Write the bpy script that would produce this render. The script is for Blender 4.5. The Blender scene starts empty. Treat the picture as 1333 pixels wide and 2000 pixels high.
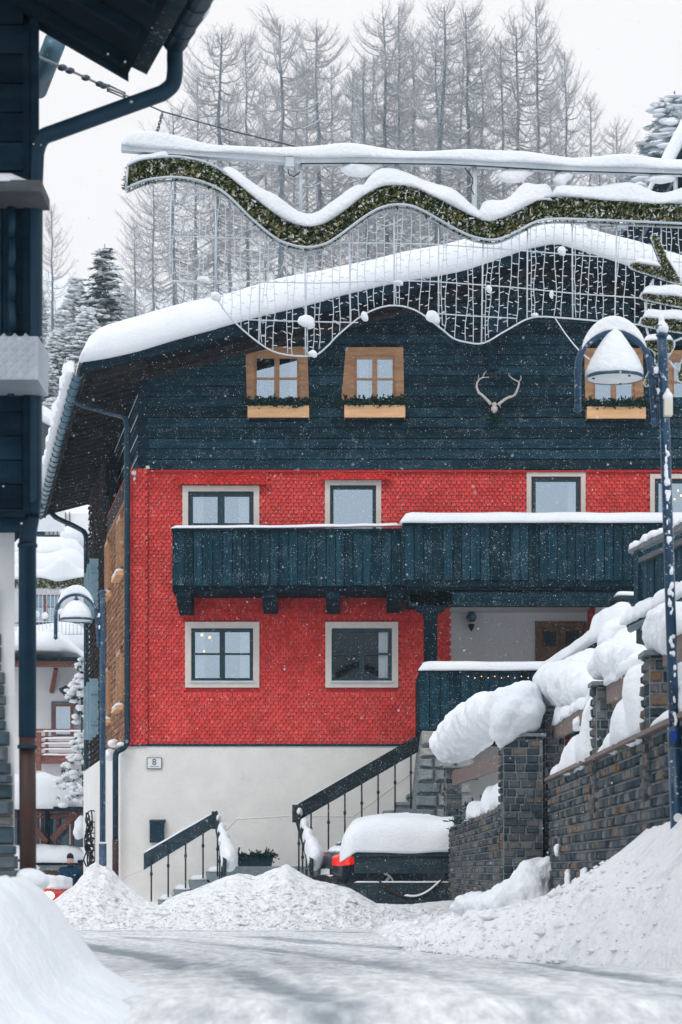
import bpy, math, random
import numpy as np
from mathutils import Vector, noise as mnoise
random.seed(7)
R = math.radians
SC = bpy.context.scene
COL = SC.collection
# ------------------------------------------------------------------ camera
FPX = 4722.0          # focal length in pixels of the 1333 x 2000 photograph
EZ = 1.0              # eye height
cd = bpy.data.cameras.new("camera"); cam = bpy.data.objects.new("camera", cd); COL.objects.link(cam)
cam.location = (0, 0, EZ); cam.rotation_euler = (R(90), 0, 0)
cd.sensor_fit = 'AUTO'; cd.sensor_width = 36; cd.lens = 36 * FPX / 2000; cd.shift_y = 0.35
cd.clip_start = 0.1; cd.clip_end = 3000
cd.dof.use_dof = True; cd.dof.focus_distance = 31; cd.dof.aperture_fstop = 6.5
SC.camera = cam
# ------------------------------------------------------------------ world and sun (overcast, snowing)
w = bpy.data.worlds.new("World"); SC.world = w; w.use_nodes = True
nt = w.node_tree; nt.nodes.clear()
out = nt.nodes.new('ShaderNodeOutputWorld')
sky = nt.nodes.new('ShaderNodeTexSky'); sky.sky_type = 'NISHITA'; sky.sun_disc = False
sky.sun_elevation = R(48); sky.sun_rotation = R(205)
bg1 = nt.nodes.new('ShaderNodeBackground'); bg1.inputs[1].default_value = 0.1
nt.links.new(sky.outputs[0], bg1.inputs[0])
tc = nt.nodes.new('ShaderNodeTexCoord'); sx = nt.nodes.new('ShaderNodeSeparateXYZ')
nt.links.new(tc.outputs['Generated'], sx.inputs[0])
rp = nt.nodes.new('ShaderNodeValToRGB')      # overcast sky: pale at the horizon, brighter towards the zenith
rp.color_ramp.elements[0].position = 0.0; rp.color_ramp.elements[0].color = (0.86, 0.815, 0.795, 1)
rp.color_ramp.elements[1].position = 0.85; rp.color_ramp.elements[1].color = (.92, .98, 1.06, 1)
e = rp.color_ramp.elements.new(0.36); e.color = (0.80, 0.775, 0.77, 1)
nt.links.new(sx.outputs[2], rp.inputs[0])
bg2 = nt.nodes.new('ShaderNodeBackground'); bg2.inputs[1].default_value = 1.0
nt.links.new(rp.outputs[0], bg2.inputs[0])
mx = nt.nodes.new('ShaderNodeMixShader'); mx.inputs[0].default_value = 0.93
nt.links.new(bg1.outputs[0], mx.inputs[1]); nt.links.new(bg2.outputs[0], mx.inputs[2]); nt.links.new(mx.outputs[0], out.inputs[0])
sd = bpy.data.lights.new("sun", 'SUN'); sun = bpy.data.objects.new("sun", sd); COL.objects.link(sun)
sd.energy = 0.6; sd.angle = R(18); sd.color = (1, 0.96, 0.92)
sun.rotation_euler = (R(42), 0, R(-25))
SC.view_settings.view_transform = 'Standard'; SC.view_settings.look = 'None'
SC.view_settings.exposure = 0.50; SC.view_settings.gamma = 1.0
SC.cycles.max_bounces = 6; SC.cycles.volume_bounces = 0; SC.cycles.transparent_max_bounces = 12

# ------------------------------------------------------------------ helpers
def P(px, py, Y): return Vector(((px - 666.5) * Y / FPX, Y, EZ + (1700 - py) * Y / FPX))
def XX(px, Y): return (px - 666.5) * Y / FPX
def ZZ(py, Y): return EZ + (1700 - py) * Y / FPX
_T = np.random.RandomState(3).rand(256, 256)
def vn(x, y, s=0):
    x = np.asarray(x, float) + s * 17.3; y = np.asarray(y, float) + s * 9.7
    xi = np.floor(x).astype(int); yi = np.floor(y).astype(int); fx = x - xi; fy = y - yi
    fx = fx * fx * (3 - 2 * fx); fy = fy * fy * (3 - 2 * fy)
    a = _T[xi & 255, yi & 255]; b = _T[(xi + 1) & 255, yi & 255]; c = _T[xi & 255, (yi + 1) & 255]; d = _T[(xi + 1) & 255, (yi + 1) & 255]
    return (a + (b - a) * fx) * (1 - fy) + (c + (d - c) * fx) * fy
def fbm(x, y, o=4, s=0):
    r = 0; a = .5; f = 1
    for i in range(o): r = r + a * (vn(x * f, y * f, s + i) - .5) * 2; a *= .5; f *= 2.03
    return r
def n3(v, f=1.0): return mnoise.noise(Vector(v) * f)

def mat(name, col, col2=None, rough=.7, ns=(3, 3, 3), bump=0., bs=40., metal=0., emis=None, es=0, rnd=None, ramp=(.35, .65), spec=.3, dust=0., dustcol=(.8, .83, .86), wave=None, bumpdist=.02, col3=None, detail=6):
    m = bpy.data.materials.new(name); m.use_nodes = True; n = m.node_tree; b = n.nodes['Principled BSDF']
    b.inputs['Roughness'].default_value = rough; b.inputs['Metallic'].default_value = metal
    b.inputs['Specular IOR Level'].default_value = spec
    tc = n.nodes.new('ShaderNodeTexCoord'); mp = n.nodes.new('ShaderNodeMapping'); mp.inputs['Scale'].default_value = ns
    n.links.new(tc.outputs['Object'], mp.inputs[0])
    tx = n.nodes.new('ShaderNodeTexNoise'); tx.inputs['Scale'].default_value = 1; tx.inputs['Detail'].default_value = detail; tx.inputs['Roughness'].default_value = .65
    n.links.new(mp.outputs[0], tx.inputs['Vector'])
    cur = None
    if col2:
        cr = n.nodes.new('ShaderNodeValToRGB'); cr.color_ramp.elements[0].position = ramp[0]; cr.color_ramp.elements[1].position = ramp[1]
        cr.color_ramp.elements[0].color = (*col, 1); cr.color_ramp.elements[1].color = (*col2, 1)
        n.links.new(tx.outputs['Fac'], cr.inputs[0]); cur = cr.outputs[0]
    else:
        rgb = n.nodes.new('ShaderNodeRGB'); rgb.outputs[0].default_value = (*col, 1); cur = rgb.outputs[0]
    if rnd is not None:
        at = n.nodes.new('ShaderNodeAttribute'); at.attribute_name = 'rnd'
        r2 = n.nodes.new('ShaderNodeValToRGB'); r2.color_ramp.interpolation = 'LINEAR'
        els = rnd
        r2.color_ramp.elements[0].position = els[0][0]; r2.color_ramp.elements[0].color = (*els[0][1], 1)
        r2.color_ramp.elements[1].position = els[-1][0]; r2.color_ramp.elements[1].color = (*els[-1][1], 1)
        for p, c in els[1:-1]:
            q = r2.color_ramp.elements.new(p); q.color = (*c, 1)
        n.links.new(at.outputs['Fac'], r2.inputs[0])
        mm = n.nodes.new('ShaderNodeMix'); mm.data_type = 'RGBA'; mm.blend_type = 'MULTIPLY'; mm.inputs[0].default_value = 1
        n.links.new(cur, mm.inputs[6]); n.links.new(r2.outputs[0], mm.inputs[7]); cur = mm.outputs[2]
    if dust:
        t2 = n.nodes.new('ShaderNodeTexNoise'); t2.inputs['Scale'].default_value = 45; t2.inputs['Detail'].default_value = 3
        n.links.new(tc.outputs['Object'], t2.inputs['Vector'])
        t3 = n.nodes.new('ShaderNodeTexNoise'); t3.inputs['Scale'].default_value = 4; t3.inputs['Detail'].default_value = 4
        n.links.new(tc.outputs['Object'], t3.inputs['Vector'])
        ad = n.nodes.new('ShaderNodeMath'); ad.operation = 'MULTIPLY_ADD'; ad.inputs[1].default_value = .45
        n.links.new(t3.outputs['Fac'], ad.inputs[0]); n.links.new(t2.outputs['Fac'], ad.inputs[2])
        mr = n.nodes.new('ShaderNodeMapRange'); mr.inputs[1].default_value = .92 - dust * .3; mr.inputs[2].default_value = .92
        mr.inputs[3].default_value = 0; mr.inputs[4].default_value = .55
        n.links.new(ad.outputs[0], mr.inputs[0])
        m2 = n.nodes.new('ShaderNodeMix'); m2.data_type = 'RGBA'; n.links.new(mr.outputs[0], m2.inputs[0]); n.links.new(cur, m2.inputs[6]); m2.inputs[7].default_value = (*dustcol, 1)
        cur = m2.outputs[2]
    n.links.new(cur, b.inputs['Base Color'])
    if bump:
        tb = n.nodes.new('ShaderNodeTexNoise'); tb.inputs['Scale'].default_value = bs; tb.inputs['Detail'].default_value = 5
        n.links.new(tc.outputs['Object'] if not wave else mp.outputs[0], tb.inputs['Vector'])
        if wave: tb.inputs['Scale'].default_value = wave
        bp = n.nodes.new('ShaderNodeBump'); bp.inputs['Strength'].default_value = bump; bp.inputs['Distance'].default_value = bumpdist
        n.links.new(tb.outputs['Fac'], bp.inputs['Height']); n.links.new(bp.outputs[0], b.inputs['Normal'])
    if emis: b.inputs['Emission Color'].default_value = (*emis, 1); b.inputs['Emission Strength'].default_value = es
    return m

def glass_mat(name, tint, refl, diffuse=0.0, dcol=(.5, .6, .7)):
    m = bpy.data.materials.new(name); m.use_nodes = True; n = m.node_tree; n.nodes.clear()
    o = n.nodes.new('ShaderNodeOutputMaterial'); g = n.nodes.new('ShaderNodeBsdfGlossy'); g.inputs['Roughness'].default_value = .02
    g.inputs['Color'].default_value = (*tint, 1); t = n.nodes.new('ShaderNodeBsdfTransparent'); t.inputs[0].default_value = (.85, .9, .92, 1)
    x = n.nodes.new('ShaderNodeMixShader'); x.inputs[0].default_value = refl
    tx = n.nodes.new('ShaderNodeTexNoise'); tx.inputs['Scale'].default_value = 1.3; bp = n.nodes.new('ShaderNodeBump'); bp.inputs['Strength'].default_value = .05
    n.links.new(tx.outputs[0], bp.inputs['Height']); n.links.new(bp.outputs[0], g.inputs['Normal'])
    n.links.new(t.outputs[0], x.inputs[1]); n.links.new(g.outputs[0], x.inputs[2]); n.links.new(x.outputs[0], o.inputs[0]); return m

M = {}
GREY = [(0, (.55, .55, .55)), (1, (1.4, 1.4, 1.4))]
M['snow'] = mat('snow', (.76, .80, .845), (.83, .85, .875), rough=.6, ns=(2, 2, 2), bump=.6, bs=24, bumpdist=.03)
M['snowdirty'] = mat('ploughed_snow', (.46, .46, .46), (.84, .85, .865), rough=.7, ns=(9, 9, 9), bump=.8, bs=30, bumpdist=.03, ramp=(.3, .5), rnd=[(0, (.86, .85, .84)), (1, (1.03, 1.03, 1.03))])
M['banksnow'] = mat('shovelled_snow', (.66, .68, .70), (.85, .865, .885), rough=.7, ns=(5, 5, 5), bump=.8, bs=26, bumpdist=.03, ramp=(.3, .48), rnd=[(0, (.92, .92, .93)), (1, (1.02, 1.02, 1.02))])
M['timber'] = mat('dark_timber', (.003, .019, .031), (.013, .046, .067), rough=.9, spec=.06, ns=(.8, 4, 14), bump=.5, bs=30, wave=3, rnd=GREY, dust=.3, dustcol=(.25, .32, .38))
M['timberv'] = mat('dark_timber_upright', (.0035, .021, .034), (.011, .044, .063), rough=.9, spec=.06, ns=(12, 6, .8), bump=.5, bs=30, wave=3, rnd=GREY, dust=.2, dustcol=(.25, .32, .38))
M['timberb'] = mat('black_timber', (.003, .011, .020), (.009, .024, .038), rough=.9, spec=.06, ns=(3, 3, 12), bump=.4, bs=20, rnd=GREY)
M['soffit'] = mat('soffit_boards', (.004, .009, .015), (.009, .018, .028), rough=.9, spec=.06, ns=(3, 3, 3), rnd=GREY)
M['rafter'] = mat('brown_rafter', (.016, .018, .022), (.045, .034, .030), rough=.9, spec=.06, ns=(5, 5, 5))
M['redtile'] = mat('red_shingle', (.55, .026, .022), (.70, .052, .044), rough=.55, ns=(1.1, 1.1, 1.1), rnd=[(0, (.78, .75, .75)), (1, (1.12, 1.25, 1.25))], dust=.12, dustcol=(.75, .38, .36), spec=.3)
M['redback'] = mat('red_wall_underlay', (.40, .02, .02), rough=.7)
M['brown'] = mat('brown_shingle', (.24, .10, .045), (.42, .20, .09), rough=.7, ns=(2, 2, 2), rnd=[(0, (.5, .5, .5)), (1, (1.3, 1.25, 1.2))])
M['darksh'] = mat('weathered_shingle', (.022, .022, .025), (.05, .042, .038), rough=.9, spec=.06, ns=(3, 3, 3), rnd=[(0, (.45, .45, .5)), (1, (1.7, 1.5, 1.4))])
M['stucco'] = mat('white_stucco', (.72, .705, .68), (.80, .785, .755), rough=.85, ns=(1.5, 1.5, 1.5), bump=.7, bs=34, bumpdist=.025)
M['plaster'] = mat('smooth_plaster', (.74, .75, .77), (.80, .81, .82), rough=.85, ns=(2, 2, 2), bump=.2, bs=30)
M['porchwhite'] = mat('porch_white_render', (.86, .86, .87), (.90, .90, .90), rough=.85, ns=(2, 2, 2), bump=.2, bs=30)
M['trim'] = mat('cream_trim', (.60, .55, .51), (.66, .61, .57), rough=.6, ns=(4, 4, 4))
M['frame'] = mat('blue_black_frame', (.012, .04, .055), rough=.45)
M['pine'] = mat('pine_wood', (.33, .17, .085), (.50, .28, .15), rough=.55, ns=(2, 8, 14), bump=.2, bs=30)
M['pinelight'] = mat('light_pine', (.66, .36, .17), (.80, .50, .27), rough=.55, ns=(1.5, 8, 14), bump=.2, bs=30)
M['glass'] = glass_mat('bright_reflecting_glass', (.52, .66, .80), .66)
M['glassd'] = glass_mat('dark_glass', (.5, .65, .8), .05)
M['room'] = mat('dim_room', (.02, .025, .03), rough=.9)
M['curtain'] = mat('white_curtain', (.75, .77, .78), rough=.9)
M['metal'] = mat('blue_grey_metal', (.045, .11, .15), (.07, .15, .20), rough=.4, metal=.35, ns=(5, 5, 5), spec=.5)
M['pipe'] = mat('dark_pipe_paint', (.005, .026, .046), (.009, .038, .064), rough=.5, ns=(5, 5, 5), spec=.2)
M['rust'] = mat('rusty_pipe', (.05, .02, .016), (.045, .03, .03), rough=.5, ns=(4, 4, 4))
M['blue'] = mat('navy_lamp_paint', (.004, .035, .085), (.01, .06, .12), rough=.35, ns=(6, 6, 6), spec=.5, dust=.12)
M['alu'] = mat('pale_aluminium', (.42, .48, .53), (.55, .60, .64), rough=.4, metal=.3, ns=(3, 3, 3))
M['plate'] = mat('checker_plate', (.30, .35, .40), (.40, .45, .49), rough=.4, metal=.3, ns=(5, 5, 5))
M['wire'] = mat('white_wire', (.58, .63, .68), rough=.5)
M['black'] = mat('black_iron', (.012, .02, .028), rough=.5)
M['steel'] = mat('steel_cable', (.07, .09, .11), rough=.4, metal=.5)
M['tinsel'] = mat('fir_tinsel', (1, 1, 1), rough=.9, spec=.06, rnd=[(0, (.008, .02, .012)), (.35, (.025, .05, .022)), (.58, (.12, .13, .045)), (.78, (.30, .27, .11)), (.90, (.5, .52, .48)), (1, (.82, .85, .87))])
M['fir'] = mat('fir_green', (1, 1, 1), rough=.9, spec=.06, rnd=[(0, (.004, .02, .02)), (.6, (.015, .05, .04)), (.9, (.03, .085, .06)), (1, (.08, .15, .11))])
M['hazefir'] = mat('haze_tinted_fir', (1, 1, 1), rough=.8, rnd=[(0, (.24, .33, .38)), (1, (.50, .57, .61))])  # pale blue of distance haze painted into the crown colour
M['block'] = mat('stone_block', (.8, .8, .8), (1.15, 1.1, 1.05), rough=.9, spec=.06, ns=(14, 14, 14), bump=.6, bs=40, rnd=[(0, (.03, .048, .062)), (.45, (.068, .088, .104)), (.78, (.15, .16, .165)), (.92, (.165, .145, .125)), (.97, (.19, .125, .08)), (1, (.18, .12, .08))])
M['mortar'] = mat('mortar', (.13, .16, .18), (.25, .28, .30), rough=.9, ns=(8, 8, 8), bump=.5, bs=40)
M['rubble'] = mat('rubble_stone', (.8, .8, .8), (1.2, 1.15, 1.1), rough=.8, ns=(5, 5, 5), bump=.8, bs=14, bumpdist=.04, rnd=[(0, (.10, .14, .16)), (.6, (.24, .28, .30)), (1, (.40, .38, .34))])
M['slate'] = mat('stacked_slate', (.8, .8, .8), (1.2, 1.2, 1.2), rough=.7, ns=(5, 5, 20), bump=.7, bs=20, bumpdist=.03, rnd=[(0, (.03, .07, .09)), (.5, (.06, .10, .125)), (.85, (.12, .14, .15)), (1, (.18, .165, .15))])
M['coping'] = mat('coping_board', (.13, .095, .085), (.20, .15, .13), rough=.7, ns=(4, 4, 14), bump=.3, bs=20)
M['greywood'] = mat('grey_weathered_wood', (.07, .09, .105), (.15, .155, .16), rough=.75, ns=(3, 3, 14), bump=.3, bs=25, rnd=GREY)
M['concrete'] = mat('concrete', (.17, .22, .24), (.26, .30, .32), rough=.8, ns=(6, 6, 6), bump=.4, bs=30)
M['redbrown'] = mat('red_brown_beam', (.17, .062, .045), (.28, .115, .085), rough=.7, ns=(3, 3, 12))
M['bone'] = mat('antler_bone', (.50, .44, .40), (.68, .62, .58), rough=.5, ns=(20, 20, 20))
M['bark'] = mat('tree_bark', (.11, .155, .20), (.20, .24, .28), rough=.9, ns=(3, 3, 1), bump=.5, bs=8)  # lightened blue-grey: aerial haze on far trunks is put into the colour
M['twig'] = mat('tree_twig', (.35, .34, .34), (.50, .50, .52), rough=.9, ns=(1, 1, 1))  # paled twig colour stands in for haze over the distant crowns
M['paintdark'] = mat('dark_car_paint', (.012, .022, .035), rough=.25, spec=.6)
M['paintred'] = mat('red_car_paint', (.65, .02, .015), rough=.25, spec=.6)
M['tail'] = mat('red_tail_lens', (.75, .015, .01), rough=.15, spec=.6, emis=(.8, .02, .01), es=.25)
M['rubber'] = mat('rubber', (.012, .012, .014), rough=.8)
M['rim'] = mat('silver_rim', (.62, .64, .66), rough=.3, metal=.3)
M['white'] = mat('white_enamel', (.72, .74, .75), rough=.35)
M['lampglass'] = mat('frosted_diffuser', (.55, .60, .60), (.72, .75, .74), rough=.3, ns=(8, 8, 8))
M['cream'] = mat('cream_plastic', (.62, .60, .50), rough=.5)
M['warm'] = mat('warm_bulb', (1, .8, .5), emis=(1, .50, .20), es=1.6)
M['headlight'] = mat('lit_headlight', (1, .9, .8), emis=(1, .80, .60), es=5)
M['skin'] = mat('skin', (.55, .32, .25), rough=.5)
M['jacket'] = mat('blue_jacket', (.006, .028, .065), (.014, .05, .10), rough=.9, spec=.06, ns=(7, 7, 7), bump=.6, bs=12, bumpdist=.03)
M['cloth'] = mat('dark_cloth', (.012, .03, .045), rough=.9, spec=.06, bump=.5, bs=60)
M['shutter'] = mat('pale_blue_shutter', (.20, .34, .42), (.28, .42, .50), rough=.6, ns=(5, 5, 5))
M['ink'] = mat('dark_ink', (.03, .05, .07), rough=.6)
M['sblue'] = mat('sticker_blue', (.01, .06, .35), rough=.5)
M['redink'] = mat('red_ink', (.55, .04, .06), rough=.5)
M['planks'] = mat('dark_oak', (.014, .032, .045), (.04, .052, .060), rough=.9, spec=.06, ns=(1.5, 4, 12), bump=.4, bs=20, rnd=GREY, dust=.25, dustcol=(.25, .32, .38))

class MB:
    def __init__(s): s.v = []; s.f = []; s.c = []; s.s = []
    def add(s, vs, fs, c=None, sm=False):
        o = len(s.v); s.v += [tuple(v) for v in vs]; c = random.random() if c is None else c
        for f in fs: s.f.append([i + o for i in f]); s.c.append(c); s.s.append(sm)
        return s
    def hexa(s, p, c=None): return s.add(p, [(0, 3, 2, 1), (4, 5, 6, 7), (0, 1, 5, 4), (1, 2, 6, 5), (2, 3, 7, 6), (3, 0, 4, 7)], c)
    def box(s, x0, x1, y0, y1, z0, z1, c=None):
        return s.hexa([(x0, y0, z0), (x1, y0, z0), (x1, y1, z0), (x0, y1, z0), (x0, y0, z1), (x1, y0, z1), (x1, y1, z1), (x0, y1, z1)], c)
    def beam(s, a, b, w, h, c=None, up=(0, 0, 1)):
        a = Vector(a); b = Vector(b); d = (b - a).normalized(); u = Vector(up); r = d.cross(u)
        if r.length < 1e-4: r = Vector((1, 0, 0))
        r.normalize(); u = r.cross(d).normalized(); r = r * w / 2; u = u * h / 2
        return s.hexa([a - r - u, a + r - u, b + r - u, b - r - u, a - r + u, a + r + u, b + r + u, b - r + u], c)
    def prism(s, poly, d, c=None):
        n = len(poly); d = Vector(d); vs = [Vector(p) for p in poly]; vs += [v + d for v in vs]
        return s.add(vs, [tuple(range(n)), tuple(range(2 * n - 1, n - 1, -1))] + [(i, i + n, (i + 1) % n + n, (i + 1) % n) for i in range(n)], c)
    def ppoly(s, pts, Y, th, c=None): return s.prism([P(x, y, Y) for x, y in pts], (0, th, 0), c)
    def loft(s, rings, cap=True, c=None, sm=True, closed=True):
        n = len(rings[0]); vs = [p for r in rings for p in r]; fs = []
        for i in range(len(rings) - 1):
            for k in range(n if closed else n - 1):
                a = i * n + k; b = i * n + (k + 1) % n; fs.append((a, b, b + n, a + n))
        if cap: fs.append(tuple(range(n - 1, -1, -1))); fs.append(tuple(range(len(vs) - n, len(vs))))
        return s.add(vs, fs, c, sm)
    def tube(s, pts, r, n=8, c=None, cap=True):
        pts = [Vector(p) for p in pts]; rings = []; prev = None
        for i, p in enumerate(pts):
            t = (pts[min(i + 1, len(pts) - 1)] - pts[max(i - 1, 0)]).normalized()
            if prev is None: u = t.cross(Vector((0, 0, 1)) if abs(t.z) < .9 else Vector((0, 1, 0))).normalized()
            else: u = (prev - t * prev.dot(t)).normalized()
            prev = u; v = t.cross(u); rr = r[i] if isinstance(r, (list, tuple)) else r
            rings.append([p + (u * math.cos(2 * math.pi * k / n) + v * math.sin(2 * math.pi * k / n)) * rr for k in range(n)])
        return s.loft(rings, cap, c)
    def lathe(s, o, prof, n=20, c=None):
        o = Vector(o); return s.loft([[o + Vector((r * math.cos(2 * math.pi * k / n), r * math.sin(2 * math.pi * k / n), z)) for k in range(n)] for r, z in prof], True, c)
    def ell(s, o, r, n=12, m=8, nz=0, c=None, fr=3):
        o = Vector(o); rings = []
        for i in range(m + 1):
            a = math.pi * i / m; ring = []
            for k in range(n):
                q = Vector((math.sin(a) * math.cos(2 * math.pi * k / n), math.sin(a) * math.sin(2 * math.pi * k / n), -math.cos(a)))
                sc = 1 + nz * n3(o + q * 1.7, fr) if nz else 1
                ring.append(o + Vector((q.x * r[0], q.y * r[1], q.z * r[2])) * sc)
            rings.append(ring)
        return s.loft(rings, False, c)

ORG = {}
def thing(name, loc, label=None, cat=None, group=None, kind=None):
    o = bpy.data.objects.new(name, None); o.empty_display_size = .2; COL.objects.link(o); o.location = loc; ORG[o.name] = Vector(loc)
    tag(o, label, cat, group, kind); return o
def tag(o, label=None, cat=None, group=None, kind=None):
    if label: o['label'] = label
    if cat: o['category'] = cat
    if group: o['group'] = group
    if kind: o['kind'] = kind
    return o
def org(o): return ORG.get(o.name, Vector((0, 0, 0)))
def build(mb, name, m, parent=None, at=None, mods=None):
    o0 = org(parent) if parent else Vector(at or (0, 0, 0))
    me = bpy.data.meshes.new(name)
    V = np.array(mb.v, dtype=float) - np.array(o0)
    me.from_pydata(V.tolist(), [], mb.f)
    a = me.attributes.new('rnd', 'FLOAT', 'FACE'); a.data.foreach_set('value', mb.c)
    me.polygons.foreach_set('use_smooth', mb.s)
    me.materials.append(M[m]); me.update()
    o = bpy.data.objects.new(name, me); COL.objects.link(o); ORG[o.name] = o0
    if parent: o.parent = parent
    else: o.location = o0
    return o
def bevel(o, w=.01, seg=2):
    b = o.modifiers.new('bevel', 'BEVEL'); b.width = w; b.segments = seg; b.limit_method = 'ANGLE'; return o
def copy_tree(o, parent=None):
    c = o.copy(); COL.objects.link(c)
    if parent: c.parent = parent
    for ch in list(o.children): copy_tree(ch, c)
    return c
def resample(path, ds):
    path = [Vector(p) for p in path]; L = [0]
    for a, b in zip(path, path[1:]): L.append(L[-1] + (b - a).length)
    n = max(2, int(L[-1] / ds) + 1); outp = []; j = 0
    for i in range(n + 1):
        t = L[-1] * i / n
        while j < len(L) - 2 and L[j + 1] < t: j += 1
        f = (t - L[j]) / max(1e-9, L[j + 1] - L[j]); outp.append(path[j].lerp(path[j + 1], min(1, f)))
    return outp, L[-1]
def smooth_path(pts, k=6):
    pts = [Vector(p) for p in pts]; o = []
    for i in range(len(pts) - 1):
        p0 = pts[max(0, i - 1)]; p1 = pts[i]; p2 = pts[i + 1]; p3 = pts[min(len(pts) - 1, i + 2)]
        for j in range(k):
            t = j / k; o.append(.5 * ((2 * p1) + (p2 - p0) * t + (2 * p0 - 5 * p1 + 4 * p2 - p3) * t * t + (3 * p1 - p0 - 3 * p2 + p3) * t ** 3))
    o.append(pts[-1]); return o
def loaf(mb, path, w, h, wd=None, nz=.12, fr=2.5, m=12, er=None, ds=.12, seed=0, pw=.55, droop=.12):
    pts, L = resample(path, ds); er = er if er is not None else min(L / 2, h * 1.2 if not callable(h) else .2); rings = []
    for i, p in enumerate(pts):
        t = i / (len(pts) - 1); d = min(t, 1 - t) * L; e = 1 if d >= er else math.sqrt(max(0.0, 1 - (1 - d / er) ** 2)); e = max(e, .04)
        tg = (pts[min(i + 1, len(pts) - 1)] - pts[max(i - 1, 0)]).normalized()
        wv = Vector(wd).normalized() if wd else Vector((tg.y, -tg.x, 0)).normalized() if abs(tg.z) < .99 else Vector((0, 1, 0))
        W = w(t) if callable(w) else w; H = h(t) if callable(h) else h
        ring = []
        for k in range(m + 1):
            a = math.pi * k / m * 1.14 - .07 * math.pi; x = math.cos(a); z = math.sin(a)
            X = math.copysign(abs(x) ** pw, x) * W / 2 * (.6 + .4 * e); Z = math.copysign(abs(z) ** .75, z) * H * e
            if z < 0: Z = z * H * droop * 4
            q = p + wv * X + Vector((0, 0, Z)); nn = n3(q + Vector((seed, seed * 3, 0)), fr) * nz * H
            ring.append(q + Vector((0, 0, 1)) * nn * (1 if z > 0 else .5) + wv * (nn * .6 * (1 if x > 0 else -1)))
        rings.append(ring)
    return mb.loft(rings)
def chain(keys, n):
    o = []
    for (c0, r0), (c1, r1) in zip(keys, keys[1:]):
        for k in range(n):
            f = k / n; g = f * f * (3 - 2 * f); c = Vector(c0).lerp(Vector(c1), f); r = Vector(r0).lerp(Vector(r1), g); j = 1 + .10 * n3(c, 1.3); o.append((c + Vector((random.uniform(-.02, .02), 0, random.uniform(-.02, .02))), r * j))
    o.append(keys[-1]); return o
def blobs(name, parent, ells, vox=.04, sm=5, smx=10, disp=.03, m='snow', at=None, dsz=.15):
    mb = MB()
    for c, r in ells: mb.ell(c, r if not isinstance(r, (int, float)) else (r, r, r), 20, 14)
    o = build(mb, name, m, parent, at=at)
    rm = o.modifiers.new('r', 'REMESH'); rm.mode = 'VOXEL'; rm.voxel_size = vox; rm.use_smooth_shade = True
    s = o.modifiers.new('s', 'SMOOTH'); s.iterations = int(sm * smx); s.factor = .7
    if disp:
        tx = bpy.data.textures.get('lump%g' % dsz) or bpy.data.textures.new('lump%g' % dsz, 'CLOUDS'); tx.noise_scale = dsz; tx.noise_depth = 3
        dm = o.modifiers.new('d', 'DISPLACE'); dm.texture = tx; dm.strength = disp * 2; dm.texture_coords = 'LOCAL'
    return o
def fill_holes(mb, x0, x1, z0, z1, y0, y1, holes):
    xs = sorted({x0, x1, *[min(max(h[0], x0), x1) for h in holes], *[min(max(h[1], x0), x1) for h in holes]})
    zs = sorted({z0, z1, *[min(max(h[2], z0), z1) for h in holes], *[min(max(h[3], z0), z1) for h in holes]})
    for a, b in zip(xs, xs[1:]):
        for c, d in zip(zs, zs[1:]):
            mxx, mz = (a + b) / 2, (c + d) / 2
            if any(h[0] < mxx < h[1] and h[2] < mz < h[3] for h in holes): continue
            mb.box(a, b, y0, y1, c, d, .5)
def shingles(mb, o, u, v, n, W, H, tw, th, holes=(), dep=.02, jit=.1, pointy=0, keep=None):
    o = Vector(o); u = Vector(u).normalized(); v = Vector(v).normalized(); n = Vector(n).normalized(); rows = int(H / th) + 1
    for r in range(rows):
        zb = r * th; off = (r % 2) * .5 * tw
        for c in range(-1, int(W / tw) + 1):
            a = c * tw + off; ac = a + tw / 2
            if ac < 0.01 or ac > W - .01: continue
            if any(h[0] < ac < h[1] and h[2] < zb + th * .4 < h[3] for h in holes): continue
            if keep and not keep(ac, zb): continue
            j = 1 + random.uniform(-jit, jit); g = tw * .055; zt = zb + th * 1.5
            d = dep * j; dz = random.uniform(-.06, .06) * th
            if pointy: pr = [(a + g, .25), (a + tw * .3, .04), (ac, 0), (a + tw * .7, .04), (a + tw - g, .25)]
            else: pr = [(a + g, .55), (a + tw * .14, .22), (a + tw * .36, .03), (a + tw * .64, .03), (a + tw * .86, .22), (a + tw - g, .55)]
            F = [(x, zb + dz + q * th) for x, q in pr] + [(a + tw - g, zt), (a + g, zt)]
            vs = []
            for x, z in F:
                k = (z - zb) / (zt - zb); vs.append(o + u * x + v * z + n * (d * (1 - k) + .003))
            m_ = len(pr); vs += [q - n * (d * .9) for q in vs[:m_]]
            L = len(F); fs = [tuple(range(L))] + [(i, L + i, L + i + 1, i + 1) for i in range(m_ - 1)]
            mb.add(vs, fs, random.random())
def tinsel(mb, fn, n, size, thick):
    for i in range(n):
        c = fn(); d = Vector((random.gauss(0, 1), random.gauss(0, .5), random.gauss(0, 1))).normalized() * size * random.uniform(.5, 1.3)
        s = Vector((random.gauss(0, 1), random.gauss(0, 1), random.gauss(0, 1))); s = (s - d * s.dot(d) / max(1e-9, d.length_squared)).normalized() * thick * random.uniform(.6, 1.4)
        mb.add([c - s, c + s, c + d + s * .3, c + d - s * .3], [(0, 1, 2, 3)], random.random() ** .9)

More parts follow.
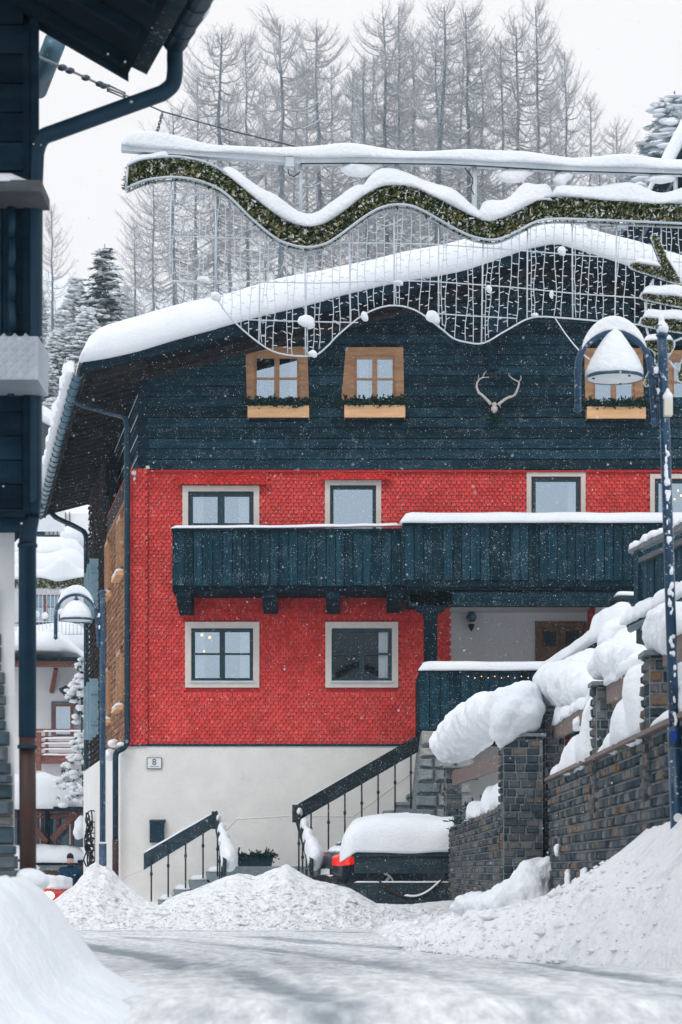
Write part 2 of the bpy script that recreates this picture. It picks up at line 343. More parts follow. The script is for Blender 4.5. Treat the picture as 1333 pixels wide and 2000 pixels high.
# ------------------------------------------------------------------ ground, road, hill
def road_z(Y):
    Y = np.asarray(Y, float)
    return np.where(Y < 9, np.maximum(.515 - (9 - Y) * .1, -.38), np.where(Y < 39, .05 + .0155 * (39 - Y), .05))
def gz(X, Y):
    X = np.asarray(X, float); Y = np.asarray(Y, float)
    z = road_z(Y) + 0 * X
    left = np.clip(((-4.6 - .1642 * (Y - 51.3)) - X) / .8, 0, 1); down = -np.clip(Y - 42, 0, 40) * .022
    yard = np.clip((Y - 41.5) / 2, 0, 1) * .35
    z = z + np.where(Y > 41, left * down + (1 - left) * yard, 0)
    hill = np.clip(Y - 74, 0, 175) * .34
    z = z + hill + np.clip(Y - 80, 0, 40) / 40 * fbm(X * .03, Y * .03, 4, 2) * 5
    return z
xs = np.concatenate([np.linspace(-500, -40, 24), np.linspace(-38, 38, 60), np.linspace(40, 500, 24)])
ys = np.concatenate([np.linspace(-300, -2, 12), np.linspace(0, 90, 91), np.linspace(93, 260, 70), np.linspace(280, 900, 14)])
def grid(name, xs, ys, f, m, smooth=True, kind='structure', attr=None, **kw):
    Xg, Yg = np.meshgrid(xs, ys); Zg = f(Xg, Yg); nx, ny = len(xs), len(ys)
    V = np.stack([Xg.ravel(), Yg.ravel(), Zg.ravel()], 1)
    i = np.arange(ny - 1)[:, None] * nx + np.arange(nx - 1)[None, :]; i = i.ravel()
    Fc = np.stack([i, i + 1, i + nx + 1, i + nx], 1)
    me = bpy.data.meshes.new(name); me.from_pydata(V.tolist(), [], Fc.tolist())
    a = me.attributes.new('rnd', 'FLOAT', 'POINT')
    a.data.foreach_set('value', (attr(Xg, Yg) if attr else np.random.RandomState(1).rand(ny, nx)).ravel().astype(np.float32))
    me.polygons.foreach_set('use_smooth', [smooth] * len(Fc)); me.materials.append(M[m]); me.update()
    o = bpy.data.objects.new(name, me); COL.objects.link(o)
    tag(o, kind=kind, **kw); return o
grid('ground', xs, ys, lambda X, Y: gz(X, Y) - .06, 'snow')
def track(X, Y):
    p = X - np.interp(Y, [6, 10.9, 16.5, 20.8, 29.3, 32, 33, 40], [1.6, 1.54, 1.17, .41, -1.03, -3.2, -7, -9])
    v = .62 + .26 * fbm(p * 2.2, Y * .22, 4, 5) + .40 * fbm(p * 9, Y * .3, 4, 9) + .34 * fbm(X * 12, Y * 4, 4, 2)
    lines = [[(-7, 33), (-3.2, 32), (-1.03, 29.3), (.41, 20.8), (1.17, 16.5), (1.54, 10.9), (1.6, 6)], [(-9, 33), (-3.4, 28), (-2.0, 20), (-.93, 15), (-.13, 9.4), (.2, 6)],
             [(-9, 36.5), (-3, 36.0), (-.5, 35.5), (2, 33)], [(-7, 31), (-2.2, 28), (-.6, 20.5), (.25, 14.5), (.75, 9.5), (.8, 6)], [(-8, 30), (-3.8, 24), (-2.4, 17), (-1.3, 11.5), (-1.1, 6)]]
    for l, g in zip(lines, [.62, .6, .9, .45, .48]):
        if l[0][1] > 36: d = np.abs(Y - np.interp(X, [q[0] for q in l], [q[1] for q in l])); wd = .45
        else: d = np.abs(X - np.interp(Y, [q[1] for q in l[::-1]], [q[0] for q in l[::-1]])); wd = .09 + .007 * Y
        v = v - g * np.exp(-(d / wd) ** 2) * np.clip(.45 + .8 * vn(p * 5, Y * .12, 4), 0, 1.2)
    return np.clip(v, 0, 1)
M['road'] = mat('icy_road', (.66, .67, .69), (1.11, 1.10, 1.09), rough=.5, ns=(18, 3, 3), bump=.6, bs=40, bumpdist=.02, spec=.4, rnd=[(0, (.26, .30, .33)), (.2, (.42, .46, .49)), (.42, (.63, .65, .67)), (.7, (.80, .81, .82)), (1, (.86, .865, .87))])
def roadf(X, Y): return road_z(Y) + .012 * fbm(X * 3, Y * 1.2, 4, 3) + .02 * (track(X, Y) - .5)
grid('road', np.linspace(-9, 4, 420), np.linspace(4, 39.6, 520), roadf, 'road', attr=track)
# ------------------------------------------------------------------ ploughed berm in front of the house
SIL = [(40, 1800), (80, 1772), (110, 1752), (150, 1717), (178, 1684), (188, 1679), (200, 1688), (208, 1689), (216, 1690), (240, 1716), (280, 1747), (312, 1764), (335, 1752), (365, 1735), (400, 1722), (440, 1706), (470, 1700), (500, 1708), (535, 1692), (562, 1684), (585, 1697), (620, 1714), (680, 1728), (718, 1750), (735, 1759), (800, 1760), (870, 1754), (905, 1752), (935, 1743), (960, 1738), (985, 1750), (1100, 1752)]
cx = np.array([XX(a, 41.0) for a, b in SIL]); cz = np.array([ZZ(b, 41.0) for a, b in SIL])
def bermf(X, Y):
    c = np.interp(X, cx, cz) - .05
    t = np.clip((Y - 37.6 - .5 * fbm(X * .8, Y * 0, 3, 8)) / 3.2, 0, 1); pr = np.where(Y < 41, t ** .72 * (.4 + .6 * t), 1 - np.clip((Y - 41) / 2.6, 0, 1) ** 1.5)
    ru = np.clip(1.25 - t * 1.0, .1, 1) * np.clip(t * 6, 0, 1)
    big = np.abs(fbm(X * 1.5, Y * 1.5, 4, 1)) * .20 * ru
    ch = np.abs(fbm(X * 7, Y * 7, 4, 6)) * .13 * ru
    return .03 + np.maximum(c, .05) * pr * (1 + .05 * fbm(X * 2, Y * 2, 3, 3)) + (big + ch - .05) * np.clip(t * 5, 0, 1)
def chunks(mb, n, fx, fy, f, r0, r1):
    for i in range(n):
        x = fx(); y = fy(x); z = float(f(np.array(x), np.array(y))); r = random.uniform(r0, r1) * random.choice((1, 1, .6, .5, 1.4))
        a = random.random() * 6; vs = []
        for k in range(6):
            q = [(1, 0, 0), (-1, 0, 0), (0, 1, 0), (0, -1, 0), (0, 0, 1), (0, 0, -1)][k]
            vs.append(Vector((x, y, z + r * .25)) + Vector((q[0] * math.cos(a) - q[1] * math.sin(a), q[0] * math.sin(a) + q[1] * math.cos(a), q[2] * .8)) * r * random.uniform(.6, 1.2))
        mb.add(vs, [(0, 2, 4), (2, 1, 4), (1, 3, 4), (3, 0, 4), (2, 0, 5), (1, 2, 5), (3, 1, 5), (0, 3, 5)], random.random())
berm = grid('snow_berm', np.linspace(-6, 3.8, 420), np.linspace(37.2, 43.6, 250), bermf, 'snowdirty', kind=None, label='long ridge of ploughed lumpy snow piled between the road and the white house base', cat='snow bank')
ORG[berm.name] = Vector((0, 0, 0))
mb = MB(); chunks(mb, 5200, lambda: random.uniform(-5.6, 3.4), lambda x: 37.4 + random.random() ** 1.6 * 2.6, bermf, .008, .032); build(mb, 'snow_lump', 'snowdirty', berm)['kind'] = 'stuff'
# right bank, in front of the block wall
def bankf(X, Y):
    wl = 2.12 + .006 * Y
    top = np.interp(Y, [9, 13, 16, 18, 19, 20.5, 23, 27, 30, 36], [.9, 1.25, 1.36, 1.30, 1.12, .98, .86, .74, .60, .45])
    wid = np.interp(Y, [9, 13.4, 15.6, 18.4, 24, 30, 36], [.15, .35, 1.05, 1.5, 1.6, 1.65, 1.9])
    t = np.clip((wl + .05 - X) / wid, 0, 1.2); pr = np.clip(1 - t, 0, 1) ** 1.35
    base = road_z(Y); ru = np.clip(t * 1.8, .12, 1) * np.clip((1.02 - t) * 8, 0, 1)
    return base - .03 + (top - base) * pr + (np.abs(fbm(X * 1.8, Y * 1.4, 4, 11)) * .20 + np.abs(fbm(X * 8, Y * 8, 4, 12)) * .05) * ru + np.where(t < 1, .03, 0)
bank = grid('snow_bank', np.linspace(.2, 3.2, 170), np.linspace(9, 37.5, 640), bankf, 'banksnow', kind=None, label='tall shovelled snow bank heaped against the stone block wall on the right', cat='snow bank')
ORG[bank.name] = Vector((0, 0, 0))
mb = MB(); chunks(mb, 3800, lambda: random.uniform(.5, 2.0), lambda x: random.uniform(max(14.2, 16.2 + (1.1 - x) * 5), 36), lambda X, Y: np.maximum(bankf(X, Y), road_z(Y)), .006, .028); build(mb, 'snow_lump', 'banksnow', bank)['kind'] = 'stuff'
# left foreground mound
fsil = [(-60, 1722), (0, 1718), (40, 1711), (75, 1738), (105, 1782), (140, 1832), (175, 1882), (245, 1926), (335, 1972), (410, 2006), (520, 2040)]
fxx = np.array([XX(a, 9.6) for a, b in fsil]); fzz = np.array([ZZ(b, 9.6) for a, b in fsil])
def moundf(X, Y):
    c = np.interp(X, fxx, fzz, right=.2); pr = np.where(Y > 9.6, 1 - np.clip((Y - 9.6) / 2, 0, 1) ** 2, 1 - np.clip((9.6 - Y) / 6, 0, 1) ** 1.3 * .9)
    return .2 + (c - .2) * pr + .07 * np.abs(fbm(X * 2.5, Y * 2.5, 4, 20)) * np.clip((9.5 - Y) * 3 + .3, 0, 1)
grid('snow_mound', np.linspace(-3.5, -.45, 120), np.linspace(4.5, 12, 160), moundf, 'snow', kind=None, label='smooth blurred snow mound in the near left corner of the road', cat='snow mound')
mb = MB(); chunks(mb, 170, lambda: random.uniform(.5, 1.8), lambda x: random.uniform(max(14.6, 16.4 + (1.1 - x) * 5), 34), lambda X, Y: np.maximum(bankf(X, Y), road_z(Y)) - .01, .03, .075)
o = build(mb, 'snow_clod', 'banksnow', bank); o['kind'] = 'stuff'; bevel(o, .012, 2)
mb = MB(); chunks(mb, 260, lambda: random.uniform(-5.4, 3.3), lambda x: 37.5 + random.random() * 2.4, lambda X, Y: bermf(X, Y) - .015, .04, .10)
o = build(mb, 'snow_clod', 'snowdirty', berm); o['kind'] = 'stuff'; bevel(o, .02, 2)
# terraces behind the block walls
def terrf(X, Y):
    return 1.75 + .25 * np.clip((X - 2.3) / 2, 0, 1) + np.clip((X - 3.2) * .35, 0, 1.6) + .12 * fbm(X * 1.5, Y * .6, 4, 31) + np.where(Y > 43.5, -(Y - 43.5) * 1.2, 0)
grid('garden_terrace', np.linspace(2.55, 14, 90), np.linspace(13, 45.5, 180), terrf, 'snow')
# ------------------------------------------------------------------ main chalet
YF = 51.3
def fx(px): return XX(px, YF)
def fz(py): return ZZ(py, YF)
CH = thing('chalet', (fx(700), YF, 0.2), 'large chalet with dark timber gable, red shingled storeys and white rendered base', 'house')
SD = Vector((-.1642, 1, 0)); SDn = SD.normalized(); SN = Vector((-SDn.y, SDn.x, 0))
# window openings: outer trim rectangle in the photograph (px0, px1, py0, py1), opening is inset
RW = [(357, 507, 949, 1080), (635, 745, 938, 1080), (1029, 1144, 922, 1080), (1270, 1375, 926, 1080)]
LW = [(362, 507, 1215, 1343), (636, 778, 1215, 1343)]
TWN = [(480, 601, 677, 790), (676, 788, 678, 790), (1142, 1256, 680, 790), (1296, 1410, 684, 775)]
def hole(r, ins=10): return (fx(r[0] + ins), fx(r[1] - ins), fz(r[3] - (ins if r[3] < 1079 else 0)), fz(r[2] + ins))
porch = (fx(878), fx(1197), fz(1425), fz(1178))
mb = MB(); fill_holes(mb, fx(251), fx(1420), fz(1456), fz(921), YF + .02, YF + .24, [hole(r) for r in RW + LW] + [porch])
mb.prism([Vector((fx(251), YF + .241, fz(1456))), Vector((fx(1419), YF + .241, fz(1456))), Vector((fx(1419), YF + 7, fz(1456))), Vector((fx(251), YF + .241, fz(1456))) + SD * 7 + Vector((.2, 0, 0))], (0, 0, .1))
build(mb, 'red_wall', 'redback', CH)
mb = MB()
def redkeep(a, z):  # corner pilaster handled separately
    return a > fx(289) - fx(251)
hs = [(h[0] - fx(251) - .12, h[1] - fx(251) + .12, h[2] - fz(1456) - .12, h[3] - fz(1456) + .12) for h in [hole(r) for r in RW + LW]] + [(porch[0] - fx(251), porch[1] - fx(251) + .3, porch[2] - fz(1456), porch[3] - fz(1456))]
shingles(mb, (fx(251), YF + .018, fz(1456)), (1, 0, 0), (0, 0, 1), (0, -1, 0), fx(1420) - fx(251), fz(921) - fz(1456), .108, .078, hs, dep=.036, keep=redkeep)
for x0, x1, y in ((340, 525, 947), (624, 762, 938), (1020, 1152, 921)):      # little shingled hoods over the upper windows
    o = Vector((fx(x0), YF - .17, fz(y + 3)))
    if y > 925: shingles(mb, o, (1, 0, 0), (0, .75, 1), (0, -1, .6), fx(x1) - fx(x0), .26, .108, .078, dep=.03)
build(mb, 'red_shingle_cladding', 'redtile', CH)
mb = MB(); mb.box(fx(250), fx(289), YF - .06, YF + .02, fz(1458), fz(920), .5); build(mb, 'corner_pilaster', 'redback', CH)
mb = MB(); shingles(mb, (fx(250), YF - .062, fz(1458)), (1, 0, 0), (0, 0, 1), (0, -1, 0), fx(289) - fx(250), fz(921) - fz(1458), .108, .078, dep=.036)
mb.box(fx(282), fx(285.5), YF - .1, YF - .085, fz(1440), fz(1006), .1); build(mb, 'pilaster_shingles', 'redtile', CH)
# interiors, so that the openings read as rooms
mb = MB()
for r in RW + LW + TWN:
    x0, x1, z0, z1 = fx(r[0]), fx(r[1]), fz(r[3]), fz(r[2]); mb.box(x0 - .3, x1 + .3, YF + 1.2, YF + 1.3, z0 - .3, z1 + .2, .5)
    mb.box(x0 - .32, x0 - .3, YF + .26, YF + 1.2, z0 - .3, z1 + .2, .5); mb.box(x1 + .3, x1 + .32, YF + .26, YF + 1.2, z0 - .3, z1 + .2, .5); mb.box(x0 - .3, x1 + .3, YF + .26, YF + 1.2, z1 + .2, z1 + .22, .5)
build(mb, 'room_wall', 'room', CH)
# white base
mb = MB(); zb = fz(1457)
A = Vector((fx(236), YF - .05, -1.2)); B = Vector((fx(1430), YF - .05, -1.2))
ft = [A, B, B + Vector((0, .35, 0)), A + SD * .4 + Vector((.55, 0, 0)), A + SD * 13.6 + Vector((.35, 0, 0)), A + SD * 13.6]
mb.prism(ft, (0, 0, zb + 1.2), .5); build(mb, 'base_wall', 'stucco', CH)
mb = MB(); mb.box(fx(249), fx(1425), YF - .075, YF - .052, fz(1458), fz(1453), .5)
mb.beam(P(235, 1457, YF - .06), P(289, 1455, YF - .075), .06, .035); build(mb, 'drip_edge', 'pipe', CH)
mb = MB(); mb.tube([P(440, 1625, YF - .05), P(462, 1600, YF - .05), P(560, 1594, YF - .05), P(690, 1595, YF - .05), P(818, 1500, YF - .05)], .012, 5)
mb.tube([P(240, 1715, YF - .05), P(300, 1690, YF - .05), P(440, 1600, YF - .05)], .008, 5); build(mb, 'render_ridge', 'stucco', CH)
# side wall, seen along its length
C0 = Vector((fx(251), YF, 0))
def SP(s, z, off=0): v = C0 + SD * s + SN * off; return Vector((v.x, v.y, z))
zt = fz(921)
mb = MB(); mb.prism([SP(0.02, zb), SP(13.5, zb), SP(13.5, zb, -.25), SP(.25, zb, -.25)], (0, 0, zt - zb), .5); build(mb, 'side_wall', 'darksh', CH)
SWN = [(1.0, 2.25, 7.5, 8.72), (4.95, 6.1, 7.5, 8.72), (1.0, 2.25, 4.6, 5.8), (4.95, 6.1, 4.55, 5.75)]
hsd = [(a * 1.0134, b * 1.0134, c - zb, d - zb) for a, b, c, d in SWN]
mb = MB(); shingles(mb, SP(0, zb, .005), SD, (0, 0, 1), SN, 6.7, 8.85 - zb, .16, .14, hsd, dep=.035, pointy=1, jit=.35); build(mb, 'brown_shingle_cladding', 'brown', CH)
mb = MB(); shingles(mb, SP(6.65, zb, .005), SD, (0, 0, 1), SN, 6.9, zt - zb + 1.4, .16, .14, (), dep=.05, pointy=1, jit=.5); build(mb, 'dark_shingle_cladding', 'darksh', CH)
for a, b, c, d in SWN:
    m1 = MB()
    for (p, q, r, s_) in ((a, b, d - .1, d), (a, b, c, c + .08), (a, a + .1, c, d), (b - .1, b, c, d), ((a + b) / 2 - .04, (a + b) / 2 + .04, c, d)):
        m1.hexa([SP(p, r, .0), SP(q, r, .0), SP(q, r, .1), SP(p, r, .1), SP(p, s_, .0), SP(q, s_, .0), SP(q, s_, .1), SP(p, s_, .1)])
    f = build(m1, 'side_window', 'pine', CH)
    m1 = MB(); m1.hexa([SP(a + .1, c + .08, .02), SP(b - .1, c + .08, .02), SP(b - .1, c + .08, .05), SP(a + .1, c + .08, .05), SP(a + .1, d - .1, .02), SP(b - .1, d - .1, .02), SP(b - .1, d - .1, .05), SP(a + .1, d - .1, .05)]); build(m1, 'pane', 'pipe', f)
    m1 = MB(); m1.hexa([SP(a - .1, c - .12, .02), SP(b + .1, c - .12, .02), SP(b + .1, c - .12, .2), SP(a - .1, c - .12, .2), SP(a - .1, c - .02, .02), SP(b + .1, c - .02, .02), SP(b + .1, c - .06, .2), SP(a - .1, c - .06, .2)]); build(m1, 'sill', 'pinelight', f)
    m1 = MB(); loaf(m1, [SP(a - .1, c - .03, .11), SP(b + .1, c - .03, .11)], .18, .06, wd=SN); build(m1, 'snow_cover', 'snow', f)
# pale shutters hung open on the rear part of the side wall
for s, z0, z1 in ((9.2, 7.55, 8.8), (10.6, 7.45, 8.75), (9.2, 4.4, 5.8), (10.6, 4.4, 5.8)):
    for k in (0, 1.1):
        m1 = MB(); m1.hexa([SP(s + k, z0, .04), SP(s + k + .06, z0, .04), SP(s + k + .06, z0, .26), SP(s + k, z0, .26), SP(s + k, z1, .04), SP(s + k + .06, z1, .04), SP(s + k + .06, z1, .26), SP(s + k, z1, .26)])
        for q in (.2, .75): m1.beam(SP(s + k - .02, z0 + (z1 - z0) * q, .05), SP(s + k - .02, z0 + (z1 - z0) * q, .25), .03, .07)
        build(m1, 'shutter', 'shutter', CH)
# ---- gable of dark horizontal boards
YV = 49.6; YB = 69.4
def slabz(px):    # underside of the roof slab in px row of the verge plane
    return (470 + (1085 - px) * .2535) if px < 1085 else (470 + (px - 1085) * .33)
apexX = XX(1085, YV)
def roofX(X):     # slab top height over x (same for every depth; ridge runs along SD)
    zz = ZZ(slabz(1085), YV); return zz - (apexX - X) * .2535 if X < apexX else zz - (X - apexX) * .33
TH = .22
gx0 = fx(287); rowh = .2215; z = fz(919)
mb = MB(); mb.box(fx(284), fx(1430), YF + .30, YF + .36, fz(919), fz(919) + .01)
mb = MB(); th_ = [hole(r, 8) for r in TWN]
while z < roofX(apexX) - TH - .02:
    z1 = z + rowh
    xl = gx0
    for dz in (z1,):
        if roofX(gx0 + .1649 * 1.7) - TH < dz: xl = max(gx0, apexX - .165 * 1.7 - (roofX(apexX) - TH - dz) / .2535)
    xr = min(fx(1430), apexX - .28 + (roofX(apexX) - TH - z1) / .33) if roofX(fx(1430)) - TH < z1 else fx(1430)
    segs = [(xl, xr)]
    for h in th_:
        if h[2] < z1 - .02 and h[3] > z + .02:
            ns = []
            for a, b in segs:
                if h[1] <= a or h[0] >= b: ns.append((a, b)); continue
                if h[0] > a: ns.append((a, h[0]))
                if h[1] < b: ns.append((h[1], b))
            segs = ns
    for a, b in segs:
        cuts = [a]; 
        while cuts[-1] < b:
            cuts.append(min(b, cuts[-1] + random.uniform(2.2, 5.5)))
        for p, q in zip(cuts, cuts[1:]):
            if q - p < .02: continue
            g = .004; yb = YF - .035 + random.uniform(-.004, .004)
            mb.hexa([(p + g, yb, z + .026), (q - g, yb, z + .026), (q - g, YF + .035, z + .026), (p + g, YF + .035, z + .026), (p + g, yb + .028, z1 + .004), (q - g, yb + .028, z1 + .004), (q - g, YF + .035, z1 + .004), (p + g, YF + .035, z1 + .004)])
    for a, b in segs: mb.box(a, b, YF + .04, YF + .3, z, z1 - .001, 0)
    z = z1
build(mb, 'timber_cladding', 'timber', CH)
mb = MB(); mb.prism([SP(6.6, zt, -.05), SP(13.5, zt, -.05), SP(13.5, zt, -.25), SP(6.6, zt, -.25)], (0, 0, 1.45)); build(mb, 'upper_side_wall', 'soffit', CH)
mb = MB()
G0 = Vector((gx0, YF + .05, 0)); z = zt
while z < 12.0:   # lapped boards of the upper side wall
    a = G0 + SN * .05; b = G0 + SD * 13.6 + SN * .05
    for k in range(4):
        p = a.lerp(b, k / 4 + .001); q = a.lerp(b, (k + 1) / 4 - .001)
        lo = Vector((0, 0, z)); hi = Vector((0, 0, z + .20)); i_ = -SN * .3
        mb.hexa([p + lo, q + lo, q + i_ + lo, p + i_ + lo, p - SN * .04 + hi, q - SN * .04 + hi, q + i_ + hi, p + i_ + hi])
    z += .2215
build(mb, 'side_cladding', 'timber', CH)
mb = MB()
z = zt + .2
while z < 11.6:
    mb.tube([G0 + SN * .055 + Vector((0, 0, z)), G0 + SD * 9 + SN * .055 + Vector((0, 0, z))], .008, 4); z += .443
build(mb, 'side_board_snow', 'snow', CH)
mb = MB(); mb.prism([SP(0, zt), Vector((fx(289), YF - .06, zt)), Vector((fx(289), YF + .1, zt)), SP(13.4, zt, -.3), SP(13.4, zt)], (0, 0, .03)); mb.box(fx(250), fx(1425), YF - .07, YF - .04, zt - .02, zt + .018); build(mb, 'ledge_board', 'redback', CH)
blobs('ledge_snow', CH, [(P(262, 924, YF - .05), (.07, .08, .06)), (P(263, 936, YF - .07), (.035, .04, .06))], vox=.015, sm=2, smx=3, disp=0)
mb = MB(); mb.box(fx(270), fx(289), YF - .05, YF + .06, fz(919), fz(735)); mb.box(fx(271), fx(302), YF - 1.2, YF + .06, fz(733), fz(700)); build(mb, 'corner_post', 'timberb', CH)
mb = MB(); mb.box(fx(286), fx(293), YF - .09, YF - .05, fz(917), fz(911)); build(mb, 'junction_box', 'cream', CH)
# bracket below the ridge purlin
mb = MB(); mb.box(fx(951), fx(971), YF - .3, YF - .036, fz(727), fz(682)); mb.box(fx(948), fx(974), YF - 1.6, YF - .036, fz(682), fz(640)); build(mb, 'ridge_bracket', 'timberb', CH)
# ---- roof
D = SD * (YB - YV)
E = Vector((XX(163, YV), YV, 0)); E.z = roofX(E.x); Ap = Vector((apexX, YV, roofX(apexX))); Rr = Vector((XX(1560, YV), YV, 0)); Rr.z = roofX(Rr.x)
dn = Vector((0, 0, -TH))
mb = MB(); mb.prism([E, Ap, Ap + dn, E + dn], D); mb.prism([Ap, Rr, Rr + dn, Ap + dn], D); build(mb, 'roof', 'soffit', CH)
roof_o = [o for o in CH.children if o.name.startswith('roof')][0]
mb = MB()
for a, b in ((E, Ap), (Ap, Rr)):   # verge board, two laps
    f1 = Vector((0, -.05, .03)); mb.prism([a + f1, b + f1, b + f1 - Vector((0, 0, .30)), a + f1 - Vector((0, 0, .30))], (0, .045, 0))
build(mb, 'verge_board', 'timberb', CH)
mb = MB()
for a, b in ((E + Vector((.9, 0, .228)), Ap), (Ap, Rr)):
    o = Vector((0, .75, -.46)); mb.prism([a + o, b + o, b + o - Vector((0, 0, .07)), a + o - Vector((0, 0, .07))], (0, .12, 0))
    o = Vector((0, .9, -TH - .01)); mb.prism([a + o, b + o, b + o - Vector((0, 0, .17)), a + o - Vector((0, 0, .17))], (0, .1, 0))
build(mb, 'verge_purlin', 'rafter', CH)
n = 0; Yr = YV + .5
while Yr < YB - .1:
    a = E + SD * (Yr - YV); p = a + Vector((.22, 0, .055 - TH - .07)); q = a + Vector((1.35, 0, .342 - TH - .07))
    m1 = MB(); m1.beam(p, q, .10, .16); m1.beam(p + Vector((-.12, 0, .03)), p + Vector((.02, 0, -.0)), .10, .09); build(m1, 'rafter', 'rafter', CH); Yr += .62
mb = MB(); mb.prism([E + dn * .2 + Vector((.02, 0, 0)), E + dn * 1.6 + Vector((.02, 0, 0)), E + dn * 1.6 + Vector((.06, 0, 0)), E + dn * .2 + Vector((.06, 0, 0))], D); build(mb, 'eave_board', 'rafter', CH)
# snow on the roof: a thick slab with a rounded, slightly drooping front
pts, L = resample([E + Vector((-.06, 0, 0)), Ap, Rr], .2); rings = []
Wd = (YB - YV + .3)
for i, p in enumerate(pts):
    d = i / (len(pts) - 1) * L; e = 1 if d > .55 else math.sqrt(max(0.02, 1 - (1 - d / .55) ** 2))
    H = (.60 + .07 * math.sin(d * .5) + .06 * n3(p, .6)) * e + .02; dr = .04 + .05 * n3((p.x, 3, 0), .7) + .07 * max(0, math.sin(d * .95 + .3)) * e
    ap = 0
    prof = [(.05, -dr - .02), (-.10, -dr), (-.17, .12 * H), (-.19, .35 * H), (-.14, .62 * H), (-.02, .84 * H), (.2, .96 * H), (.5, H)] + [(Wd * k / 6, H + .04 * n3((p.x, k, 0), .5)) for k in range(1, 6)] + [(Wd, H * .8), (Wd + .1, 0), (Wd, -.05), (.3, .01)]
    ring = []
    for a, b in prof:
        q = p + SD * (a - .05) + Vector((0, 0, b)); n_ = n3(q, 1.1) * .035; ring.append(q + Vector((0, -n_, n_)))
    rings.append(ring)
mb = MB(); mb.loft(rings); build(mb, 'roof_snow', 'snow', CH)
# gutter along the eave
mb = MB(); g0 = E + Vector((-.10, .02, -.24)); g1 = g0 + D; rings = []
for p in (g0, g1):
    rings.append([p + Vector((.12 * math.cos(a), 0, .12 * math.sin(a))) for a in [math.pi + math.pi * k / 10 for k in range(11)]] + [p + Vector((.105 * math.cos(a), 0, .105 * math.sin(a))) for a in [2 * math.pi - math.pi * k / 10 for k in range(11)]])
mb.loft(rings, cap=True); gut = build(mb, 'gutter', 'metal', CH)
for k in range(26):
    mb = MB(); p = g0 + D * ((k + .5) / 26); mb.tube([p + Vector((.13 * math.cos(a), 0, .13 * math.sin(a))) for a in [math.pi + math.pi * j / 8 for j in range(9)]], .012, 5)
    build(mb, 'gutter_bracket', 'pipe', gut)
mb = MB(); loaf(mb, [g0 + Vector((-.15, 0, .0)), g0 + D * .35 + Vector((-.17, 0, .0)), g1 + Vector((-.15, 0, .0))], .22, lambda t: .24 + .06 * math.sin(t * 31), wd=(1, 0, 0), nz=.5, ds=.2); build(mb, 'eave_snow', 'snow', gut)
# downpipes
yp = YF - .25
mb = MB(); mb.tube(smooth_path([g0 + SD * 3.1 + Vector((0, 0, -.1)), P(140, 778, 52.4), P(160, 790, 52.0), P(215, 806, 51.6), P(243, 815, yp), P(249, 835, yp), P(249, 870, yp)]) + [P(249, 1445, yp)] + smooth_path([P(249, 1446, yp), P(243, 1460, yp), P(228, 1470, yp - .1), P(226, 1490, yp - .1)]) + [P(226, 1640, yp - .1)], .062, 10)
build(mb, 'downpipe', 'pipe', CH)
mb = MB(); mb.tube([P(226, 1640, yp - .1), P(226, 1720, yp - .1)], .068, 10); build(mb, 'downpipe_foot', 'rust', CH)
mb = MB(); mb.tube(smooth_path([g1 + Vector((0, 0, -.08)), P(97, 1000, 69), P(112, 1012, 68.6), P(150, 1030, 68), P(167, 1043, 67.5), P(169, 1070, 67.5)]) + [P(169, 1560, 67.5), P(170, 1690, 67.5)], .075, 8); build(mb, 'rear_downpipe', 'pipe', CH)
blobs('downpipe_snow', CH, [(P(236, 1454, yp), (.10, .1, .06)), (P(222, 1452, yp + .6), (.13, .3, .10)), (P(215, 1475, yp + 1.2), (.12, .3, .14))], vox=.02, sm=2, disp=.02)

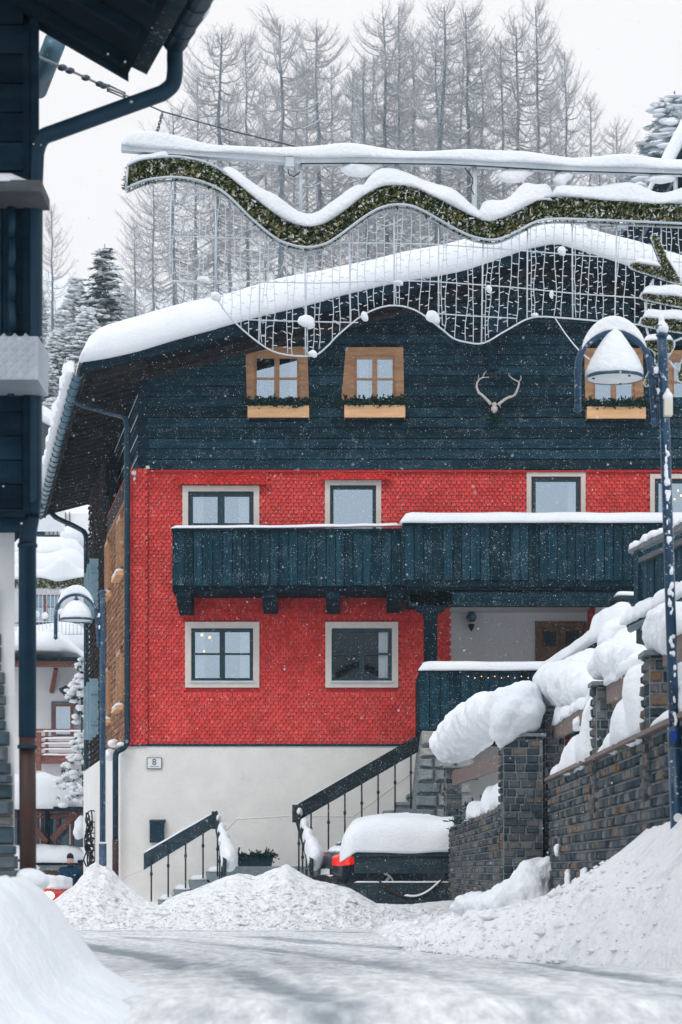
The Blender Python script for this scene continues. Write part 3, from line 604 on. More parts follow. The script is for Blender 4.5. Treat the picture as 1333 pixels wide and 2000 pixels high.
# ---- windows of the middle storeys
def win(par, r, Y, trim, style, glass, curt='', fw=13, name='window', bars=True, sill=False, tm='trim', fm='frame', head=True):
    px0, px1, py0, py1 = r; f = lambda a, b: P(a, b, Y)
    m1 = MB(); y0 = Y - .035; t = trim
    X0, X1, Z0, Z1 = XX(px0, Y), XX(px1, Y), ZZ(py1, Y), ZZ(py0, Y); tt = t * Y / FPX
    m1.box(X0, X0 + tt, y0, Y + .2, Z0, Z1, .5); m1.box(X1 - tt, X1, y0, Y + .2, Z0, Z1, .5); m1.box(X0 + tt, X1 - tt, y0, Y + .2, Z1 - tt, Z1, .5)
    if sill: m1.box(X0 + tt, X1 - tt, y0, Y + .2, Z0, Z0 + tt, .5)
    else: m1.box(X0 + tt, X1 - tt, Y - .001, Y + .2, Z0, Z0 + .03, .5)
    W_ = build(m1, name, tm, par)
    a0, a1, b0, b1 = X0 + tt, X1 - tt, Z0 + (tt if sill else .03), Z1 - tt; fr = fw * Y / FPX
    m1 = MB(); ya, yb = Y + .03, Y + .09
    m1.box(a0, a0 + fr, ya, yb, b0, b1); m1.box(a1 - fr, a1, ya, yb, b0, b1); m1.box(a0 + fr, a1 - fr, ya, yb, b1 - fr, b1); m1.box(a0 + fr, a1 - fr, ya, yb, b0, b0 + fr)
    mid = (a0 + a1) / 2
    if style == 2:
        m1.box(mid - fr * .75, mid + fr * .75, ya - .008, yb, b0 + fr, b1 - fr)
    if bars:
        zb_ = b0 + (b1 - b0) * .52 if sill else Z0 + .62; 
        for p, q in (((a0 + fr, mid - fr * .75), (mid + fr * .75, a1 - fr)) if style == 2 else ((a0 + fr, a1 - fr),)): m1.box(p, q, ya + .012, yb - .012, zb_ - .02, zb_ + .02)
    build(m1, 'frame', fm, W_)
    m1 = MB(); m1.add([(a0 + fr * .5, Y + .07, b0), (a1 - fr * .5, Y + .07, b0), (a1 - fr * .5, Y + .07, b1 - fr * .5), (a0 + fr * .5, Y + .07, b1 - fr * .5)], [(0, 1, 2, 3)]); build(m1, 'pane', glass, W_)
    for c_ in curt:
        m1 = MB(); cw = .16 * (a1 - a0); xa, xb = (a0 + fr, a0 + fr + cw) if c_ == 'l' else (a1 - fr - cw, a1 - fr)
        if c_ == 'm': xa, xb = a0 + fr * 1.5, a0 + (a1 - a0) * .42
        nn = 14; vs = []
        for k in range(nn + 1):
            x = xa + (xb - xa) * k / nn; y = Y + .14 + .015 * math.sin(k * 1.9); vs += [(x, y, b0), (x, y, b1)]
        m1.add(vs, [(2 * k, 2 * k + 2, 2 * k + 3, 2 * k + 1) for k in range(nn)], sm=True); build(m1, 'curtain', 'curtain', W_)
    if sill:
        m1 = MB(); m1.box(a0 - .02, a1 + .02, Y - .07, Y + .03, b0 - .03, b0 + .012); build(m1, 'sill', 'alu', W_)
    return W_
ws = []
ws.append(win(CH, RW[0], YF, 11, 2, 'glass', 'lr', 9)); ws.append(win(CH, RW[1], YF, 10, 1, 'glass', '', 7, bars=False))
ws.append(win(CH, RW[2], YF, 9, 1, 'glass', 'r', 9, bars=False)); ws.append(win(CH, RW[3], YF, 9, 1, 'glass', '', 8, bars=False))
a = win(CH, LW[0], YF, 12, 2, 'glass', 'lr', 7, sill=True); b = win(CH, LW[1], YF, 12, 2, 'glassd', 'r', 7, sill=True); b['label'] = 'dark unlit window in cream surround'; a['label'] = 'window with two warm lamps glowing behind the glass'
for px, py, r in ((395, 1240, .028), (410, 1245, .028), (399, 1272, .018)): build(MB().ell(P(px, py, YF + .045), (r, .012, r), 8, 6), 'bulb', 'warm', a)
for px, py in ((1325, 958), (1318, 975), (1331, 968)): build(MB().ell(P(px, py, YF + .045), (.02, .012, .02), 8, 6), 'bulb', 'warm', ws[3])
# pine windows of the gable
def pinewin(r, sk0, sk1, curt):
    px0, px1, py0, py1 = r; Y = YF - .05; m1 = MB()
    o = [(px0, py0), (px1, py0), (px1 + sk1, py1 + 6), (px0 + sk0, py1 + 6)]; i_ = [(px0 + 17, py0 + 17), (px1 - 17, py0 + 17), (px1 - 15, py1 + 6), (px0 + 17, py1 + 6)]
    Q = lambda p, y: P(p[0], p[1], y)
    for a, b in ((0, 1), (1, 2), (3, 0)):
        m1.prism([Q(o[a], Y), Q(o[b], Y), Q(i_[b], Y), Q(i_[a], Y)], (0, .2, 0))
    w_ = build(m1, 'pine_window', 'pine', CH)
    a0, a1, b1 = XX(px0 + 17, Y), XX(px1 - 16, Y), ZZ(py0 + 17, Y); b0 = ZZ(py1 + 6, Y); fr = .05; mid = (a0 + a1) / 2; m1 = MB(); ya, yb = Y + .05, Y + .11
    for p, q, u, v in ((a0, a0 + fr, b0, b1), (a1 - fr, a1, b0, b1), (mid - .055, mid + .055, b0, b1)): m1.box(p, q, ya, yb, u, v)
    for p, q in ((a0 + fr, mid - .055), (mid + .055, a1 - fr)):
        m1.box(p, q, ya, yb, b1 - fr, b1); m1.box(p, q, ya, yb, b0, b0 + fr); zz = ZZ(py0 + 61, Y); m1.box(p, q, ya + .01, yb, zz - .02, zz + .02)
    build(m1, 'frame', 'pine', w_)
    m1 = MB(); m1.add([(a0, Y + .09, b0), (a1, Y + .09, b0), (a1, Y + .09, b1), (a0, Y + .09, b1)], [(0, 1, 2, 3)]); build(m1, 'pane', 'glass', w_)
    for c_ in curt:
        xa, xb = ((mid - .05 - .2, mid - .06) if c_ == 'm' else (a1 - .2, a1 - .04) if c_ == 'r' else (a0 + .04, a0 + .3)); m1 = MB(); vs = []
        for k in range(11): x = xa + (xb - xa) * k / 10; vs += [(x, Y + .17 + .012 * math.sin(k * 2), b0), (x, Y + .17 + .012 * math.sin(k * 2), b1)]
        m1.add(vs, [(2 * k, 2 * k + 2, 2 * k + 3, 2 * k + 1) for k in range(10)], sm=True); build(m1, 'curtain', 'curtain', w_)
    return w_
pinewin(TWN[0], 3, 3, 'r'); pinewin(TWN[1], -10, 2, 'l'); pinewin(TWN[2], 2, 2, ''); 
q = pinewin(TWN[3], 2, 2, '')
# soffit-shadowed diagonal boards beside the second window, as in the reveal
# flower boxes with fir sprigs: rest on the wall below each window
def fir_sprigs(mb, xa, xb, y0, y1, z0, z1, n=60, ln=.22, nw=2.6):
    for i in range(n):
        b = Vector((random.uniform(xa, xb), random.uniform(y0, y1), z0 + random.uniform(0, .09))); d = Vector((random.gauss(0, .75), random.gauss(-.25, .4), random.uniform(.15, 1))).normalized() * ln * random.uniform(.5, 1.1)
        if b.x + d.x < xa - .12 or b.x + d.x > xb + .12: d.x *= -1
        t = random.uniform(0, .4)
        for j in range(22):
            f = j / 22; c = b + d * f + Vector((0, 0, -.10 * f * f)); s = Vector((random.gauss(0, 1), random.gauss(0, 1), random.gauss(0, 1))).normalized() * .055 * (1.1 - f * .6)
            e = s.cross(d).normalized() * .006; e *= nw; mb.add([c - e, c + e, c + s + d * .08], [(0, 1, 2)], min(1, random.random() * .9 + t * .2))
boxes = [('flower_box', (484, 604), (792, 815), 'pine flower box of fir sprigs under the leftmost gable window'), ('flower_box', (673, 792), (791, 815), 'pine flower box of fir sprigs under the second gable window, left of the antlers'), ('flower_box', (1147, 1262), (794, 817), 'pine flower box of fir sprigs behind the big street lamp')]
for nme, (x0, x1), (y0, y1), lb in boxes:
    Y0 = YF - .34; t = thing(nme, P((x0 + x1) / 2, y1, Y0), lb, 'flower box', 'flower boxes under the gable windows')
    X0, X1, Z0, Z1 = XX(x0, Y0), XX(x1, Y0), ZZ(y1, Y0), ZZ(y0, Y0); m1 = MB()
    m1.box(X0, X1, Y0, Y0 + .03, Z0, Z1); m1.box(X0, X1, Y0 + .26, Y0 + .29, Z0, Z1); m1.box(X0, X0 + .03, Y0 + .03, Y0 + .26, Z0, Z1); m1.box(X1 - .03, X1, Y0 + .03, Y0 + .26, Z0, Z1); m1.box(X0 + .03, X1 - .03, Y0 + .03, Y0 + .26, Z0, Z0 + .03)
    build(m1, 'box', 'pinelight', t)
    m1 = MB(); m1.box(X0 + .02, X1 - .02, Y0 + .05, YF - .05, Z0 - .04, Z0 - .005); build(m1, 'bracket', 'timberb', t)
    m1 = MB(); fir_sprigs(m1, X0 - .02, X1 + .02, Y0 + .0, Y0 + .22, Z1 - .02, Z1 + .2, 420, .27, 3.0); build(m1, 'fir_sprigs', 'fir', t)
# antlers on a dark board
t = thing('antler_trophy', P(965, 800, YF - .1), 'pale deer antlers and skull cap mounted on the dark timber gable', 'antlers')
def apx(a, b): return P(900 + a * .105, 700 + b * .105, 0)
def ant(pts, r0, r1, y=YF - .16):
    q = [P(900 + a * .105, 700 + b * .105, y - .12 * math.sin(min(1, i / (len(pts) - 1)) * 2.5)) for i, (a, b) in enumerate(pts)]; q = smooth_path(q, 5); return q, [r0 + (r1 - r0) * i / (len(q) - 1) for i in range(len(q))]
mb = MB()
for pts, r0, r1 in (([(560, 850), (500, 780), (420, 700), (340, 630), (300, 530), (310, 450), (345, 395), (400, 360), (460, 352), (530, 347)], .034, .008), ([(340, 400), (335, 340), (335, 300)], .018, .004), ([(415, 350), (440, 280), (490, 230)], .018, .004)):
    q, rr = ant(pts, r0, r1); mb.tube(q, rr, 8)
build(mb, 'antler', 'bone', t); mb = MB()
for pts, r0, r1 in (([(700, 860), (760, 810), (860, 740), (990, 690), (1050, 590), (1080, 500), (1080, 440), (1000, 395), (940, 355), (895, 305)], .034, .008), ([(1080, 440), (1125, 380), (1115, 320)], .018, .004), ([(1000, 680), (1030, 705)], .016, .005), ([(720, 850), (745, 915)], .012, .004)):
    q, rr = ant(pts, r0, r1); mb.tube(q, rr, 8)
build(mb, 'antler', 'bone', t)
mb = MB(); mb.ell(P(966, 790, YF - .16), (.055, .06, .05), 12, 8); mb.lathe(P(966, 803, YF - .16), [(.01, -.05), (.05, -.01), (.072, .03), (.068, .08), (.03, .11)], 12); build(mb, 'skull', 'bone', t)
mb = MB(); mb.ppoly([(952, 790), (978, 790), (980, 815), (966, 824), (952, 815)], YF - .09, .05); build(mb, 'mount_board', 'timberb', t)
mb = MB(); fir_sprigs(mb, fx(953), fx(978), YF - .14, YF - .1, fz(822), fz(800), 26, .15); build(mb, 'fir_sprigs', 'fir', t)

# ---- balcony, two stepped sections
mb = MB(); 
def planks(mb, x0, x1, y0, y1, Y, w_=.195, th=.035, tilt=0):
    x = x0
    while x < x1 - .02:
        w2 = min(x1, x + w_ * random.uniform(.88, 1.1)); o = random.uniform(0, .03); d = random.uniform(-.012, .012)
        mb.box(x + .009, w2 - .009, Y + o, Y + o + th, y0 + d, y1); x = w2
bal = build(MB().box(XX(337, 50), XX(800, 50), 49.98, YF - .06, ZZ(1155, 50), ZZ(1141, 50)).box(XX(790, 49.3), XX(1450, 49.3), 49.3, YF - .06, ZZ(1152, 49.3), ZZ(1138, 49.3)), 'balcony', 'timberb', CH)
mb = MB(); planks(mb, XX(341, 49.9), XX(788, 49.9), ZZ(1143, 49.9), ZZ(1037, 49.9), 49.9)
mb.box(XX(338, 49.95), XX(790, 49.95), 49.96, 49.975, ZZ(1142, 49.9), ZZ(1038, 49.9), 0)
x0 = XX(336, 49.9)
mb.prism([Vector((x0, 50.05, ZZ(1143, 49.9))), Vector((x0 + .06, 49.9, ZZ(1143, 49.9))), Vector((x0 + .09, 49.92, ZZ(1143, 49.9))), Vector((x0 + .04, 50.07, ZZ(1143, 49.9)))], (0, 0, ZZ(1037, 49.9) - ZZ(1143, 49.9)))
mb.box(x0, x0 + .04, 50.07, YF - .06, ZZ(1150, 49.9), ZZ(1045, 49.9)); build(mb, 'railing_planks', 'timberv', bal)
mb = MB(); mb.box(XX(335, 49.85), XX(790, 49.85), 49.85, 50.0, ZZ(1037, 49.85), ZZ(1032, 49.85)); build(mb, 'handrail', 'timberb', bal)
mb = MB(); planks(mb, XX(790, 49.2), XX(1450, 49.2), ZZ(1132, 49.2), ZZ(1023, 49.2), 49.2); mb.box(XX(790, 49.2) - .04, XX(790, 49.2), 49.22, 49.95, ZZ(1140, 49.2), ZZ(1023, 49.2)); mb.box(XX(790, 49.2), XX(1450, 49.2), 49.26, 49.275, ZZ(1145, 49.2), ZZ(1024, 49.2), 0); build(mb, 'railing_planks', 'timberv', bal)
mb = MB(); mb.box(XX(787, 49.1), XX(1455, 49.1), 49.1, 49.4, ZZ(1024, 49.1), ZZ(1019, 49.1)); build(mb, 'handrail', 'timberb', bal)
mb = MB(); mb.box(XX(800, 49.35), XX(1238, 49.35), 49.35, 49.65, ZZ(1183, 49.35), ZZ(1156, 49.35)); mb.box(XX(800, 49.35), XX(1238, 49.35), 49.5, 49.9, ZZ(1156, 49.5), ZZ(1142, 49.5)); build(mb, 'header_beam', 'timber', bal)
mb = MB(); loaf(mb, [P(334, 1032, 49.93), P(560, 1031, 49.93), P(785, 1027, 49.93)], .22, .055, nz=.25, seed=4); build(mb, 'snow_cover', 'snow', bal)
mb = MB(); loaf(mb, [P(781, 1021, 49.25), P(1455, 1021, 49.25)], .42, .20, nz=.12, seed=8, fr=1.2); build(mb, 'snow_cover', 'snow', bal)
for px0, px1, lo in ((344, 372, 1187), (512, 540, 1184), (637, 664, 1184), (757, 788, 1182), (795, 822, 1175)):
    m1 = MB(); Y0 = 50.02; z1 = ZZ(1155, 50); z0 = ZZ(lo - 7, 50); xa, xb = XX(px0, 50), XX(px1, 50)
    m1.prism([Vector((xa, Y0, z1)), Vector((xa, Y0, z1 - .12)), Vector((xa, Y0 + .25, z1 - .15)), Vector((xa, Y0 + .35, z0)), Vector((xa, YF - .02, z0 - .1)), Vector((xa, YF - .02, z1))], (xb - xa, 0, 0)); build(m1, 'bracket', 'timberb', bal)
# porch post with scrolled head
mb = MB(); Y0 = 49.38; mb.ppoly([(829, 1186), (855, 1186), (855, 1420), (829, 1420)], Y0, .25)
mb.ppoly([(800, 1150), (884, 1150), (884, 1180), (872, 1184), (868, 1192), (857, 1194), (855, 1210), (829, 1210), (826, 1196), (815, 1192), (812, 1180), (803, 1176), (799, 1165)], Y0 - .03, .31); build(mb, 'porch_post', 'timberb', CH)
# porch recess
YP = 53.2
mb = MB(); mb.box(XX(840, YP), XX(1200, YP), YP, YP + .1, ZZ(1440, YP), ZZ(1165, YP)); mb.box(fx(866), fx(878), YF + .25, YP, fz(1425), fz(1170)); mb.box(fx(1166), fx(1178), YF + .3, YP, fz(1425), fz(1170)); build(mb, 'porch_wall', 'porchwhite', CH)
mb = MB(); mb.box(fx(1176), fx(1196), YF - .06, YF + .3, fz(1425), fz(1178)); build(mb, 'porch_pier', 'porchwhite', CH)
mb = MB(); mb.box(fx(1157), fx(1165), YF + .3, YF + 1.0, fz(1240), fz(1183)); sh = build(mb, 'porch_shutter', 'redback', CH)
mb = MB(); mb.box(fx(868), fx(1200), YF - .1, YP, fz(1178) + .0, fz(1178) + .05); build(mb, 'porch_ceiling', 'porchwhite', CH)
mb = MB(); YD = YP - .06; Dx = lambda p: XX(p, YD); Dz = lambda p: ZZ(p, YD)
mb.box(Dx(1046), Dx(1054), YD, YP, Dz(1420), Dz(1214)); mb.box(Dx(1138), Dx(1146), YD, YP, Dz(1420), Dz(1214)); mb.box(Dx(1046), Dx(1146), YD - .005, YP, Dz(1222), Dz(1213)); dr = build(mb, 'door', 'pine', CH); dr.data.materials[0] = mat('old_door_wood', (.17, .095, .055), (.30, .18, .10), ns=(10, 5, 2), bump=.2)
DM = dr.data.materials[0]
mb = MB()
for a, b in ((1054, 1094), (1098, 1138)):
    mb.box(Dx(a), Dx(a + 7), YD + .02, YP, Dz(1420), Dz(1222)); mb.box(Dx(b - 7), Dx(b), YD + .02, YP, Dz(1420), Dz(1222)); mb.box(Dx(a + 7), Dx(b - 7), YD + .02, YP, Dz(1232), Dz(1222)); mb.box(Dx(a + 7), Dx(b - 7), YD + .02, YP, Dz(1275), Dz(1262)); mb.box(Dx(a + 7), Dx(b - 7), YD + .035, YP, Dz(1420), Dz(1275))
mb.box(Dx(1093), Dx(1099), YD + .005, YP, Dz(1420), Dz(1222)); o = build(mb, 'door_leaf', 'pine', dr); o.data.materials[0] = DM
for a, b in ((1061, 1087), (1105, 1131)): build(MB().box(Dx(a), Dx(b), YD + .03, YP, Dz(1262), Dz(1232)), 'pane', 'frame', dr)
# wall lantern
t = thing('wall_lantern', P(921, 1212, YP - .1), 'round glass wall lantern on the white porch wall beside the door', 'lantern')
mb = MB(); mb.lathe(P(921, 1205, YP - .18), [(.02, .13), (.05, .12), (.10, .05), (.115, 0), (.10, -.07), (.06, -.11)], 14); build(mb, 'glass_shade', 'metal', t)
mb = MB(); mb.lathe(P(921, 1225, YP - .18), [(.07, .07), (.06, .0), (.03, -.05), (.01, -.09)], 10); mb.beam(P(921, 1222, YP - .18), P(921, 1222, YP - .01), .03, .03); mb.lathe(P(921, 1192, YP - .18), [(.04, .0), (.02, .04), (.005, .06)], 10); build(mb, 'bracket', 'black', t)
# deck railing below the porch, on its stone pier
Yd = 48.8
mb = MB(); mb.box(XX(820, Yd), XX(1300, Yd), Yd + .04, YP, ZZ(1428, Yd), ZZ(1412, Yd)); dk = build(mb, 'deck', 'timberb', CH)
mb = MB(); planks(mb, XX(819, Yd), XX(1220, Yd), ZZ(1424, Yd), ZZ(1312, Yd), Yd - .03, .2); mb.box(XX(820, Yd), XX(1220, Yd), Yd + .025, Yd + .038, ZZ(1424, Yd), ZZ(1312, Yd), 0); mb.box(XX(819, Yd), XX(819, Yd) + .04, Yd, YF - .1, ZZ(1424, Yd), ZZ(1312, Yd)); build(mb, 'deck_planks', 'timberv', dk)
mb = MB(); mb.box(XX(816, Yd), XX(1230, Yd), Yd - .07, Yd + .14, ZZ(1312, Yd), ZZ(1306, Yd)); build(mb, 'handrail', 'timberb', dk)
mb = MB(); loaf(mb, [P(817, 1308, Yd), P(1085, 1308, Yd)], .34, .17, nz=.15, seed=12, fr=1.5); build(mb, 'snow_cover', 'snow', dk)
t = thing('fairy_lights', P(930, 1322, Yd - .05), 'row of tiny warm fairy lights along the top of the deck planks', 'fairy lights')
mb = MB(); pts = [P(915 + 26 * k * .5, 1321 + 3 * (k % 2), Yd - .045) for k in range(13)]; mb.tube(pts, .004, 4); build(mb, 'cable', 'black', t)
[build(MB().ell(p, (.011, .011, .011), 6, 4), 'bulb', 'warm', t) for p in pts]
# stone pier: rubble masonry as real lumps on a mortar core
mb = MB(); mb.prism([P(824, 1426, Yd + .05), P(900, 1426, Yd + .05), P(905, 1640, Yd + .05), P(800, 1640, Yd + .05)], (0, 2.2, 0)); pier = build(mb, 'stone_pier', 'mortar', CH)
mb = MB(); yy = 1426
while yy < 1640:
    h = random.uniform(20, 34); xx = 824 - (yy - 1426) * .115 + random.uniform(-2, 2)
    while xx < 905:
        w_ = random.uniform(26, 50); c0 = [P(xx + 2, yy + random.uniform(1, 4), Yd), P(xx + w_ - 2, yy + random.uniform(1, 4), Yd), P(xx + w_ - 2, yy + h - random.uniform(1, 5), Yd), P(xx + 2, yy + h - random.uniform(1, 5), Yd)]
        ce = sum(c0, Vector()) / 4; cc = random.random(); o2 = [ce + (p - ce) * .72 + Vector((0, -.09, 0)) for p in c0]; n0 = [p + Vector((0, .1, 0)) for p in c0]
        mb.add(n0 + [p + Vector((0, -.03, 0)) for p in c0] + o2, [(0, 1, 5, 4), (1, 2, 6, 5), (2, 3, 7, 6), (3, 0, 4, 7), (4, 5, 9, 8), (5, 6, 10, 9), (6, 7, 11, 10), (7, 4, 8, 11), (8, 9, 10, 11)], cc, False); xx += w_
    yy += h
build(mb, 'pier_stone', 'rubble', pier)
# house number and letter box
t = thing('house_number_sign', P(302, 1491, YF - .06), 'small white enamel plate with the number 8 on the white base wall', 'sign')
mb = MB(); mb.box(fx(289), fx(316), YF - .09, YF - .07, fz(1501), fz(1481)); bevel(build(mb, 'plate', 'white', t), .004)
mb = MB()
for k in range(7): mb.box(fx(294.5 + k * 2.5), fx(296.3 + k * 2.5), YF - .0925, YF - .09, fz(1498.3), fz(1497))
for a_, b_, c_, d_ in ((288, 317, 1502, 1501), (288, 317, 1481, 1480), (288, 289, 1501, 1481), (316, 317, 1501, 1481)): mb.box(fx(a_), fx(b_), YF - .092, YF - .07, fz(c_), fz(d_))
build(mb, 'small_print', 'ink', t)
cu = bpy.data.curves.new('number', 'FONT'); cu.body = '8'; cu.size = .19; cu.align_x = 'CENTER'; cu.extrude = .002; cu.materials.append(M['ink'])
o = bpy.data.objects.new('number', cu); me_ = bpy.data.meshes.new_from_object(o); bpy.data.objects.remove(o); o = bpy.data.objects.new('number', me_); COL.objects.link(o); o.parent = t; o.rotation_euler = (R(90), 0, 0); o.location = Vector((fx(302.5), YF - .093, fz(1494.5))) - org(t)
t = thing('letter_box', P(307, 1646, YF - .1), 'dark metal letter box fixed to the white base wall', 'letter box')
mb = MB(); mb.box(fx(294), fx(322), YF - .2, YF - .052, fz(1646), fz(1606)); bevel(build(mb, 'body', 'pipe', t), .01)
mb = MB(); mb.prism([P(292, 1607, YF - .23), P(323, 1607, YF - .23), P(323, 1603, YF - .23), P(292, 1603, YF - .23)], (0, .18, .03)); mb.box(fx(297), fx(318), YF - .205, YF - .201, fz(1613), fz(1611)); mb.box(fx(306), fx(309), YF - .205, YF - .201, fz(1616), fz(1612)); build(mb, 'lid', 'pipe', t)
# ------------------------------------------------------------------ outside stairs
t = thing('outside_stairs', P(520, 1700, 50), 'concrete outside stairs with dark timber handrails against the white base wall', 'stairs')
ya, yb = 49.65, YF - .06
mb = MB(); mb.box(XX(440, 50), XX(610, 50), ya - .1, yb, 0, ZZ(1692, 50)); mb.box(XX(448, 49.4), XX(590, 49.4), 49.2, ya - .1, 0, ZZ(1703, 49.4)); mb.box(XX(448, 49), XX(590, 49), 48.8, 49.2, 0, ZZ(1716, 49)); build(mb, 'landing', 'concrete', t)
for i, (px0, px1, py) in enumerate(((402, 442, 1702), (368, 410, 1718), (338, 378, 1737), (308, 345, 1757))):
    mb = MB(); z1 = ZZ(py, ya); mb.prism([Vector((XX(px0, ya), ya, z1)), Vector((XX(px1, ya), ya, z1)), Vector((XX(px1, ya), ya, z1 - .28)), Vector((XX(px0 + 3, ya), ya, z1 - .22))], (0, yb - ya, 0)); st = build(mb, 'step', 'concrete', t)
    mb = MB(); loaf(mb, [Vector((XX(px0 + 3, ya), ya + .3, z1)), Vector((XX(px1 - 2, ya), ya + .3, z1))], .65, .10, wd=(0, 1, 0), nz=.4, seed=i, ds=.05); build(mb, 'snow_cover', 'snow', st)
mb = MB(); mb.prism([P(440, 1712, ya + .1), P(440, 1760, ya + .1), P(315, 1775, ya + .1)], (0, 1.2, 0)); build(mb, 'stair_side', 'concrete', t)
st = [(612, 1690)]; poly = []; n = 9
for i in range(n):
    x = 612 + i * 23.5; y = 1680 - i * 16.2; poly += [(x, y + 16.2), (x + 3, y)]
    mb = MB(); mb.box(XX(x - 3, ya), XX(x + 25, ya), ya - .03, yb, ZZ(y + 6, ya), ZZ(y, ya)); s_ = build(mb, 'step', 'concrete', t)
    if i in (0, 2, 5):
        mb = MB(); loaf(mb, [Vector((XX(x - 2, ya), ya + .25, ZZ(y, ya))), Vector((XX(x + 18, ya), ya + .25, ZZ(y, ya)))], .5, .06, wd=(0, 1, 0), nz=.4, seed=i, ds=.05); build(mb, 'snow_cover', 'snow', s_)
poly += [(612 + n * 23.5, 1680 - (n - 1) * 16.2), (612 + n * 23.5, 1680 - (n - 1) * 16.2 + 26), (625, 1712)]
mb = MB(); mb.ppoly(poly, ya + .02, 1.4, .5); build(mb, 'stair_side', 'concrete', t)
def rail(pts, Y, th=.05, m_='timberv'): return MB().ppoly(pts, Y, th)
yr = 49.55
def baluster(px, y0, y1, Y):
    mb = MB(); mb.tube([P(px, y0, Y), P(px, y1, Y)], .017, 6)
    for q in (.32,): mb.ell(P(px, y0 + (y1 - y0) * q, Y), (.032, .032, .05), 8, 6)
    build(mb, 'baluster', 'black', t)
h1 = build(rail([(281, 1667), (281, 1699), (424, 1612), (424, 1583)], yr), 'handrail', 'planks', t)
mb = MB(); loaf(mb, [P(281, 1667, yr + .025), P(424, 1584, yr + .025)], .06, .035, nz=.5, seed=2); build(mb, 'snow_cover', 'snow', h1)
for px, y0, y1 in ((296, 1680, 1764), (329, 1662, 1752), (363, 1642, 1735), (397, 1622, 1716)): baluster(px, y0, y1, yr - .03)
h2 = build(rail([(583, 1570), (583, 1603), (821, 1466), (821, 1433)], yr), 'handrail', 'planks', t)
mb = MB(); loaf(mb, [P(583, 1569, yr + .025), P(700, 1502, yr + .025)], .05, .012, nz=.5, seed=3); build(mb, 'snow_cover', 'snow', h2)
for px, y0, y1 in ((608, 1585, 1690), (642, 1566, 1690), (674, 1548, 1672), (707, 1530, 1650), (739, 1512, 1622), (772, 1494, 1602), (803, 1475, 1580)): baluster(px, y0, y1, yr - .03)
# railings of the short flight towards the road
for (xa, y_a, xb, y_b, side) in ((420, 1588, 437, 1690, 1), (577, 1575, 607, 1690, 1)):
    Ya, Yb = 49.5, 46.6; a = P(xa, y_a + 14, Ya); b = P(xb, y_b + 6, Yb)
    mb = MB(); mb.prism([a + Vector((0, 0, .15)), b + Vector((0, 0, .15)), b + Vector((0, 0, -.15)), a + Vector((0, 0, -.15))], (.06, 0, 0)); h = build(mb, 'handrail', 'planks', t)
    mb = MB(); mb.box(a.x - .06, a.x + .06, Ya - .06, Ya + .06, a.z - .18, a.z + .18); build(mb, 'newel', 'planks', t)
    for k in (.15, .4, .65, .9):
        p = a.lerp(b, k); mb = MB(); mb.tube([p + Vector((.03, 0, -.1)), Vector((p.x + .03, p.y, p.z - 1.0))], .017, 6); mb.ell(p + Vector((.03, 0, -.45)), (.032, .032, .05), 8, 6); build(mb, 'baluster', 'black', t)
    blobs('snow_cover', h, [(a.lerp(b, k) + Vector((.06 + .10 * k * (1 if side else 1), 0, .12 - .12 * k)), (.05 + .15 * k, .45, .09 + .24 * k)) for k in (.08, .3, .5, .68, .82)], vox=.025, sm=4, disp=.02)
# planter on the landing
t = thing('planter', P(497, 1692, 49.9), 'dark planter of fir sprigs on the landing between the two handrails', 'planter')
mb = MB(); mb.prism([P(462, 1674, 49.9), P(534, 1674, 49.9), P(530, 1692, 49.9), P(466, 1692, 49.9)], (0, .25, 0)); build(mb, 'trough', 'pipe', t)
mb = MB(); fir_sprigs(mb, XX(462, 49.9), XX(534, 49.9), 49.92, 50.1, ZZ(1680, 49.9), 0, 130, .27); build(mb, 'fir_sprigs', 'fir', t)

# ------------------------------------------------------------------ timber barrier in front of the parked car
Yb_ = 44.0
t = thing('timber_barrier', P(780, 1757, Yb_), 'low barrier of dark planks under a deep pillow of snow', 'barrier')
bevel(build(MB().box(XX(692, Yb_), XX(880, Yb_), Yb_, Yb_ + .08, ZZ(1706, Yb_), ZZ(1673, Yb_)), 'plank', 'planks', t), .008)
bevel(build(MB().box(XX(688, Yb_), XX(880, Yb_), Yb_ - .04, Yb_ + 1.3, ZZ(1673, Yb_), ZZ(1664, Yb_)), 'top_board', 'planks', t), .008)
bevel(build(MB().box(XX(692, Yb_), XX(880, Yb_), Yb_ - .03, Yb_ + .1, ZZ(1765, Yb_), ZZ(1724, Yb_)), 'plank', 'planks', t), .008)
for a, b in ((712, 750), (872, 884)): build(MB().box(XX(a, Yb_), XX(b, Yb_), Yb_ + .08, Yb_ + .2, 0, ZZ(1673, Yb_)), 'post', 'planks', t)
mb = MB(); loaf(mb, [P(692, 1723.5, Yb_ + .03), P(880, 1723.5, Yb_ + .03)], .14, .025, nz=.4, ds=.06); build(mb, 'snow_cover', 'snow', t)
def squash(t_): return .72
mb = MB(); pts, L = resample([P(664, 1666, Yb_ + .7), P(884, 1666, Yb_ + .7)], .06); rings = []
for i, p in enumerate(pts):
    d = i / (len(pts) - 1) * L; e = 1 if d > .75 else math.sqrt(max(.01, 1 - (1 - d / .75) ** 2)); e2 = 1 if d > .25 else math.sqrt(max(.02, 1 - (1 - d / .25) ** 2)); ring = []
    lowx = -.16 * (1 - min(1, d / .3))
    for k in range(21):
        a = math.pi * k / 20 * 1.1 - .05 * math.pi; x = math.cos(a); z = math.sin(a); q = p + Vector((0, -math.copysign(abs(x) ** .5, x) * .78 * (.5 + .5 * e2), (max(z, 0) ** .62) * .675 * (.35 + .65 * e) * e2 + (lowx if z < .2 else 0)))
        nn = n3(q, 1.6) * .035; ring.append(q + Vector((0, -nn if x > 0 else nn, nn)))
    rings.append(ring)
mb.loft(rings); build(mb, 'snow_cover', 'snow', t)
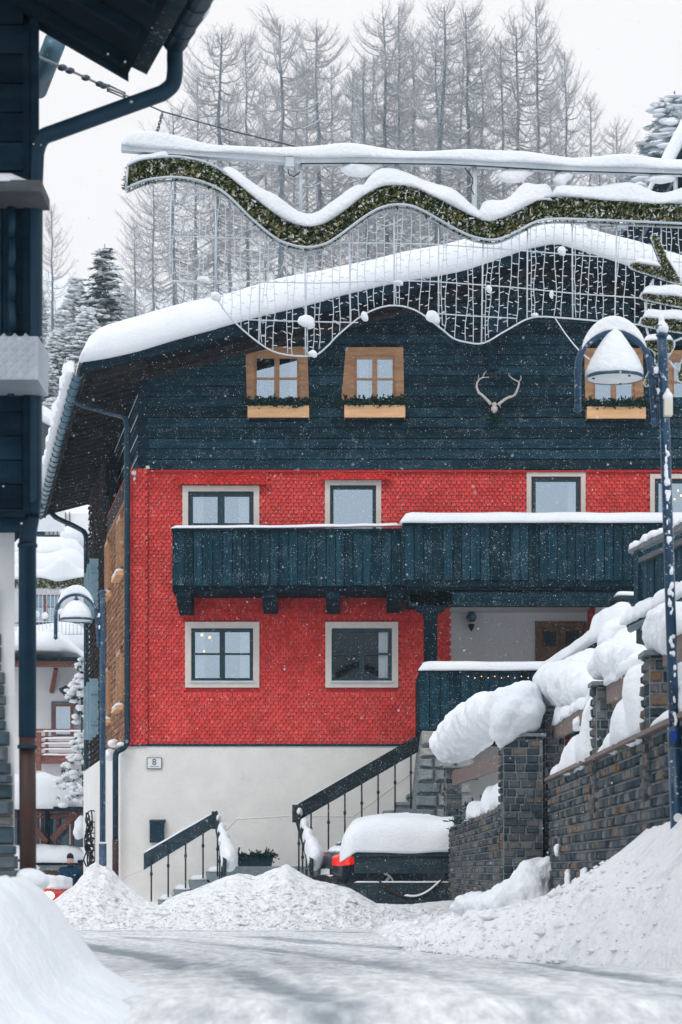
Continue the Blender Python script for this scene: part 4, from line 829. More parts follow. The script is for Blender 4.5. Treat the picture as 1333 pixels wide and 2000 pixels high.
t = thing('barrier_chain', P(800, 1750, Yb_ - .1), 'thin snow dusted chain hanging slack across the dark planks', 'chain')
mb = MB(); cp = smooth_path([P(738, 1716, Yb_ - .05), P(752, 1731, Yb_ - .05), P(775, 1746, Yb_ - .06), P(805, 1752, Yb_ - .06), P(832, 1745, Yb_ - .06), P(855, 1727, Yb_ - .05), P(869, 1712, Yb_ - .05)], 8); mb.tube(cp, .018, 6); build(mb, 'chain_links', 'rust', t)
mb = MB(); loaf(mb, [p + Vector((0, -.01, .01)) for p in cp[20:44]], .05, .035, nz=.6, ds=.04); build(mb, 'snow_cover', 'snow', t)

# ------------------------------------------------------------------ cars
def car(name, loc, yaw, paint, label, L_=4.3, snow=True, lit=False):
    t = thing(name, (0, 0, 0), label, 'car'); hw = .86
    prof = [(-2.15, .42, .80, .80), (-2.1, .30, .86, .86), (-1.95, .24, .92, .93), (-1.5, .20, .95, 1.32), (-.9, .18, .95, 1.44), (0, .18, .94, 1.46), (.55, .18, .93, 1.36), (1.05, .18, .92, .96), (1.6, .20, .84, .86), (1.95, .26, .72, .73), (2.12, .34, .60, .60)]
    rings = []
    for x, b, s, r_ in prof:
        e = 1 - .10 * (abs(x) / 2.15) ** 4; ring = [(x, -hw * e * .92, b), (x, -hw * e, b + .12), (x, -hw * e, (b + s) / 2), (x, -hw * e * .97, s), (x, -hw * .6 * e, s + .03), (x, hw * .6 * e, s + .03), (x, hw * e * .97, s), (x, hw * e, (b + s) / 2), (x, hw * e, b + .12), (x, hw * e * .92, b)]; rings.append([Vector(q) for q in ring])
    m1 = MB(); m1.loft(rings); body = build(m1, 'body', paint, t); sb = body.modifiers.new('s', 'SUBSURF'); sb.levels = 2; sb.render_levels = 2
    gl = [(-1.95, .90, .93), (-1.5, .90, 1.32), (-.9, .9, 1.43), (0, .9, 1.45), (.5, .9, 1.36), (1.1, .88, .93)]; rings = []
    for x, s, r_ in gl:
        tw = .74 if r_ > 1.1 else .80; rings.append([Vector(q) for q in [(x, -.82, s), (x, -(tw + .82) / 2, (s + r_) / 2), (x, -tw * .88, r_ - .03), (x, -tw * .5, r_), (x, tw * .5, r_), (x, tw * .88, r_ - .03), (x, (tw + .82) / 2, (s + r_) / 2), (x, .82, s)]])
    m1 = MB(); m1.loft(rings); g = build(m1, 'glasshouse', 'pipe', t)
    m1 = MB(); m1.hexa([(-1.35, -.66, 1.36), (.3, -.66, 1.40), (.3, .66, 1.40), (-1.35, .66, 1.36), (-1.3, -.6, 1.44), (.25, -.6, 1.47), (.25, .6, 1.47), (-1.3, .6, 1.44)]); build(m1, 'roof', paint, t)
    for x in (-1.32, 1.30):
        for s in (-1, 1):
            m1 = MB(); ring = [[Vector((x + r_ * math.cos(2 * math.pi * k / 24), s * y, .31 + r_ * math.sin(2 * math.pi * k / 24))) for k in range(24)] for r_, y in ((.24, .89), (.30, .895), (.32, .86), (.32, .68))]; m1.loft(ring, False); wh = build(m1, 'wheel', 'rubber', t)
            m1 = MB(); 
            for k in range(7):
                a = 2 * math.pi * k / 7; m1.beam((x, s * .885, .31), (x + .22 * math.cos(a), s * .885, .31 + .22 * math.sin(a)), .05, .03, up=(0, 1, 0))
            rr = [Vector((x + .225 * math.cos(2 * math.pi * k / 20), s * .885, .31 + .225 * math.sin(2 * math.pi * k / 20))) for k in range(21)]; m1.tube(rr, .02, 6, cap=False); build(m1, 'rim', 'rim', wh)
    for s in (-1, 1):
        m1 = MB(); m1.loft([[Vector(q) for q in r_] for r_ in ([(-1.62, s * .872, .80), (-1.62, s * .872, .89), (-1.62, s * .84, .93), (-1.62, s * .80, .76)], [(-1.98, s * .86, .70), (-1.98, s * .86, .90), (-1.98, s * .80, .94), (-1.98, s * .78, .70)], [(-2.16, s * .72, .68), (-2.16, s * .76, .86), (-2.12, s * .68, .92), (-2.12, s * .66, .68)], [(-2.19, s * .42, .70), (-2.19, s * .42, .84), (-2.15, s * .42, .88), (-2.15, s * .42, .70)])], sm=False); build(m1, 'tail_light', 'tail', t)
        m1 = MB(); m1.ell((2.06, s * .66, .60), (.10, .15, .085), 12, 8); build(m1, 'headlight', 'headlight' if lit else 'white', t)
        m1 = MB(); m1.ell((.75, s * .98, 1.0), (.07, .1, .07), 10, 6); build(m1, 'mirror', 'black', t)
    m1 = MB(); m1.box(-2.20, -2.185, -.26, .26, .52, .63); pl = build(m1, 'number_plate', 'white', t)
    m1 = MB(); m1.box(-2.22, -2.0, -.85, .85, .34, .48); m1.box(2.0, 2.2, -.8, .8, .34, .46); bevel(build(m1, 'bumper', 'rubber', t), .05, 3)
    t.location = loc; t.rotation_euler = (0, 0, yaw); return t
c1 = car('parked_car', (1.78, 47.4, .40), R(18), 'paintdark', 'dark parked car behind the plank barrier with a bright red tail light')
# local snow on its boot and roof
blobs('snow_cover', c1, [((-1.75, -.45, .97), (.32, .36, .10)), ((-1.75, .2, .98), (.34, .5, .10)), ((-.6, 0, 1.50), (1.1, .66, .22)), ((-1.45, -.25, 1.2), (.22, .35, .10)), ((-2.2, -.3, .5), (.08, .3, .04)), ((-1.9, -.8, .95), (.2, .08, .05))], vox=.035, sm=4, disp=.03)
c2 = car('snowed_car', (XX(-40, 50.2), 51.2, -.12), R(-28), 'paintred', 'red car half buried in snow with one headlight lit beside the man', lit=True)
blobs('snow_cover', c2, [((1.45, 0, .93), (.62, .76, .09)), ((.8, 0, 1.17), (.35, .70, .13)), ((-.4, 0, 1.50), (1.0, .7, .16)), ((1.85, -.1, .78), (.22, .6, .09)), ((1.3, -.84, .80), (.45, .06, .12))], vox=.035, sm=3, disp=.03)

# ------------------------------------------------------------------ man behind the snow heap
def skinmesh(name, joints, edges, m, parent, sub=2, root=0):
    me = bpy.data.meshes.new(name); me.from_pydata([Vector(j[0]) for j in joints], edges, []); o = bpy.data.objects.new(name, me); COL.objects.link(o); o.parent = parent; ORG[o.name] = org(parent)
    sk = o.modifiers.new('skin', 'SKIN'); sk.use_smooth_shade = True
    if not me.skin_vertices: me.attributes.new
    return o
def skin_person():
    import bmesh
    Yp = 59.0; ground = -.42; bx = XX(138, Yp); t = thing('person', (bx, Yp, ground), 'man in a blue quilted jacket and dark knitted hat standing behind the snow heap', 'person')
    def sk(name, J, E, m, sub=2):
        bm = bmesh.new(); lay = bm.verts.layers.skin.verify(); vs = []
        for i, (p, r_) in enumerate(J):
            v = bm.verts.new(p); v[lay].radius = (r_, r_) if not isinstance(r_, tuple) else r_; v[lay].use_root = (i == 0); vs.append(v)
        for a, b in E: bm.edges.new((vs[a], vs[b]))
        me = bpy.data.meshes.new(name); bm.to_mesh(me); bm.free(); me.materials.append(M[m]); o = bpy.data.objects.new(name, me); COL.objects.link(o); o.parent = t; ORG[o.name] = org(t)
        s_ = o.modifiers.new('skin', 'SKIN'); s_.use_smooth_shade = True; u = o.modifiers.new('sub', 'SUBSURF'); u.levels = sub; u.render_levels = sub; return o
    # body: pelvis root, legs, spine, neck, head, arms with wrists (left arm bent towards the shovel of snow)
    J = [((0, 0, .92), .13), ((0, 0, 1.15), .12), ((0, .0, 1.38), .14), ((0, -.01, 1.50), .06), ((0, -.02, 1.58), .055), ((0, -.025, 1.68), .085), ((0, -.02, 1.77), .07),
         ((-.10, 0, .86), .095), ((-.11, -.02, .48), .065), ((-.12, .02, .09), .045), ((-.12, -.13, .04), .04), ((.10, 0, .86), .095), ((.12, -.02, .48), .065), ((.13, .02, .09), .045), ((.13, -.13, .04), .04),
         ((-.19, 0, 1.42), .065), ((-.27, .01, 1.16), .05), ((-.25, -.10, .92), .035), ((.19, 0, 1.42), .065), ((.28, .0, 1.17), .05), ((.22, -.16, .98), .035)]
    Ed = [(0, 1), (1, 2), (2, 3), (3, 4), (4, 5), (5, 6), (0, 7), (7, 8), (8, 9), (9, 10), (0, 11), (11, 12), (12, 13), (13, 14), (2, 15), (15, 16), (16, 17), (2, 18), (18, 19), (19, 20)]
    sk('body', J, Ed, 'skin')
    for s, w_ in ((-1, (-.25, -.12, .88)), (1, (.21, -.19, .95))):
        Jh = [(w_, .028)]; Eh = []
        for k in range(5):
            a = Vector(w_) + Vector(((k - 2) * .018 * s, -.02, -.05)); b = a + Vector((0, -.012, -.035 - .006 * (2 - abs(k - 2)))); c = b + Vector((0, .01, -.028))
            if k == 0: a = Vector(w_) + Vector((-.03 * s, -.02, -.02)); b = a + Vector((-.02 * s, -.01, -.03)); c = b + Vector((0, 0, -.02))
            i = len(Jh); Jh += [(a, .011), (b, .010), (c, .008)]; Eh += [(0, i), (i, i + 1), (i + 1, i + 2)]
        sk('glove', Jh, Eh, 'cloth', 1)
    sk('jacket', [((0, 0, .90), .19), ((0, 0, 1.08), .185), ((0, 0, 1.28), .195), ((0, 0, 1.42), .16), ((0, -.01, 1.53), .105), ((-.20, 0, 1.42), .105), ((-.29, .01, 1.16), .085), ((-.26, -.09, .96), .065), ((.20, 0, 1.42), .105), ((.30, .0, 1.17), .085), ((.24, -.14, 1.02), .065)],
       [(0, 1), (1, 2), (2, 3), (3, 4), (3, 5), (5, 6), (6, 7), (3, 8), (8, 9), (9, 10)], 'jacket')
    sk('trousers', [((0, 0, .92), .155), ((-.10, 0, .84), .115), ((-.11, -.02, .48), .085), ((-.12, .02, .12), .07), ((.10, 0, .84), .115), ((.12, -.02, .48), .085), ((.13, .02, .12), .07)], [(0, 1), (1, 2), (2, 3), (0, 4), (4, 5), (5, 6)], 'cloth')
    sk('scarf', [((-.07, -.06, 1.55), .05), ((0, -.10, 1.54), .055), ((.07, -.06, 1.55), .05), ((0, .06, 1.57), .05)], [(0, 1), (1, 2), (2, 3)], 'cloth')
    mb = MB(); o_ = org(t)
    mb.ell(o_ + Vector((0, -.035, 1.67)), (.078, .092, .115), 18, 14); mb.ell(o_ + Vector((0, -.128, 1.655)), (.014, .022, .026), 8, 6); mb.ell(o_ + Vector((-.08, -.02, 1.66)), (.012, .02, .03), 8, 6); mb.ell(o_ + Vector((.08, -.02, 1.66)), (.012, .02, .03), 8, 6); build(mb, 'head', 'skin', t)
    for x in (-.03, .03): build(MB().ell(o_ + Vector((x, -.115, 1.685)), (.011, .008, .007), 8, 6), 'eye', 'ink', t)
    build(MB().ell(o_ + Vector((0, -.12, 1.615)), (.022, .008, .006), 8, 6), 'mouth', 'redink', t)
    mb = MB(); mb.loft([[o_ + Vector((r_ * math.cos(2 * math.pi * k / 18) * .94, -.028 + r_ * 1.08 * math.sin(2 * math.pi * k / 18), z + (.012 if k > 9 else -.0))) for k in range(18)] for r_, z in ((.086, 1.70), (.092, 1.715), (.093, 1.74), (.085, 1.78), (.065, 1.81), (.03, 1.83), (.005, 1.835))]); build(mb, 'knitted_hat', 'cloth', t)
    build(MB().box(o_.x + .10, o_.x + .15, o_.y - .215, o_.y - .20, o_.z + 1.30, o_.z + 1.315), 'jacket_badge', 'white', t)
    for z in (1.0, 1.12, 1.24, 1.36):
        mb = MB(); mb.tube([o_ + Vector((.178 * math.cos(2 * math.pi * k / 20), .178 * math.sin(2 * math.pi * k / 20), z)) for k in range(21)], .006, 5, cap=False); build(mb, 'jacket_seam', 'cloth', t)
skin_person()

# ------------------------------------------------------------------ block walls, piers and their snow
def wallX(Y, c): return (28.5 * Y + c) / FPX
def blockface(mb, o, u, n, W, H, bw, bh, d=.03, jw=.35, rndf=None):
    o = Vector(o); u = Vector(u); n = Vector(n); z = 0
    while z < H - .02:
        h = min(bh * random.uniform(.88, 1.12), H - z); x = -random.random() * bw * .6
        while x < W:
            w_ = bw * random.uniform(1 - jw, 1 + jw); a = max(x, 0) + .008; b = min(x + w_, W) - .008; x += w_
            if b - a < .02: continue
            dd = d * random.uniform(.5, 1.2); g = .007; i = .012; Zv = Vector((0, 0, 1)); tz = random.uniform(-.006, .006)
            q = lambda s, zz, k: o + u * s + Zv * zz + n * k
            j = lambda: random.uniform(-.006, .006)
            f0 = [q(a, z + g, 0), q(b, z + g, 0), q(b, z + h - g, 0), q(a, z + h - g, 0)]
            f1 = [q(a + i + j(), z + g + i + tz, dd), q(b - i + j(), z + g + i + tz, dd + j()), q(b - i + j(), z + h - g - i + tz, dd + j()), q(a + i + j(), z + h - g - i + tz, dd)]
            mb.add(f0 + f1, [(4, 5, 6, 7), (0, 1, 5, 4), (1, 2, 6, 5), (2, 3, 7, 6), (3, 0, 4, 7)], random.random())
        z += h
def pier(name, x0, x1, y0, y1, z0, z1, par, bw=.17, bh=.10):
    core = build(MB().box(x0 + .02, x1 - .02, y0 + .02, y1 - .02, z0, z1), name, 'mortar', par)
    m1 = MB(); blockface(m1, (x0 + .02, y0 + .02, z0), (1, 0, 0), (0, -1, 0), x1 - x0 - .04, z1 - z0, bw, bh); blockface(m1, (x0 + .02, y0 + .02, z0), (0, 1, 0), (-1, 0, 0), y1 - y0 - .04, z1 - z0, bw, bh)
    build(m1, 'block_facing', 'block', core); m1 = MB(); m1.box(x0 - .02, x1 + .02, y0 - .02, y1 + .02, z1, z1 + .035); build(m1, 'cap_stone', 'mortar', core); return core
# near wall
W2 = thing('garden_wall', (2.25, 22, .3), 'long retaining wall of small grey and rust coloured stone blocks beside the snow bank', 'wall')
ys0, ys1 = 12.6, 27.2
mb = MB(); mb.prism([Vector((wallX(ys0, 10200) + .03, ys0, -.1)), Vector((wallX(ys1, 10200) + .03, ys1, -.1)), Vector((wallX(ys1, 10200) + .35, ys1, -.1)), Vector((wallX(ys0, 10200) + .35, ys0, -.1))], (0, 0, 2.10)); build(mb, 'wall_core', 'mortar', W2)
mb = MB(); u = Vector((wallX(ys1, 10200) - wallX(ys0, 10200), ys1 - ys0, 0)).normalized()
blockface(mb, (wallX(ys0, 10200) + .03, ys0, .2), u, (-1, 0, 0), ys1 - ys0, 1.78, .28, .088, jw=.45)
blockface(mb, (wallX(ys1, 10200) + .03, ys1, .2), (1, 0, 0), (0, 1, 0), .3, 1.78, .16, .088); build(mb, 'block_facing', 'block', W2)
mb = MB(); mb.prism([Vector((wallX(ys0, 10200) - .04, ys0, 2.0)), Vector((wallX(ys1, 10200) - .04, ys1 + .03, 2.0)), Vector((wallX(ys1, 10200) + .4, ys1 + .03, 2.0)), Vector((wallX(ys0, 10200) + .4, ys0, 2.0))], (0, 0, .035)); build(mb, 'coping', 'coping', W2)
mb = MB()
for a, b, hh, sd_ in ((27.0, 22.3, .44, 1), (21.7, 18.3, .46, 2), (17.8, 13, .36, 3)):
    hf = lambda t_, hh=hh, sd_=sd_: hh * (.12 + 1.0 * t_ ** .8) * (1 + .14 * math.sin(t_ * 14 + sd_))
    m1 = MB(); loaf(m1, [Vector((wallX(a, 10200) + .24, a, 2.03)), Vector((wallX(b, 10200) + .24, b, 2.03))], .5, hf, nz=.45, fr=2.2, ds=.09, seed=sd_, pw=.8, er=.05, m=14); build(m1, 'snow_cover', 'snow', W2)
PB = [(27.8, 1062, .27, 2.86), (21.85, 1161, .25, 2.71), (17.9, 1264, .21, 2.63), (14.3, 1405, .2, 2.6)]
for Y, px, w_, zt_ in PB:
    x0 = XX(px, Y); pier('pier', x0, x0 + w_, Y, Y + .36, 1.5 if Y < 27 else .3, zt_ - .035, W2, .12, .09)
for (Ya, Yb2) in ((27.7, 22.25), (21.8, 18.3), (17.8, 14.7)):
    xa, xb = wallX(Ya, 10200) + .10, wallX(Yb2, 10200) + .10
    b_ = build(MB().hexa([(xa, Ya, 2.50), (xb, Yb2, 2.43), (xb + .06, Yb2, 2.43), (xa + .06, Ya, 2.50), (xa, Ya, 2.68), (xb, Yb2, 2.60), (xb + .06, Yb2, 2.60), (xa + .06, Ya, 2.68)]), 'rail', 'coping', W2)
    m1 = MB(); loaf(m1, [Vector((xa + .08, Ya, 2.68)), Vector((xb + .08, Yb2, 2.60))], .22, lambda t_: .10 + .12 * abs(2 * t_ - 1) ** 2, nz=.35, ds=.1, seed=Ya, er=.1); build(m1, 'snow_cover', 'snow', b_)
def Pp(px, py, Y): return P(px, py, Y)
blobs('pier_snow', W2, chain([(P(1075, 1345, 27.9), (.17, .28, .19)), (P(1100, 1335, 27.9), (.30, .34, .25)), (P(1125, 1336, 26.8), (.28, .5, .24)), (P(1150, 1345, 25.4), (.18, .6, .19))], 4), vox=.028, sm=4, smx=5, disp=.08, dsz=.25)
blobs('pier_snow', W2, chain([(P(1180, 1300, 22.0), (.13, .2, .15)), (P(1202, 1289, 22.0), (.235, .28, .19)), (P(1232, 1296, 21), (.18, .5, .17)), (P(1252, 1312, 20), (.10, .5, .12))], 4), vox=.024, sm=4, smx=5, disp=.065, dsz=.22)
blobs('pier_snow', W2, chain([(P(1284, 1240, 18.0), (.10, .16, .14)), (P(1303, 1232, 18.05), (.18, .24, .20)), (P(1335, 1236, 17.4), (.17, .4, .19))], 4), vox=.02, sm=4, smx=5, disp=.055, dsz=.2)
blobs('pier_snow', W2, [(P(1432, 1200, 14.4), (.2, .3, .18)), ], vox=.03, sm=5, disp=.04)
# lumps of snow pushed off the rail and stuck to the wall face
for q in ([(1133, 1412, 24.5, .09), (1147, 1420, 24.2, .07), (1125, 1425, 24.6, .06)],):
    blobs('snow_clod', W2, [(P(a, b, Y), (r, r * 1.4, r * .8)) for a, b, Y, r in q], vox=.02, sm=2, disp=.03)
m1 = []
for px, y0, y1 in ((1108, 1738, 1708), (1140, 1736, 1702), (1153, 1738, 1712), (1165, 1738, 1706), (1088, 1668, 1655)):
    Y = 10200 / (px - 695 + .001) if px > 700 else 27; Y = 10200 / (px - 690)
    m1 += [(P(px + random.uniform(-1, 1), y, Y) + Vector((.01, 0, 0)), (.035, .07 + random.random() * .10, .045)) for y in range(y1, y0, 9)]
blobs('stuck_snow', W2, m1, vox=.018, sm=2, smx=2, disp=.03, dsz=.08)['kind'] = 'stuff'
# far wall with its end piers
W1 = thing('garden_wall', (2.0, 36, .3), 'farther stone block wall with tall end pier, topped by a plank and huge overhanging snow', 'wall')
y0, y1 = 27.95, 45.4; X1 = lambda Y: wallX(Y, 7950)
mb = MB(); mb.prism([Vector((X1(y0) + .03, y0, -.1)), Vector((X1(y1) + .03, y1, -.1)), Vector((X1(y1) + .33, y1, -.1)), Vector((X1(y0) + .33, y0, -.1))], (0, 0, 1.88)); build(mb, 'wall_core', 'mortar', W1)
mb = MB(); u = Vector((X1(y1) - X1(y0), y1 - y0, 0)).normalized(); blockface(mb, (X1(y0) + .03, y0, 0), u, (-1, 0, 0), y1 - y0, 1.76, .34, .088, jw=.4); build(mb, 'block_facing', 'block', W1)
pier('pier', XX(980, 27.4), XX(1064, 27.4), 27.4, 27.95, .1, 2.52, W1, .15, .088)
pier('pier', XX(868, 45.4), XX(904, 45.4), 45.2, 45.7, 0, 2.92, W1, .2, .10)
bd = build(MB().hexa([(X1(28) + .12, 28, 2.22), (X1(45) + .12, 45.2, 2.58), (X1(45) + .18, 45.2, 2.58), (X1(28) + .18, 28, 2.22), (X1(28) + .12, 28, 2.42), (X1(45) + .12, 45.2, 2.84), (X1(45) + .18, 45.2, 2.84), (X1(28) + .18, 28, 2.42)]), 'rail', 'coping', W1)
m1 = MB(); loaf(m1, [Vector((X1(28) + .20, 28, 1.78)), Vector((X1(38) + .18, 38, 1.78))], .36, lambda t_: .34 * (1 - t_) + .08 + .08 * math.sin(t_ * 17), nz=.5, fr=1.8, ds=.12, pw=.8); build(m1, 'snow_cover', 'snow', W1)
blobs('pier_snow', W1, chain([(P(1006, 1384, 27.6), (.33, .33, .29)), (P(966, 1394, 29.8), (.26, .8, .24)), (P(945, 1400, 32.5), (.34, 1.1, .29)), (P(912, 1426, 37), (.40, 1.4, .34)), (P(886, 1454, 43.5), (.41, 1.2, .34))], 5) + [(P(1020, 1395, 27.5), (.26, .28, .24)), (P(985, 1410, 27.4), (.22, .24, .22)), (P(1030, 1370, 27.7), (.2, .28, .22)), (P(982, 1440, 27.5), (.07, .1, .16))], vox=.035, sm=4, smx=5, disp=.10, dsz=.32)
mb = MB(); fir_sprigs(mb, X1(38) + .2, X1(38) + .5, 36, 42, 1.7, 2.4, 160, .5); tag(build(mb, 'hedge', 'fir', None, at=(2, 38, 1.7)), 'dark clipped hedge showing behind the plank of the farther block wall', 'hedge')
# snow in the niche beside the tall pier
blobs('niche_snow', W2, chain([(P(1068, 1705, 27.1), (.13, .25, .20)), (P(1050, 1722, 27.1), (.18, .28, .24)), (P(1025, 1745, 27.0), (.25, .3, .22)), (P(985, 1762, 27.2), (.3, .4, .15)), (P(930, 1770, 28.2), (.3, .5, .10))], 4), vox=.025, sm=4, smx=5, disp=.08, dsz=.2)
# snowy stair rail rising to the porch on the right
t = thing('porch_stair_rail', P(1080, 1330, 46), 'snow covered sloping rail climbing to the porch behind the block wall piers', 'railing')
ra = [P(1060, 1330, 46.5), P(1120, 1290, 45.5), P(1185, 1250, 44.5), P(1240, 1232, 44)]
h = build(MB().beam(ra[0], ra[2], .06, .22).beam(ra[2], ra[3], .06, .2), 'rail_board', 'planks', t)
m1 = MB(); loaf(m1, [p + Vector((0, 0, .08)) for p in smooth_path(ra, 4)], .32, lambda t_: .22 + (.28 if t_ > .66 else 0), nz=.2, ds=.08, seed=3); build(m1, 'snow_cover', 'snow', h)
for p in ra: build(MB().box(p.x - .04, p.x + .04, p.y, p.y + .08, 1.2, p.z), 'post', 'planks', t)
blobs('snow_cover', t, [(P(1215, 1228, 44), (.42, .5, .22)), (P(1240, 1270, 43), (.5, .6, .45)), (P(1190, 1255, 44), (.3, .4, .16)), (P(1110, 1330, 43), (.6, .9, .35)), (P(1180, 1310, 42), (.8, .9, .4))], vox=.05, sm=5, disp=.04)

# ------------------------------------------------------------------ neighbour's wooden terrace shed on the right
t = thing('wooden_shed', (4.2, 30, 1), 'dark plank shed with sloping snowy rails and gutter at the right edge', 'shed')
Ya, Yb2 = 34.0, 27.6
def PS(px, py):  # oblique plane between the two depths
    f = (px - 1228) / (1400 - 1228); return P(px, py, 1 / ((1 - f) / Ya + f / Yb2))
def strip(mb, pts, th, c=None): mb.prism([PS(a, b) for a, b in pts], (th * .9, th * .5, 0), c)
mb = MB(); strip(mb, [(1226, 1073), (1333, 1017), (1400, 982), (1400, 997), (1333, 1033), (1228, 1081)], .12); rl = build(mb, 'top_rail', 'greywood', t)
mb = MB(); loaf(mb, [PS(1230, 1072) + Vector((.06, .03, 0)), PS(1300, 1036) + Vector((.06, .03, 0)), PS(1400, 984) + Vector((.06, .03, 0))], .16, .075, nz=.5, fr=4, ds=.06); build(mb, 'snow_cover', 'snow', rl)
mb = MB(); strip(mb, [(1242, 1092), (1333, 1050), (1400, 1020), (1400, 1031), (1333, 1062), (1242, 1101)], .1); build(mb, 'middle_rail', 'greywood', t)
mb = MB(); x = 1248
while x < 1400:
    x2 = x + random.uniform(9, 14); o_ = .02 * random.random()
    mb.prism([PS(x, 1098 - (x - 1248) * .45) + Vector((.05 + o_, .03, 0)), PS(x2 - .8, 1098 - (x2 - 1248) * .45) + Vector((.05 + o_, .03, 0)), PS(x2 - .8, 1205 - (x2 - 1248) * .42) + Vector((.05 + o_, .03, 0)), PS(x, 1205 - (x - 1248) * .42) + Vector((.05 + o_, .03, 0))], (.04, .02, 0)); x = x2
build(mb, 'plank_wall', 'timberv', t)
build(MB().prism([PS(1238, 1078), PS(1247, 1076), PS(1247, 1200), PS(1238, 1200)], (.08, .1, 0)), 'post', 'timberv', t)
mb = MB(); strip(mb, [(1224, 1219), (1333, 1163), (1400, 1130), (1400, 1136), (1333, 1170), (1224, 1226)], .5); lr = build(mb, 'lower_roof', 'planks', t)
mb = MB(); loaf(mb, [PS(1224, 1218) + Vector((.2, .1, 0)), PS(1300, 1180) + Vector((.2, .1, 0)), PS(1400, 1129) + Vector((.2, .1, 0))], .6, .2, nz=.3, fr=2.5, ds=.08, er=.12); build(mb, 'snow_cover', 'snow', lr)
mb = MB(); a, b = PS(1232, 1229), PS(1400, 1146); mb.tube([a, b], .05, 8); build(mb, 'gutter', 'metal', t)
mb = MB(); mb.prism([PS(1243, 1225), PS(1400, 1148), PS(1400, 1300), PS(1243, 1300)], (.1, .1, 0)); build(mb, 'shed_wall', 'planks', t)
# small snowy canopy and post between porch and shed
t = thing('side_canopy', P(1215, 1250, 46), 'small snow topped canopy on a dark post between the porch and the shed', 'canopy')
Yc = 46; mb = MB(); mb.box(XX(1198, Yc), XX(1250, Yc), Yc, Yc + .8, ZZ(1172, Yc), ZZ(1166, Yc)); mb.box(XX(1205, Yc), XX(1250, Yc), Yc + .1, Yc + .7, ZZ(1180, Yc), ZZ(1172, Yc)); c_ = build(mb, 'canopy_roof', 'planks', t)
mb = MB(); loaf(mb, [P(1200, 1165, Yc + .3), P(1250, 1165, Yc + .3)], .6, .08, nz=.3, wd=(0, 1, 0), ds=.06); build(mb, 'snow_cover', 'snow', c_)
build(MB().box(XX(1197, Yc), XX(1222, Yc), Yc + .2, Yc + .45, 1.5, ZZ(1172, Yc)), 'post', 'timberv', t); build(MB().box(XX(1222, Yc), XX(1240, Yc), Yc + .6, Yc + .65, 1.5, ZZ(1180, Yc)), 'pine_panel', 'pine', t)
